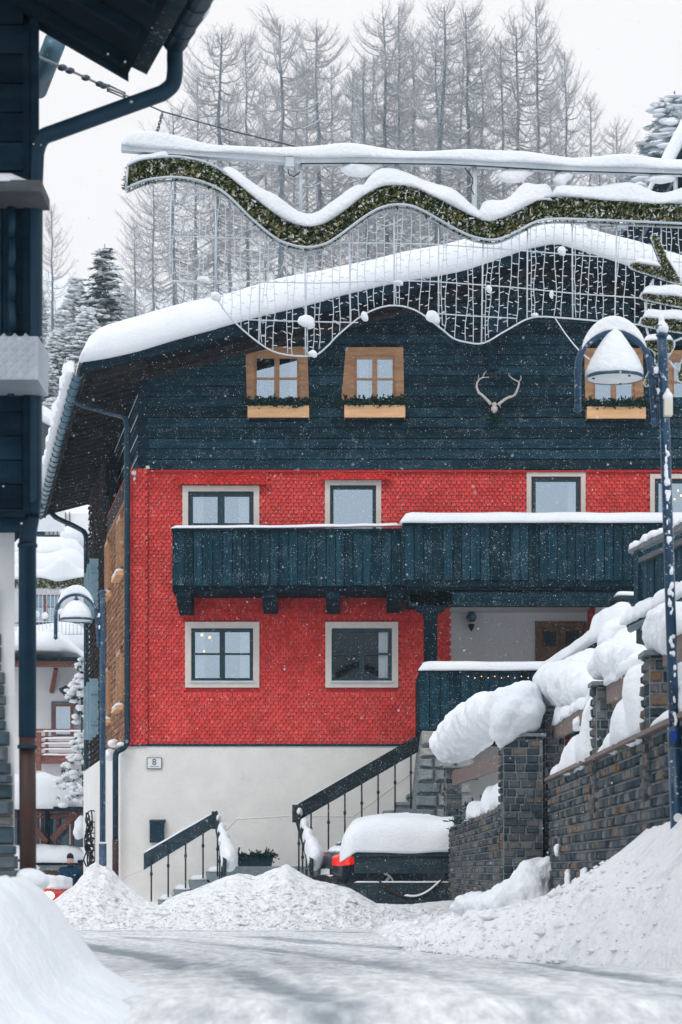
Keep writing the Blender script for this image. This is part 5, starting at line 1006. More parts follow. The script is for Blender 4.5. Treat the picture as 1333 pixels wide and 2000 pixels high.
# ------------------------------------------------------------------ street lamps
def street_lamp(px, py_top, Y, s, label, lean=0.0, base_z=0.3, flip=1, detail=True):
    """s = metres for one photo pixel of the near lamp"""
    t = thing('street_lamp', (XX(px, Y), Y, base_z), label, 'street lamp')
    xt = XX(px, Y); zt_ = ZZ(py_top, Y); q = lambda dx, dy, dyy=0: Vector((xt + dx * s, Y + dyy, zt_ - dy * s))   # pixel offsets from the post top
    foot = Vector((xt + lean, Y, base_z)); ax = (foot - q(0, 0)); Lp = ax.length
    on = lambda d: q(0, 0) + ax * (d * s / Lp)
    m1 = MB(); m1.tube([on(12), on(60), on(95), foot.lerp(q(0, 0), .25)], [9.5 * s, 9.5 * s, 10 * s, 10.5 * s], 14); m1.tube([foot.lerp(q(0, 0), .245), foot], [13.5 * s, 13.5 * s], 14); po = build(m1, 'post', 'blue', t)
    m1 = MB(); m1.lathe(on(14) - Vector((0, 0, 4 * s)), [(9 * s, 0), (12.5 * s, 2 * s), (12.5 * s, 4 * s), (9 * s, 6 * s), (8 * s, 11 * s), (13 * s, 15 * s), (13 * s, 21 * s), (8 * s, 24 * s)], 14); build(m1, 'finial', 'blue', t)
    for d in (86, 126): build(MB().tube([on(d), on(d + 4)], 11.3 * s, 14), 'collar', 'blue', t)
    build(MB().tube([on(780), on(820)], 13.6 * s, 14), 'collar', 'blue', t) if detail else None
    cx_, ra_ = -93, 71  # arch
    pts = [q(cx_ - ra_, 152)] + [q(cx_ + ra_ * math.cos(a), 80 - 72 * math.sin(a)) for a in [math.pi - math.pi * k / 22 for k in range(23)]] + [q(cx_ + ra_ + 4, 120), q(cx_ + ra_ + 8, 178)]
    ar = build(MB().tube(pts, 6.6 * s, 10), 'arch', 'blue', t)
    for pp in (pts[0], pts[-1]): build(MB().lathe(pp - Vector((0, 0, 16 * s)), [(1 * s, 0), (5 * s, 4 * s), (9 * s, 8 * s), (6 * s, 12 * s), (7.5 * s, 16 * s), (6 * s, 19 * s)], 12), 'arch_finial', 'blue', ar)
    m1 = MB(); loaf(m1, [p + Vector((0, 0, 5 * s)) for p in pts[4:21]], 13 * s, lambda t_: (5 + 22 * math.sin(math.pi * min(1, t_ * 1.02)) ** .8) * s, wd=(0, 1, 0), nz=.12, ds=4 * s, er=14 * s, fr=1.0 / (60 * s), pw=.7); build(m1, 'snow_cover', 'snow', ar)
    for d in (92, 134):
        a = on(d); m1 = MB(); m1.beam(a, Vector((q(cx_ + ra_ + 4, 0).x, Y, a.z)), 6 * s, 7 * s); br = build(m1, 'bracket', 'blue', t)
        m1 = MB(); loaf(m1, [a + Vector((-4 * s, 0, 4 * s)), Vector((q(cx_ + ra_ + 4, 0).x, Y, a.z + 4 * s))], 9 * s, 12 * s, nz=.4, ds=2 * s, fr=1 / (20 * s)); build(m1, 'snow_cover', 'snow', br)
    c = q(cx_ + 1, 98)     # shade: a shallow cone seen slightly from below
    m1 = MB(); prof = [(56, -2), (56, 3), (50, 12), (40, 30), (28, 48), (14, 66), (5, 78)]
    m1.loft([[c + Vector((r_ * s * math.cos(2 * math.pi * k / 36), r_ * s * math.sin(2 * math.pi * k / 36), z * s)) for k in range(36)] for r_, z in prof], False)
    shd = build(m1, 'lamp_shade', 'blue', t)
    m1 = MB(); m1.tube([c + Vector((55.5 * s * math.cos(2 * math.pi * k / 40), 55.5 * s * math.sin(2 * math.pi * k / 40), -1 * s)) for k in range(41)], 2.0 * s, 6, cap=False); build(m1, 'rim', 'blue', shd)
    m1 = MB(); m1.loft([[c + Vector((r_ * s * math.cos(2 * math.pi * k / 36), r_ * s * math.sin(2 * math.pi * k / 36), z * s)) for k in range(36)] for r_, z in ((54.5, -1.5), (40, -3), (20, -4), (1, -4.5))], False); build(m1, 'diffuser', 'lampglass', shd)
    if detail:
        for a_ in (1.2, 3.4, 5.3): build(MB().ell(c + Vector((44 * s * math.cos(a_), 44 * s * math.sin(a_), -3.5 * s)), (3 * s, 3 * s, 1.6 * s), 8, 6), 'fixing_knob', 'black', shd)
    sp = [(54, 1), (57, 6), (55, 16), (48, 33), (38, 52), (26, 70), (13, 88), (3, 97)] if detail else [(54, 1), (55, 12), (50, 30), (40, 46), (26, 60), (10, 69)]
    m1 = MB(); m1.loft([[c + Vector((r_ * s * math.cos(2 * math.pi * k / 40), r_ * s * math.sin(2 * math.pi * k / 40), z * s)) * 1 + Vector((n3((k * .35, z * .06, 2)) * 3 * s, 0, n3((k * .3, z * .05, 9)) * 1.5 * s)) for k in range(40)] for r_, z in sp]); build(m1, 'snow_cover', 'snow', shd)
    build(MB().tube([c + Vector((0, 0, 70 * s)), q(cx_, 10)], 4 * s, 8), 'hanger', 'blue', t)
    return t, on, q, s, po
SL = 16.0 / FPX
L1, on, q_, s_, po = street_lamp(1293, 640, 16.0, SL, 'tall navy street lamp with snow cone shade in front of the right gable window', lean=.115, base_z=.9)
blobs('post_snow', L1, [(q_(1, 2), (.045, .05, .045)), (q_(0, -12), (.022, .024, .05)), (q_(-1, -20), (.01, .012, .04))], vox=.009, sm=4, smx=3, disp=.01, dsz=.05)
mb = MB(); a = on(160); mb.box(a.x - .012 + .0, a.x + .045, a.y - .09, a.y - .03, a.z - .055, a.z + .055); bx_ = bevel(build(mb, 'junction_box', 'cream', L1), .006)
blobs('snow_cover', bx_, [(a + Vector((.016, -.06, .07)), (.036, .035, .035)), (a + Vector((.014, -.06, .10)), (.018, .018, .035))], vox=.008, sm=3, smx=3, disp=.006, dsz=.05)
ce = []
for i in range(46):
    d = random.choice([random.uniform(215, 420), random.uniform(215, 330), random.uniform(470, 560), random.uniform(600, 780)]); p = on(d); ce.append((p + Vector((random.uniform(-.012, .014), -.030 - random.random() * .008, 0)), (.006 + random.random() * .010, .010, .012 + random.random() * .02)))
blobs('stuck_snow', L1, ce, vox=.006, sm=1, smx=2, disp=.004, dsz=.03)['kind'] = 'stuff'
p = on(797); build(MB().box(p.x - .028, p.x + .008, p.y - .050, p.y - .0475, p.z - .035, p.z + .03), 'blue_sticker', 'sblue', L1)
p = on(958); build(MB().loft([[p + Vector((r_ * math.cos(2 * math.pi * k / 16) + .0, -.048, r_ * math.sin(2 * math.pi * k / 16))) for k in range(16)] for r_ in (.03, .001)], False), 'round_sticker', 'white', L1)
mb = MB(); mb.tube(smooth_path([q_(-22, 92, -.03), q_(-16, 100, -.04), q_(-10, 108, -.04), q_(-18, 118, -.04), q_(-12, 128, -.04), q_(-16, 142, -.04), q_(-6, 150, -.04)]), .006, 5); build(mb, 'cable', 'black', L1)
L2, on2, q2, s2, _ = street_lamp(201, 1156, 44.0, 44.0 / FPX * .56, 'smaller navy street lamp beside the shingled side wall of the chalet', base_z=0, detail=False)

# ------------------------------------------------------------------ hanging cable, beam and wave garland across the street
YG = 24.0; G = lambda x, y, d=0.0: P(x, y, YG + d)
mpx = YG / FPX
t = thing('suspension_cable', G(75, 110), 'dark steel cable running from the left building across to the garland beam', 'cable')
build(MB().tube([P(-20, 68, 12.4), P(78, 112, 13.2), P(160, 148, 15), P(213, 173, 17), P(250, 188, 19), P(318, 218, YG), P(450, 255, YG), P(588, 289, YG)], .008, 5), 'cable', 'steel', t)
build(MB().tube([G(588, 289, -.03), G(760, 296, -.03), G(1000, 309, -.03), G(1400, 326, -.03)], .007, 5), 'cable', 'steel', t)
mb = MB(); c0, c1 = P(212, 172, 17), P(243, 186, 18.7)
for o_ in (.02, -.02): mb.tube([c0 + Vector((0, 0, o_)), c1 + Vector((0, 0, o_))], .007, 5)
mb.beam(c0 + Vector((0, 0, -.025)), c0 + Vector((0, 0, .025)), .02, .02, up=(1, 0, 0)); mb.beam(c1 + Vector((0, 0, -.025)), c1 + Vector((0, 0, .025)), .02, .02, up=(1, 0, 0)); build(mb, 'turnbuckle', 'steel', t)
for px, py, Y in ((122, 132, 14), (137, 138, 14.4), (168, 152, 15.2), (195, 164, 16), (203, 168, 16.4)): build(MB().ell(P(px, py, Y), (.03, .02, .02), 8, 6), 'cable_clamp', 'steel', t)
mb = MB(); a, b = G(318, 219), G(301, 283)
for k in range(11):
    p = a.lerp(b, (k + .5) / 11); u = Vector((.014, 0, .004)) if k % 2 else Vector((.004, .014, 0)); dv = (b - a).normalized() * .022
    mb.tube([p + dv * math.cos(w_) * 1.15 + u * math.sin(w_) for w_ in [2 * math.pi * j / 10 for j in range(11)]], .0045, 4, cap=False)
ch = build(mb, 'link_chain', 'steel', t)
GD = thing('wave_garland', G(700, 400), 'wavy fir garland with hanging curtain of white light strings below a snowy metal beam', 'garland')
top = [(250, 327), (275, 316), (310, 311), (350, 310), (400, 320), (440, 340), (480, 372), (525, 409), (560, 432), (592, 442), (628, 440), (668, 416), (712, 382), (745, 366), (775, 361), (808, 366), (850, 386), (900, 412), (933, 427), (960, 431), (990, 423), (1024, 406), (1055, 391), (1085, 386), (1140, 388), (1220, 394), (1333, 400), (1420, 404)]
bot = [(246, 372), (282, 357), (315, 351), (350, 350), (395, 358), (440, 380), (492, 430), (537, 467), (565, 480), (594, 486), (620, 484), (650, 472), (712, 427), (745, 409), (775, 403), (808, 407), (845, 425), (881, 446), (925, 466), (970, 471), (1013, 453), (1045, 437), (1080, 431), (1140, 432), (1240, 436), (1333, 440), (1420, 443)]
TP = smooth_path([G(*p) for p in top], 5); BP = smooth_path([G(*p) for p in bot], 5)
def curve_at(path, x):
    for a, b in zip(path, path[1:]):
        if a.x <= x <= b.x: return a.z + (b.z - a.z) * (x - a.x) / max(1e-6, b.x - a.x)
    return path[-1].z if x > path[-1].x else path[0].z
for path, nm in ((TP, 'top_rail'), (BP, 'bottom_rail')):
    for dy in (-.07, .07): build(MB().tube([p + Vector((0, dy, 0)) for p in path], .013, 7), nm, 'alu', GD)
build(MB().tube([G(250, 327, -.07), G(246, 372, -.07)], .013, 7), 'end_rail', 'alu', GD)
# tinsel band between the rails
T2, _l = resample(TP, .02); B2, _l = resample(BP, .02)
n_ = min(len(T2), len(B2)); T2 = [T2[int(i * (len(T2) - 1) / (n_ - 1))] for i in range(n_)]; B2 = [B2[int(i * (len(B2) - 1) / (n_ - 1))] for i in range(n_)]
mb = MB(); rr = []
for i in range(0, n_, 4):
    a, b = T2[i], B2[i]; c_ = (a + b) / 2; rr.append([c_ + (a - c_) * .86 + Vector((0, -.03, 0)), c_ + (b - c_) * .86 + Vector((0, -.03, 0)), c_ + (b - c_) * .86 + Vector((0, .03, 0)), c_ + (a - c_) * .86 + Vector((0, .03, 0))])
mb.loft(rr, c=.2, sm=False); band = build(mb, 'garland_band', 'tinsel', GD)
def fnb():
    i = random.randrange(n_); return T2[i].lerp(B2[i], random.uniform(.03, .97)) + Vector((0, random.choice((-1, -1, 1)) * random.uniform(.02, .06), 0))
mb = MB(); tinsel(mb, fnb, 15000, .042, .011); build(mb, 'tinsel_needles', 'tinsel', band)
mb = MB(); 
for (a, b) in ((1, 24), (42, 52), (60, 92), (100, 134)): pass
loaf(mb, [p + Vector((0, 0, .01)) for p in TP[0:14]], .17, .055, wd=(0, 1, 0), nz=.5, fr=5, ds=.05, seed=1)
sc = [build(mb, 'snow_cover', 'snow', GD)]
for i0, i1, hh, sd_ in ((24, 62, .16, 2), (58, 93, .17, 3), (90, 116, .24, 4), (114, len(TP) - 1, .17, 5)):
    m1 = MB(); lo = min(p.z for p in TP[i0:i1])
    loaf(m1, [p + Vector((0, 0, .005)) for p in TP[i0:i1]], .20, lambda t_, hh=hh, sd_=sd_: hh * (.7 + .35 * math.sin(t_ * 7 + sd_) ** 2), wd=(0, 1, 0), nz=.35, fr=3, ds=.05, seed=sd_ * 5, er=.3); build(m1, 'snow_cover', 'snow', GD)
# beam above
bp = [(238, 290), (330, 297), (588, 316), (700, 315), (850, 317), (927, 320), (1100, 330), (1333, 337), (1420, 341)]
BM = [G(*p) for p in bp]
mb = MB(); [mb.beam(a, b, .10, .062) for a, b in zip(BM, BM[1:])]; bmo = build(mb, 'beam', 'alu', GD)
build(MB().tube([p + Vector((0, -.055, -.035)) for p in BM[2:]], .007, 5), 'beam_cable', 'black', bmo)
m1 = MB(); loaf(m1, [p + Vector((0, 0, .03)) for p in BM], .16, lambda t_: .09 + .025 * math.sin(t_ * 23) + .035 * math.sin(t_ * 9 + 1) ** 6, wd=(0, 1, 0), nz=.35, fr=2.2, ds=.06, seed=77, er=.10); build(m1, 'snow_cover', 'snow', bmo)
for px, py, rx, rz in ((700, 330, 36, 17), (1000, 345, 30, 14), (1095, 350, 14, 16), (1290, 350, 30, 9)): blobs('hanging_snow', bmo, [(G(px, py), (rx * mpx, .06, rz * mpx)), (G(px + 12, py - 8), (rx * mpx * 1.1, .05, rz * mpx * .7))], vox=.014, sm=4, smx=3, disp=.015, dsz=.1)
for px, y0, y1, r_ in ((275, 293, 316, .015), (588, 316, 436, .016), (776, 317, 362, .022), (927, 320, 470, .026), (1088, 330, 388, .022), (1320, 337, 402, .022)): build(MB().tube([G(px, y0), G(px, y1)], r_, 8), 'beam_post', 'alu', GD)
bevel(build(MB().box(XX(558, YG), XX(576, YG), YG - .09, YG - .03, ZZ(331, YG), ZZ(312, YG)), 'connector_box', 'alu', GD), .008)
build(MB().tube(smooth_path([G(563, 331, -.06), G(566, 341, -.06), G(576, 344, -.06), G(586, 336, -.05)]), .006, 5), 'connector_cable', 'black', GD)
build(MB().tube(smooth_path([G(908, 328, -.06), G(918, 340, -.06), G(924, 352, -.05), G(921, 368, -.05), G(926, 380, -.05)]), .006, 5), 'connector_cable', 'black', GD)
# light curtain
low = [(328, 548), (350, 550), (385, 553), (420, 580), (450, 620), (500, 665), (545, 690), (610, 695), (640, 676), (660, 655), (710, 615), (760, 597), (810, 605), (860, 640), (885, 660), (910, 668), (945, 670), (990, 645), (1040, 620), (1100, 621), (1180, 628), (1260, 635), (1340, 640), (1420, 646)]
LWp = smooth_path([G(*p) for p in low], 4); xl_, xr_ = G(330, 0).x, G(1410, 0).x
fr_ = build(MB().tube(LWp, .0085, 6), 'curtain_frame', 'wire', GD)
def lights_along(m1, pts, step=.062, ln=.045, lw=.0085):
    pp, L = resample(pts, step)
    for i, p in enumerate(pp[1:-1]):
        sgn = 1 if i % 2 else -1; d = Vector((sgn * random.uniform(.7, 1), random.uniform(-.5, .3), random.uniform(-.35, .45))).normalized() * ln * random.uniform(.8, 1.15)
        m1.beam(p, p + d, lw, lw)
rows = [[(335, 375), (400, 377), (450, 378)], [(332, 462), (420, 464), (500, 466), (600, 472), (680, 474), (750, 475), (850, 477), (1000, 488), (1100, 496), (1250, 508), (1410, 516)], [(328, 548), (470, 550), (620, 553), (780, 548), (850, 550), (1000, 561), (1130, 574), (1250, 582), (1410, 590)],
        [(470, 624), (560, 627), (640, 629), (700, 630)], [(850, 612), (900, 616), (1010, 622)]]
for r_ in rows: build(MB().tube([G(*p) for p in r_], .0065, 5), 'horizontal_wire', 'wire', GD)
px = 335; k = 0
while px < 1400:
    x = G(px, 0).x; z1 = curve_at(BP, x) - .01; z0 = curve_at(LWp, x)
    if z1 - z0 > .12:
        if k % 5 == 0:
            build(MB().tube([Vector((x, YG, z1)), Vector((x + random.uniform(-.02, .01), YG, z0))], .0075, 6), 'frame_bar', 'wire', GD)
            lx = x + .035
        else: lx = x
        m1 = MB(); n2 = max(3, int((z1 - z0) / .13)); pts = []; dx = 0
        for j in range(n2 + 1): dx += random.uniform(-.019, .019); dx *= .85; pts.append(Vector((lx + dx - .02 * j / n2, YG - .015 + random.uniform(-.006, .006), z1 + (z0 + .01 - z1) * j / n2)))
        pts = smooth_path(pts, 3); m1.tube(pts, .0038, 4); lights_along(m1, pts, .068, .042, .0065); build(m1, 'light_string', 'wire', GD)
    px += 17.4; k += 1
for px, py, rx, rz in ((598, 627, 17, 13), (610, 690, 8, 7), (422, 578, 10, 10), (712, 617, 8, 10), (845, 618, 14, 13), (1096, 490, 9, 9), (955, 565, 5, 8), (1045, 615, 8, 5), (398, 545, 14, 8), (1078, 575, 4, 9), (776, 552, 12, 4)):
    blobs('snow_clump', GD, [(G(px, py), (rx * mpx, .05, rz * mpx)), (G(px + rx * .6, py + rz * .5), (rx * mpx * .5, .04, rz * mpx * .7))], vox=.012, sm=3, smx=3, disp=.018, dsz=.08)
# loose wire to the lamp
t = thing('loose_wire', G(1085, 622), 'thin pale wire hanging from the light curtain down to the street lamp arch', 'wire')
build(MB().tube(smooth_path([G(1085, 622), P(1105, 652, 22), P(1130, 683, 19), P(1152, 702, 16.3)]), .0055, 5), 'wire_strand', 'wire', t)
# star ornament at the right edge
YS = 21.0; ST = thing('star_ornament', P(1290, 620, YS), 'pointed fir star ornament with white tube outline and snow at the right edge', 'ornament')
arms = [[(1272, 463), (1277, 458), (1285, 462), (1303, 505), (1318, 530), (1328, 552), (1318, 553), (1275, 538), (1233, 524), (1231, 516), (1240, 514), (1275, 524), (1293, 524), (1287, 503)],
        [(1254, 577), (1262, 572), (1345, 582), (1420, 590), (1420, 615), (1345, 603), (1256, 584)], [(1252, 628), (1262, 620), (1345, 628), (1420, 636), (1420, 662), (1345, 652), (1256, 636)],
        [(1255, 672), (1262, 666), (1310, 664), (1317, 676), (1304, 698), (1292, 712), (1281, 710), (1280, 690), (1268, 680)], [(1258, 750), (1263, 738), (1272, 722), (1276, 728), (1272, 744), (1264, 754)], [(1333, 700), (1340, 690), (1347, 705), (1338, 742), (1328, 745), (1325, 738)]]
for ai, poly in enumerate(arms):
    pts = [P(a, b, YS) for a, b in poly]; arm = build(MB().prism([p + Vector((0, .02, 0)) for p in pts], (0, .06, 0), .2), 'star_arm', 'tinsel', ST)
    build(MB().tube(smooth_path(pts + [pts[0]], 3), .010, 6), 'outline_tube', 'wire', arm)
    bxs = [min(p.x for p in pts), max(p.x for p in pts), min(p.z for p in pts), max(p.z for p in pts)]
    def inside(x, z):
        c = False; j = len(pts) - 1
        for i in range(len(pts)):
            if (pts[i].z > z) != (pts[j].z > z) and x < (pts[j].x - pts[i].x) * (z - pts[i].z) / (pts[j].z - pts[i].z) + pts[i].x: c = not c
            j = i
        return c
    def fn():
        while True:
            x = random.uniform(bxs[0], bxs[1]); z = random.uniform(bxs[2], bxs[3])
            if inside(x, z): return Vector((x, YS - random.uniform(0, .03), z))
    m1 = MB(); tinsel(m1, fn, int(9000 * (bxs[1] - bxs[0]) * (bxs[3] - bxs[2])) + 200, .022, .006); build(m1, 'tinsel_needles', 'tinsel', arm)
for path, h_ in (([(1240, 514), (1290, 521)], .035), ([(1300, 500), (1318, 530)], .06), ([(1256, 572), (1345, 580), (1420, 588)], .085), ([(1256, 620), (1345, 626), (1420, 634)], .07), ([(1257, 666), (1314, 664)], .05)):
    m1 = MB(); loaf(m1, [P(a, b, YS) for a, b in path], .11, h_, wd=(0, 1, 0), nz=.4, fr=5, ds=.025, seed=h_ * 100); build(m1, 'snow_cover', 'snow', ST)
for a, b in (((1277, 545), (1262, 575)), ((1263, 586), (1260, 622)), ((1262, 636), (1270, 668)), ((1306, 704), (1328, 728)), ((1314, 668), (1345, 655)), ((1318, 552), (1345, 572))): build(MB().tube([P(*a, YS + .02), P(*b, YS + .02)], .011, 6), 'stay_tube', 'wire', ST)

# ------------------------------------------------------------------ near building on the left
LB = thing('timber_building', (XX(20, 11.9), 11.9, 0), 'near dark timber building with overhanging eave, rendered ground floor and slate corner stones', 'house')
YL = 11.9; SDl = Vector((-.2626, 1, 0))
Q = lambda x, y, d=0.0: P(x, y, YL + d)
mb = MB(); a0 = XX(76, YL); zlo, zhi = ZZ(1010, YL), ZZ(20, YL) + .4
mb.prism([Vector((-4.5, YL, zlo)), Vector((a0, YL, zlo)), Vector((a0, YL, zlo)) + SDl * 6, Vector((-6.5, YL + 6, zlo))], (0, 0, zhi - zlo)); build(mb, 'timber_wall', 'timberb', LB)
mb = MB(); yy = 385
while yy < 1004:  # boards with thin joints: upright above, lying below
    if yy > 745:
        mb.box(-3.5, XX(46, YL), YL - .03, YL, ZZ(yy + 47, YL) + .006, ZZ(yy, YL)); yy += 47
    else: yy += 47
x = -60
while x < 48: mb.box(XX(x, YL), XX(x + 21, YL), YL - .03 - .012 * random.random(), YL, ZZ(745, YL), ZZ(385, YL)); x += 22.5
mb.box(XX(48, YL), XX(60, YL), YL - .05, YL, ZZ(1006, YL), ZZ(60, YL)); mb.box(XX(60, YL), XX(77, YL), YL - .035, YL, ZZ(1004, YL), ZZ(40, YL))
yy = -60
while yy < 378: mb.box(-3.5, XX(47, YL), YL - .03, YL, ZZ(min(378, yy + 56), YL) + .006, ZZ(yy, YL)); yy += 57
build(mb, 'wall_boards', 'timberb', LB)
mb = MB(); 
for k in range(6): mb.tube([Q(22, 405 + k * 62, -.06), Q(24, 440 + k * 62, -.09), Q(21, 462 + k * 62, -.06)], .02, 6)
build(mb, 'curtain_edge', 'pipe', LB)
mb = MB(); mb.box(-3.5, XX(83, YL - .3), YL - .34, YL - .0, ZZ(378, YL - .3), ZZ(356, YL - .3)); lg = build(mb, 'window_hood', 'greywood', LB)
m1 = MB(); loaf(m1, [Vector((-3.4, YL - .19, ZZ(357, YL - .3))), Vector((XX(68, YL - .3), YL - .19, ZZ(357, YL - .3)))], .3, .05, wd=(0, 1, 0), nz=.2); build(m1, 'snow_cover', 'snow', lg)
mb = MB(); Ym = YL - .42; mb.hexa([(-3.5, Ym, ZZ(741, Ym)), (XX(74, Ym), Ym, ZZ(741, Ym)), (XX(74, Ym), YL, ZZ(741, Ym)), (-3.5, YL, ZZ(741, Ym)), (-3.5, Ym, ZZ(657, Ym)), (XX(75, Ym), Ym, ZZ(657, Ym)), (XX(75, Ym), YL, ZZ(657, Ym)), (-3.5, YL, ZZ(657, Ym))]); tr = build(mb, 'checker_plate_box', 'plate', LB)
mb = MB(); sp_ = .052
for i in range(36):
    for j in range(4):
        c = Vector((XX(74, Ym) - .03 - i * sp_ * .5, Ym - .004, ZZ(741, Ym) + .02 + j * sp_ + (i % 2) * sp_ / 2))
        for o_ in (-.006, 0, .006):
            d = Vector((.014, 0, .014)) if i % 2 else Vector((-.014, 0, .014)); e_ = Vector((o_, 0, -o_)) if i % 2 else Vector((o_, 0, o_))
            mb.beam(c + e_ - d * .6, c + e_ + d * .6, .004, .004, up=(0, 1, 0))
build(mb, 'tread_pattern', 'alu', tr)
mb = MB(); mb.box(-3.5, XX(52, YL), YL - .06, YL + .02, ZZ(1014, YL), ZZ(1003, YL)); build(mb, 'sill_beam', 'timberb', LB)
# ground floor: render set back, slate quoins
Yw = YL + .25; mb = MB(); mb.prism([Vector((-4.5, Yw, -.2)), Vector((XX(29, Yw), Yw, -.2)), Vector((XX(29, Yw), Yw, -.2)) + SDl * 5.5, Vector((-6.4, Yw + 5.5, -.2))], (0, 0, ZZ(1008, Yw) + .2)); build(mb, 'rendered_wall', 'plaster', LB)
mb = MB(); yy = 1150
while yy < 1730:
    h = random.uniform(15, 38); xr = -4 + (yy - 1150) / 580 * 44 + random.uniform(-4, 3); xx = xr
    while xx > -120:
        w_ = random.uniform(30, 75); c0 = [P(xx - w_ + 2, yy + h - 2, Yw), P(xx, yy + h - 2, Yw), P(xx, yy + 1, Yw), P(xx - w_ + 2, yy + 1, Yw)]; d = random.uniform(.03, .09); ce_ = sum(c0, Vector()) / 4
        mb.add(c0 + [ce_ + (p - ce_) * .97 + Vector((0, -d * .7, 0)) for p in c0] + [ce_ + (p - ce_) * .85 + Vector((0, -d, random.uniform(-.004, .004))) for p in c0], [(0, 1, 5, 4), (1, 2, 6, 5), (2, 3, 7, 6), (3, 0, 4, 7), (4, 5, 9, 8), (5, 6, 10, 9), (6, 7, 11, 10), (7, 4, 8, 11), (8, 9, 10, 11)], random.random()); xx -= w_
    yy += h
bevel(build(mb, 'slate_facing', 'slate', LB), .006)
# roof: soffit rising to the left, fascia and gutter running towards the viewer
Nv = -SDl * 3.6
mb = MB(); f1, f2 = Q(-260, -150), Q(250, 146); up = Vector((0, 0, .22)); mb.prism([f1, f2, f2 + up, f1 + up], Nv); lr_ = build(mb, 'roof', 'soffit', LB)
mb = MB()
for k in range(9):
    o_ = Nv * ((k * .11) + .055); mb.beam(f1 + o_ + Vector((0, 0, -.035)), f2 + o_ + Vector((-.05, 0, .0)), .07, .05)
build(mb, 'soffit_batten', 'timberb', LB)
mb = MB(); mb.prism([f1 + Vector((0, 0, -.02)), f2 + Vector((0, 0, -.02)), f2 + Vector((0, 0, .07)), f1 + Vector((0, 0, .07))], (0, .05, 0)); build(mb, 'verge_board', 'timberb', LB)
mb = MB(); mb.prism([Q(257, 131), Q(287, 146), Q(325, 76), Q(296, 60)], Nv); build(mb, 'fascia', 'planks', LB)
build(MB().prism([Q(268, 120, -.01), Q(276, 124, -.01), Q(300, 80, -.01), Q(292, 76, -.01)], Nv), 'fascia_trim', 'metal', LB)
ga = Q(341, 78); mb = MB(); mb.tube([ga, ga + Nv], .066, 14); gl_ = build(mb, 'gutter', 'pipe', LB)
for k in range(9): build(MB().tube([ga + Nv * (k * .05 + .004), ga + Nv * (k * .05 + .006)], .070, 14), 'gutter_bracket', 'pipe', gl_)
mb = MB(); loaf(mb, [ga + Vector((.05, 0, .03)), ga + Nv + Vector((.05, 0, .03))], .1, .06, nz=.8, wd=(1, 0, 0), ds=.05, fr=6); build(mb, 'snow_cover', 'snow', gl_)
mb = MB(); mb.tube(smooth_path([Q(343, 78), Q(342, 110), Q(342, 140), Q(337, 165), Q(318, 182)]) + [Q(125, 252)] + smooth_path([Q(106, 259), Q(88, 266), Q(78, 278), Q(73, 300)]) + [Q(69, 360), Q(68, 960)] + smooth_path([Q(66, 975, 0), Q(62, 1005, .05), Q(56, 1035, .1), Q(55, 1065, .12)]) + [Q(55, 1440, .12)], [.0382] * 200, 14)
build(mb, 'downpipe', 'pipe', LB) if False else None
pp = smooth_path([Q(343, 78), Q(342, 110), Q(342, 140), Q(337, 165), Q(318, 182)]) + [Q(125, 252)] + smooth_path([Q(106, 259), Q(88, 266), Q(78, 278), Q(71, 300)]) + [Q(67, 360), Q(65, 960)] + smooth_path([Q(64, 975, 0), Q(61, 1005, .05), Q(56, 1035, .1), Q(54, 1065, .12)]) + [Q(54, 1440, .12)]
mb = MB(); mb.tube(pp, [.040 if p.z > ZZ(300, YL) - .001 else .044 for p in pp], 14); dp = build(mb, 'downpipe', 'pipe', LB)
for py in (1062, 985, 1455): build(MB().tube([Q(54 if py > 1000 else 65, py, .1), Q(54 if py > 1000 else 65, py + 7, .1)], .05, 14), 'pipe_collar', 'pipe', dp)
mb = MB(); mb.tube([Q(54, 1440, .12), Q(55, 1700, .12)], .042, 14); build(mb, 'downpipe_foot', 'rust', LB)
mb = MB(); a = P(108, 82, 15.4); b = P(72, 175, 15.9); mb.tube([a, b], .07, 12); build(mb, 'rear_gutter', 'metal', LB)
blobs('post_snow', LB, [(P(58, 1712, YL), (.08, .1, .05)), (P(75, 1722, YL), (.07, .1, .05))], vox=.015, sm=3, disp=.01)
# ------------------------------------------------------------------ neighbouring roofs at the right edge (farther up the street)
NR = thing('neighbour_chalet', P(1333, 400, 60), 'steep roofed dark timber house with snowy verge rising at the upper right edge', 'house')
Yn = 60
mb = MB(); mb.ppoly([(1195, 478), (1240, 432), (1290, 340), (1345, 240), (1420, 110), (1500, 110), (1500, 520), (1195, 500)], Yn + .5, 8); build(mb, 'gable_wall', 'soffit', NR)
mb = MB(); mb.ppoly([(1288, 345), (1440, 70), (1455, 85), (1303, 365)], Yn, 9); mb.ppoly([(1238, 452), (1290, 345), (1303, 365), (1300, 480), (1246, 476)], Yn, 9); rf_ = build(mb, 'roof', 'timberb', NR)
mb = MB(); mb.ppoly([(1285, 330), (1298, 295), (1440, 30), (1452, 62), (1305, 338)], Yn - .3, 9.5); bevel(build(mb, 'snow_cover', 'snow', rf_), .25, 4)
build(MB().beam(P(1250, 470, Yn - .2), P(1420, 170, Yn - .2), .08, .08), 'verge_trim', 'greywood', NR)
# ------------------------------------------------------------------ houses in the gap on the left
def bld(nm, lab, cat, Y, px=110, py=1700): return thing(nm, (XX(px, Y), Y, float(gz(XX(px, Y), Y))), lab, cat)
B = lambda mb, Y, a, b, c, d, y0=0, y1=.3: mb.box(XX(a, Y), XX(b, Y), Y + y0, Y + y1, ZZ(d, Y), ZZ(c, Y))
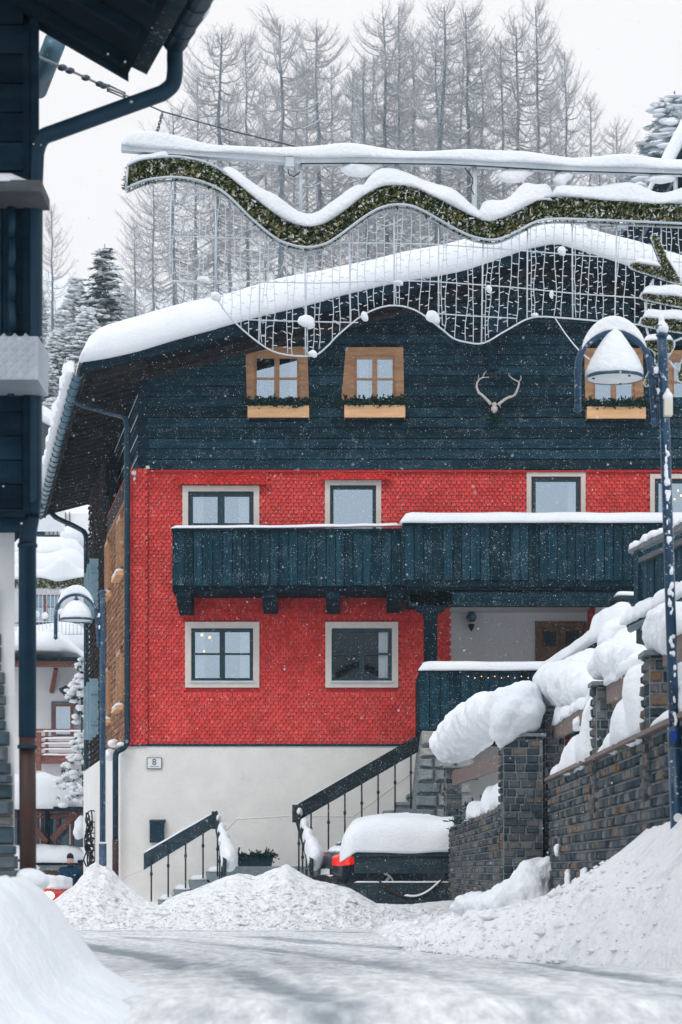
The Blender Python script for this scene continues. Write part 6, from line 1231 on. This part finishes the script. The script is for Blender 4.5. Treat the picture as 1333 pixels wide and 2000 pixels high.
# balcony house
Y1 = 80; t = bld('balcony_house', 'white house with red brown balcony rails and deep roof snow in the left gap', 'house', Y1)
build(B(MB(), Y1, -60, 172, 1295, 1760, 0, 8), 'wall', 'plaster', t)
rf = build(B(MB(), Y1, -80, 190, 1291, 1297, -1.4, 9), 'roof', 'timberb', t); build(B(MB(), Y1, -60, 178, 1296, 1307, -1.1, -.8), 'eave_beam', 'redbrown', t)
m1 = MB(); loaf(m1, [P(-80, 1291, Y1 + 3.5), P(172, 1291, Y1 + 3.5)], 11, .66, wd=(0, 1, 0), nz=.08, ds=.5, pw=.25); build(m1, 'roof_snow', 'snow', rf)
build(B(MB(), Y1, 64, 73, 1304, 1530, -.9, -.7), 'post', 'redbrown', t)
build(MB().beam(P(110, 1306, Y1 - .5), P(101, 1352, Y1 - .05), .12, .14), 'brace', 'redbrown', t)
m1 = MB(); B(m1, Y1, 101, 175, 1370, 1376, -.06, 0); B(m1, Y1, 101, 106, 1376, 1442, -.06, 0); W_ = build(m1, 'window', 'greywood', t)
m1 = MB(); B(m1, Y1, 106, 175, 1376, 1380, -.05, 0); B(m1, Y1, 106, 110, 1380, 1442, -.05, 0); B(m1, Y1, 138, 144, 1380, 1442, -.05, 0); build(m1, 'frame', 'redbrown', W_)
build(B(MB(), Y1, 110, 138, 1380, 1442, -.03, 0), 'pane', 'glass', W_); build(B(MB(), Y1, 144, 175, 1380, 1442, -.03, 0), 'pane', 'glassd', W_)
m1 = MB(); B(m1, Y1, 78, 175, 1480, 1492, -1.6, 0); bl = build(m1, 'balcony', 'redbrown', t)
for i, y in enumerate((1429, 1443, 1453, 1464, 1475)):
    r_ = build(B(MB(), Y1, 80, 176, y, y + 4, -1.65, -1.55), 'rail', 'redbrown', bl)
    m1 = MB(); loaf(m1, [P(80, y, Y1 - 1.6), P(176, y, Y1 - 1.6)], .14, .06, nz=.4, ds=.15); build(m1, 'snow_cover', 'snow', r_)
m1 = MB(); m1.beam(P(76, 1430, Y1 - 1.6), P(76, 1505, Y1 - 1.6), .16, .16); m1.beam(P(92, 1430, Y1 - 1.6), P(92, 1482, Y1 - 1.6), .10, .10); build(m1, 'rail_post', 'redbrown', bl)
m1 = MB(); m1.prism([P(115, 1345, Y1 - .8), P(175, 1318, Y1 - .8), P(175, 1350, Y1 - .8), P(118, 1352, Y1 - .8)], (0, .8, 0)); m1.prism([P(120, 1352, Y1 - .7), P(175, 1350, Y1 - .7), P(175, 1366, Y1 - .7), P(128, 1362, Y1 - .7)], (0, .6, 0)); build(m1, 'side_awning', 'planks', t)
# timber carport
Y2 = 72; t = bld('carport', 'red brown timber framed carport with thick snow on roof and ledge, left gap', 'carport', Y2)
m1 = MB(); loaf(m1, [P(-60, 1578, Y2 + 1.5), P(100, 1578, Y2 + 1.5), P(176, 1578, Y2 + 1.5)], 6, 1.0, wd=(0, 1, 0), nz=.12, ds=.3, pw=.3)
rf = build(B(MB(), Y2, -70, 176, 1578, 1584, -1.4, 4), 'roof', 'timberb', t); build(m1, 'roof_snow', 'snow', rf)
for a, b, c, d in ((-60, 176, 1584, 1590), (-60, 176, 1593, 1598)): build(B(MB(), Y2, a, b, c, d, -.1, .1), 'beam', 'redbrown', t)
for a, b in ((90, 98), (36, 44), (168, 175)): build(B(MB(), Y2, a, b, 1582, 1652, -.2, 0), 'post', 'timberb', t)
for a, b in ((74, 82), (134, 141), (110, 115)): build(B(MB(), Y2, a, b, 1592, 1652, 0, .15), 'stud', 'redbrown', t)
for a in (78, 136): build(B(MB(), Y2, a, a + 2.5, 1590, 1650, -.04, 0), 'white_post', 'white', t)
for a, b in (((101, 1640), (150, 1588)), ((64, 1612), (92, 1645))): build(MB().beam(P(*a, Y2 - .3), P(*b, Y2 - .3), .12, .16), 'brace', 'redbrown', t)
build(B(MB(), Y2, -60, 176, 1584, 1652, .3, .35), 'pane', 'glassd', t); build(B(MB(), Y2, -60, 176, 1584, 1654, 1.2, 1.3), 'back_wall', 'metal', t)
build(B(MB(), Y2, -60, 176, 1680, 1690, -1.2, 1.5), 'ledge', 'timberb', t); build(B(MB(), Y2, -60, 176, 1690, 1760, -.6, 1.5), 'plinth', 'block', t)
m1 = MB(); loaf(m1, [P(-60, 1682, Y2 - .2), P(172, 1682, Y2 - .2)], 2.4, .48, wd=(0, 1, 0), nz=.12, ds=.3, pw=.3); build(m1, 'ledge_snow', 'snow', t)
build(B(MB(), Y2, -60, 150, 1690, 1700, -1.3, -1.1), 'grey_rail', 'greywood', t)
# terraced roofs, second garland with lit window wall
Y3 = 92; t = bld('garland_house', 'pale house behind the second light curtain with snow terraces stepping up above it', 'house', Y3)
build(B(MB(), Y3, -60, 185, 1148, 1700, 0, 6), 'wall', 'plaster', t)
for a, b, hh, y in ((-60, 185, .95, 1150), ):
    m1 = MB(); loaf(m1, [P(a, y - 22, Y3 - .4), P(b, y - 22, Y3 - .4)], 3, hh, wd=(0, 1, 0), nz=.25, fr=.9, ds=.3, pw=.4); build(m1, 'ledge_snow', 'snow', t)
m1 = MB(); loaf(m1, [P(-60, 1100, Y3 + 3), P(185, 1100, Y3 + 3)], 7, .7, wd=(0, 1, 0), nz=.1, ds=.5, pw=.3); build(m1, 'roof_snow', 'snow', t)
build(B(MB(), Y3, -60, 185, 1098, 1104, -.4, 6), 'roof_edge', 'greywood', t); build(B(MB(), Y3, -60, 185, 1104, 1150, .5, 6), 'upper_wall', 'plaster', t)
m1 = MB(); B(m1, Y3, 64, 118, 1162, 1220, -.05, 0); W_ = build(m1, 'window', 'redbrown', t)
for a, b in ((66, 86), (94, 114)): build(B(MB(), Y3, a, b, 1165, 1185, -.07, -.05), 'pane', 'shutter', W_); build(B(MB(), Y3, a, b, 1187, 1216, -.07, -.05), 'pane', 'glass', W_)
build(B(MB(), Y3, -60, 172, 1216, 1219, -.3, -.2), 'rail', 'pipe', t)
m1 = MB(); loaf(m1, [P(-60, 1290, Y3 - 2), P(185, 1265, Y3 - 2)], 4, 1.0, wd=(0, 1, 0), nz=.2, fr=.4, ds=.5, pw=.4); build(m1, 'lower_roof_snow', 'snow', t)
Yg = 84; t = thing('rear_garland', P(110, 1140, Yg), 'distant straight fir garland with light curtain seen above the small street lamp', 'garland')
m1 = MB(); B(m1, Yg, 20, 178, 1138, 1148, -.03, .03); bd_ = build(m1, 'garland_band', 'tinsel', t)
def fnr(): return P(random.uniform(20, 178), random.uniform(1126, 1148), Yg - random.uniform(0, .1))
m1 = MB(); tinsel(m1, fnr, 2200, .10, .025); build(m1, 'tinsel_needles', 'tinsel', bd_)
m1 = MB(); loaf(m1, [P(20, 1129, Yg), P(75, 1128, Yg), P(112, 1131, Yg), P(178, 1122, Yg)], .5, lambda u_: .42 + .14 * math.sin(u_ * 12), wd=(0, 1, 0), nz=.5, fr=1.2, ds=.15); build(m1, 'snow_cover', 'snow', t)
for y in (1149, 1215, 1240): build(MB().tube([P(20, y, Yg), P(178, y - (2 if y > 1200 else 0), Yg)], .02, 5), 'horizontal_wire', 'wire', t)
px = 24
while px < 176:
    m1 = MB(); pts = [P(px, 1149, Yg), P(px + random.uniform(-1, 1), 1180, Yg), P(px + random.uniform(-1, 1), 1210, Yg), P(px, 1241, Yg)]; m1.tube(pts, .012, 4); lights_along(m1, pts, .12, .07); build(m1, 'light_string', 'wire', t); px += 7.5
[blobs('snow_clump', t, [(P(a, b, Yg), (.14, .1, .13))], vox=.05, sm=1, smx=2, disp=.04) for a, b in ((72, 1200), (88, 1203), (124, 1155), (120, 1195), (102, 1233), (92, 1235))]
# far white house
Y4 = 121; t = bld('far_white_house', 'far white house with one small window above the snowy roofs', 'house', Y4, py=1100)
build(B(MB(), Y4, 20, 178, 1003, 1130, 0, 8), 'wall', 'plaster', t); W_ = build(B(MB(), Y4, 70, 89, 1026, 1047, -.1, 0), 'window', 'greywood', t); build(B(MB(), Y4, 72, 87, 1028, 1045, -.14, -.1), 'pane', 'pipe', W_)
for a in (96, 104, 112, 120, 128, 136): build(B(MB(), Y4, a, a + 1.5, 1000, 1050, -.1, 0), 'wall_batten', 'greywood', t)
m1 = MB(); loaf(m1, [P(20, 1006, Y4), P(92, 1006, Y4)], 3, .8, wd=(0, 1, 0), ds=.5); build(m1, 'roof_snow', 'snow', t); build(B(MB(), Y4, 78, 150, 1050, 1056, -1, 0), 'ledge', 'pipe', t)
build(B(MB(), Y4, 130, 140, 1022, 1042, -.12, 0), 'window', 'pipe', t)
Y5 = 112; t = bld('sloping_roof_house', 'low house with two snow covered roofs sloping together in the left gap', 'house', Y5)
for pts, nm in (([(20, 1040), (62, 1046), (95, 1062), (118, 1068), (100, 1076), (70, 1070), (20, 1062)], 'roof_snow'), ([(85, 1078), (150, 1052), (185, 1040), (185, 1068), (150, 1074), (110, 1092)], 'roof_snow'), ([(20, 1082), (60, 1070), (130, 1068), (185, 1078), (185, 1110), (20, 1110)], 'roof_snow')):
    bevel(build(MB().ppoly(pts, Y5 - (2 if pts[0][0] == 85 else 1), 3), nm, 'snow', t), .3, 4)
build(MB().ppoly([(140, 1078), (170, 1070), (185, 1068), (185, 1080), (150, 1080)], Y5 - 2.1, .5), 'gable', 'metal', t)
build(B(MB(), Y5, 20, 185, 1085, 1300, .5, 6), 'wall', 'plaster', t)
blobs('bush_snow', t, [(P(140, 1045, Y5 - 2.5), (.55, .5, .45)), (P(152, 1043, Y5 - 2.5), (.4, .4, .3))], vox=.08, sm=1, disp=.05)
# shop sign fragment beyond the eave
Y6 = 100; t = bld('shop_front', 'grey gabled shop front with a red letter on its pale wall beyond the chalet eave', 'shop', Y6, 60)
build(MB().ppoly([(20, 890), (20, 1005), (100, 1005), (100, 890)], Y6, 5), 'wall', 'plaster', t); build(MB().ppoly([(20, 815), (74, 815), (118, 842), (118, 905), (90, 905), (60, 865), (20, 865)], Y6 - .5, 1), 'gable', 'greywood', t)
m1 = MB(); loaf(m1, [P(40, 808, Y6 - 1), P(76, 815, Y6 - 1), P(125, 842, Y6 - 1)], 3, .5, wd=(0, 1, 0), ds=.3); build(m1, 'roof_snow', 'snow', t)
cu = bpy.data.curves.new('letter', 'FONT'); cu.body = 'R'; cu.size = .62; cu.extrude = .01; cu.materials.append(M['redink'])
o = bpy.data.objects.new('letter', cu); me_ = bpy.data.meshes.new_from_object(o); bpy.data.objects.remove(o); o = bpy.data.objects.new('letter', me_); COL.objects.link(o); o.parent = t; o.rotation_euler = (R(90), 0, 0); o.location = P(72, 921, Y6 - .03) - org(t)
# climbing stems and cables at the rear corner
t = thing('climbing_plant', P(180, 1690, 60), 'tangle of dark bare climbing stems at the rear corner of the chalet', 'climber')
rs = random.Random(5)
for k in range(9):
    pts = [P(170 + rs.uniform(-3, 12), 1692, 60)]; x = pts[0]
    for j in range(8): pts.append(P(172 + rs.uniform(-8, 14) * (1 - j * .06), 1692 - (j + 1) * rs.uniform(9, 14), 60 + rs.uniform(-.3, .3)))
    build(MB().tube(smooth_path(pts, 3), .02, 5), 'stem', 'black', t)
for a in range(4): build(MB().tube([P(180 + a, 1600, 60) + Vector((.16 * math.cos(w_), 0, .22 * math.sin(w_) - a * .28)) for w_ in [2 * math.pi * j / 14 for j in range(15)]], .016, 5), 'stem', 'black', t)
t = thing('cable_coil', P(212, 980, 57), 'dark coil of cable hung on the upper side wall under the eave', 'cable')
for a in range(4): build(MB().tube([SP(5.6, 9.7 - a * .06, .12) + Vector((.1 * math.cos(w_), 0, .12 * math.sin(w_))) for w_ in [2 * math.pi * j / 14 for j in range(15)]], .014, 5), 'coil', 'black', t)
# snow laden shrub in front of the balcony house
def fronds(mb, sn, c, r, n, fs=.12, rr=random):
    for i in range(n):
        d = Vector((rr.gauss(0, 1), rr.gauss(0, 1), rr.gauss(0, .8))).normalized(); p = Vector(c) + Vector((d.x * r[0], d.y * r[1], d.z * r[2])) * rr.uniform(.5, 1)
        for k in range(5):
            s = Vector((rr.gauss(0, 1), rr.gauss(0, 1), rr.gauss(-.3, .6))).normalized() * fs * rr.uniform(.6, 1.3); e = s.cross(Vector((.3, .2, 1))).normalized() * fs * .22; mb.add([p - e, p + e, p + s], [(0, 1, 2)], rr.random())
        if rr.random() < .75: sn.ell(p + Vector((0, 0, fs * .3)), (fs * rr.uniform(.7, 1.4), fs * rr.uniform(.7, 1.2), fs * rr.uniform(.35, .7)), 6, 4, .3)
t = thing('snowy_shrub', P(158, 1560, 68), 'shrub bowed under white snow between carport and rear downpipe', 'shrub')
m1, m2 = MB(), MB()
for a, b, r_ in ((160, 1300, .16), (158, 1335, .3), (150, 1360, .3), (163, 1400, .3), (160, 1455, .35), (150, 1500, .4), (155, 1530, .55), (140, 1545, .45)): fronds(m1, m2, P(a, b, 68), (r_, .3, r_ * 1.2), 26, .13)
m1.tube([P(165, 1600, 68), P(160, 1450, 68), P(161, 1300, 68)], .03, 5); build(m1, 'foliage', 'fir', t); build(m2, 'snow_cover', 'snow', t)
blobs('snow_clod', t, [(P(160, 1612, 68), (.2, .2, .3)), (P(154, 1625, 68), (.15, .2, .25))], vox=.05, sm=1, disp=.05)

# ------------------------------------------------------------------ trees
def larch(seed, H=26.0, spread=1.0, dens=1.0, birch=False):
    rr = random.Random(seed); t = MB(); c = MB(); sn = MB()
    bend = [Vector((0, 0, 0))]
    for i in range(1, 13): bend.append(Vector((bend[-1].x * 1.02 + rr.uniform(-.09, .09), rr.uniform(-.1, .1), H * i / 12)))
    rad = [.17 * (1 - i / 12.5) ** .7 + .02 for i in range(13)]; t.tube(bend, rad, 7)
    def tp(z): i = min(11, int(z / H * 12)); f = z / H * 12 - i; return bend[i].lerp(bend[i + 1], f)
    nb = int(150 * dens)
    for i in range(nb):
        u = .20 + .79 * (i + rr.random()) / nb; z = u * H; a = rr.random() * 6.283
        L = spread * (4.7 * (1 - u) ** .50 + .45) * rr.uniform(.45, 1.1) * (1 if u > .32 else .5)
        rise = (-.25 + 1.0 * u ** 2.2) * rr.uniform(.7, 1.3) + (.5 if birch else 0); curl = rr.uniform(.15, .5)
        p = tp(z); d = Vector((math.cos(a), math.sin(a), 0)); pts = []
        side = Vector((-d.y, d.x, 0)) * rr.uniform(-.3, .3)
        for k in range(6):
            f = k / 5; pts.append(p + d * L * f + side * L * f * f + Vector((0, 0, L * (rise * f - .25 * math.sin(f * 3.1) + curl * f * f))))
        r0 = .018 + .011 * L; c.tube(pts, [r0 * (1 - k / 6) + .007 for k in range(6)], 3, c=rr.random())
        if rr.random() < .38 and not birch: sn.tube([q + Vector((0, 0, .04)) for q in pts[1:5]], [.035, .05, .045, .02], 4)
        nt_ = int(14 + L * 13)
        for k in range(nt_):
            f = rr.uniform(.15, 1); j = min(4, int(f * 5)); q = pts[j].lerp(pts[j + 1], f * 5 - j)
            dv = (pts[j + 1] - pts[j]).normalized(); s = Vector((rr.gauss(0, 1), rr.gauss(0, 1), rr.gauss(.25 if u > .6 else -.35, .55))) * .8 + dv * .9; s = s.normalized() * rr.uniform(.3, 1.15) * (1.2 - f * .5)
            e = Vector((rr.gauss(0, 1), rr.gauss(0, 1), 0)).normalized() * .0135; c.add([q - e, q + e, q + s], [(0, 1, 2)], rr.random())
            m_ = q + s * .5; s2 = (s + Vector((rr.gauss(0, .4), rr.gauss(0, .4), rr.gauss(0, .35)))) * .5; c.add([m_ - e * .8, m_ + e * .8, m_ + s2], [(0, 1, 2)], rr.random())
    return t, c, sn
def spruce(seed, H=16.0, R0=2.6, snow=.5):
    rr = random.Random(seed); t = MB(); c = MB(); sn = MB(); t.tube([(0, 0, 0), (0, 0, H)], [.22, .02], 7)
    z = H * .08
    while z < H * .985:
        u = z / H; L0 = R0 * (1 - u) ** .85 + .12; nb = max(4, int(5 + 9 * (1 - u)))
        for i in range(nb):
            a = rr.random() * 6.283; L = L0 * rr.uniform(.6, 1.15); d = Vector((math.cos(a), math.sin(a), 0)); p0 = Vector((0, 0, z + rr.uniform(-.15, .15))); pts = []
            for k in range(5): f = k / 4; pts.append(p0 + d * L * f + Vector((0, 0, L * (.18 * f - .55 * f * f + .18 * f ** 3))))
            c.tube(pts, .02, 3, c=0)
            for k in range(int(10 + L * 16)):
                f = rr.uniform(.12, 1.02); j = min(3, int(f * 4)); q = pts[j].lerp(pts[j + 1], f * 4 - j); sd_ = Vector((-d.y, d.x, 0)) * rr.choice((-1, 1)); s = (sd_ * rr.uniform(.2, 1) + d * .7 + Vector((0, 0, rr.uniform(-.75, .05)))).normalized() * rr.uniform(.22, .5) * (1.1 - .4 * f)
                e = s.cross(Vector((0, 0, 1))).normalized() * .05; c.add([q - e, q + e, q + s + e * .3, q + s - e * .3], [(0, 1, 2, 3)], rr.random())
            if rr.random() < snow:
                k0 = rr.choice((1, 1, 2)); m_ = [q + Vector((0, 0, .07)) for q in pts[k0:5]]; sn.tube(m_, [.03 + .10 * rr.random() * (1 + snow) for _ in m_], 6)
                for k in range(int(2 + 4 * snow)):
                    q = pts[rr.randint(1, 4)] + Vector((rr.uniform(-.3, .3), rr.uniform(-.3, .3), .05)); sn.ell(q, (rr.uniform(.1, .26), rr.uniform(.1, .26), rr.uniform(.06, .16)), 7, 5, .3)
        z += .30 + .16 * (1 - u)
    return t, c, sn
def proto(kind, mbs):
    root = thing(kind, (0, 0, 0)); t, c, sn = mbs; build(t, 'trunk', 'bark', root); build(c, 'crown', 'fir' if 'spruce' in kind else 'twig', root)
    if sn.v: build(sn, 'snow_cover', 'snow', root)
    return root
LP = [proto('larch', larch(s_, 26, sp_, de)) for s_, sp_, de in ((11, 1.1, 1.0), (12, .85, .9), (13, 1.2, 1.1), (14, 1.0, 1.0))]
H0 = 26.0; used = set()
larches = [(340, 232, 175), (382, 150, 200), (422, 66, 190), (487, 78, 205), (548, 42, 185), (572, 150, 235), (633, 55, 200), (652, 130, 230), (690, 140, 225), (718, 118, 188), (755, 30, 205), (778, 12, 210), (806, 78, 230), (845, 8, 195), (866, 60, 225), (925, 26, 200), (946, 90, 232), (985, 82, 215), (1017, 56, 200), (1062, 12, 190), (1110, 98, 205), (1150, 190, 225), (1200, 245, 215), (1172, 300, 180), (300, 330, 165), (450, 190, 240), (518, 175, 238), (600, 120, 238), (735, 110, 238), (895, 90, 238), (1085, 170, 238), (270, 440, 150)]
def words(i, px, py, Y):
    nb = ['at the far left end of the row', 'second from the left', 'third from the left']
    return nb
order = sorted(range(len(larches)), key=lambda i: larches[i][0])
ordn = ['first', 'second', 'third', 'fourth', 'fifth', 'sixth', 'seventh', 'eighth', 'ninth', 'tenth', 'eleventh', 'twelfth', 'thirteenth', 'fourteenth', 'fifteenth', 'sixteenth']
for rank, i in enumerate(order):
    px, py, Y = larches[i]; pr = LP[i % 4]
    if i % 4 in used: root = copy_tree(pr)
    else: root = pr; used.add(i % 4)
    x = XX(px, Y); zb_ = float(gz(x, Y)) - .3; zt_ = ZZ(py, Y); s = (zt_ - zb_) / H0
    root.location = (x, Y, zb_); wx_ = s * random.uniform(.85, 1.45); root.scale = (wx_, wx_, s); root.rotation_euler = (R(random.uniform(-1, 1)), R(random.uniform(-1.2, 1.2)), random.random() * 6.28)
    n_l = len(order); side = 'left' if rank < n_l / 2 else 'right'; k_ = rank if side == 'left' else n_l - 1 - rank
    h_ = 'tall' if py < 60 else 'medium height' if py < 150 else 'shorter'
    tag(root, '%s bare larch, %s from the %s in the row above the chalet roof' % (h_, ordn[k_], side), 'larch', 'bare larches on the hill above the roof')
for o in LP: ORG[o.name] = Vector((0, 0, 0))
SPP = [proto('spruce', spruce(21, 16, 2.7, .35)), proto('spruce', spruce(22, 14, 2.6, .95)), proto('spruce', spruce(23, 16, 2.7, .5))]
[c_.data.materials.__setitem__(0, M['hazefir']) for c_ in SPP[2].children if c_.name.startswith('crown')]
spr = [(0, 205, 476, 158, 'dark pointed spruce dusted with snow rising just left of the chalet roof', 1.9), (1, 168, 600, 150, 'snow smothered spruce directly below the dark pointed spruce', 2.1), (1, 238, 560, 165, 'snowy spruce tucked behind the roof edge right of the dark pointed spruce', 1.8), (1, 112, 645, 150, 'snow smothered spruce beneath the bare birch', 2.3), (1, 85, 690, 146, 'snow smothered spruce closest to the near timber building', 2.4), (1, 100, 780, 141, 'low snow smothered spruce above the shop roof', 2.6), (1, 140, 735, 143, 'low snow smothered spruce beside the chalet gutter', 2.6),
       (1, 70, 560, 185, 'hazy snow covered spruce behind the birch near the left building', 2.0), (1, 150, 545, 180, 'hazy snow covered spruce between the birch and the dark pointed spruce', 1.9), (0, 262, 590, 190, 'dark slim spruce rising behind the roof snow right of the dark pointed spruce', 1.6), (1, 118, 610, 170, 'hazy snow covered spruce standing in front of the birch trunk', 2.2),
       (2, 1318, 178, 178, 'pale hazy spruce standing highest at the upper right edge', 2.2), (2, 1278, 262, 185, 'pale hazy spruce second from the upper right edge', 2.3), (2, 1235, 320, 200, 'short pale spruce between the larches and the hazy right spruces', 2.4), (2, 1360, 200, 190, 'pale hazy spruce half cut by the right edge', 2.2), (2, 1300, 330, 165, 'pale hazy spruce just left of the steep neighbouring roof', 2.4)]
us = set()
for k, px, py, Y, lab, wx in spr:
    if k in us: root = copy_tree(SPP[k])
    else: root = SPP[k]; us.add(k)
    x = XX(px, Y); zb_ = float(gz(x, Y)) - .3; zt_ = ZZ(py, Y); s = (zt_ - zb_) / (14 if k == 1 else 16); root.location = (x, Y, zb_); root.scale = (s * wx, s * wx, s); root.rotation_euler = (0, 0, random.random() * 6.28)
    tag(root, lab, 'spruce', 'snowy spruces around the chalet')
bt = proto('birch', larch(31, 26, .8, .7, True)); x = XX(108, 155); zb_ = float(gz(x, 155)); s = (ZZ(412, 155) - zb_) / 26; bt.location = (x, 155, zb_); bt.scale = (s * 1.2, s * 1.2, s); tag(bt, 'bare fine twigged birch standing left of the dark pointed spruce', 'birch')
# ------------------------------------------------------------------ falling snow and the air itself
rs = np.random.RandomState(9); N = 110000
c = np.stack([rs.uniform(-9, 9, N), 7 + 43 * rs.rand(N) ** .75, rs.uniform(.3, 20, N)], 1); r = rs.uniform(.0012, .0028, N)[:, None]
q = [np.array(v) for v in ((1, 1, 1), (1, -1, -1), (-1, 1, -1), (-1, -1, 1))]; ang = rs.rand(N) * 6.28; ca, sa = np.cos(ang)[:, None], np.sin(ang)[:, None]
V = np.stack([c + r * np.concatenate([v[0] * ca - v[1] * sa, v[0] * sa + v[1] * ca, np.full((N, 1), v[2] * 1.3)], 1) for v in q], 1).reshape(-1, 3)
i = np.arange(N) * 4; Fc = np.concatenate([np.stack([i, i + 1, i + 2], 1), np.stack([i, i + 2, i + 3], 1), np.stack([i, i + 3, i + 1], 1), np.stack([i + 1, i + 3, i + 2], 1)])
me = bpy.data.meshes.new('falling_snow'); me.from_pydata(V.tolist(), [], Fc.tolist()); me.materials.append(M['snow']); o = bpy.data.objects.new('falling_snow', me); COL.objects.link(o); tag(o, 'fine snowflakes drifting through the air in front of the chalet', 'snowfall', kind='stuff')
hm = bpy.data.materials.new('haze'); hm.use_nodes = True; n = hm.node_tree; n.nodes.clear(); ho = n.nodes.new('ShaderNodeOutputMaterial'); pv = n.nodes.new('ShaderNodeVolumePrincipled')
pv.inputs['Color'].default_value = (.66, .87, 1.0, 1); pv.inputs['Density'].default_value = .0006; pv.inputs['Anisotropy'].default_value = 0; n.links.new(pv.outputs[0], ho.inputs['Volume']); M['haze'] = hm
o = build(MB().box(-520, 520, -310, 920, -3.2, 112), 'haze', 'haze', None); tag(o, 'pale winter haze filling the street', 'haze', kind='stuff')
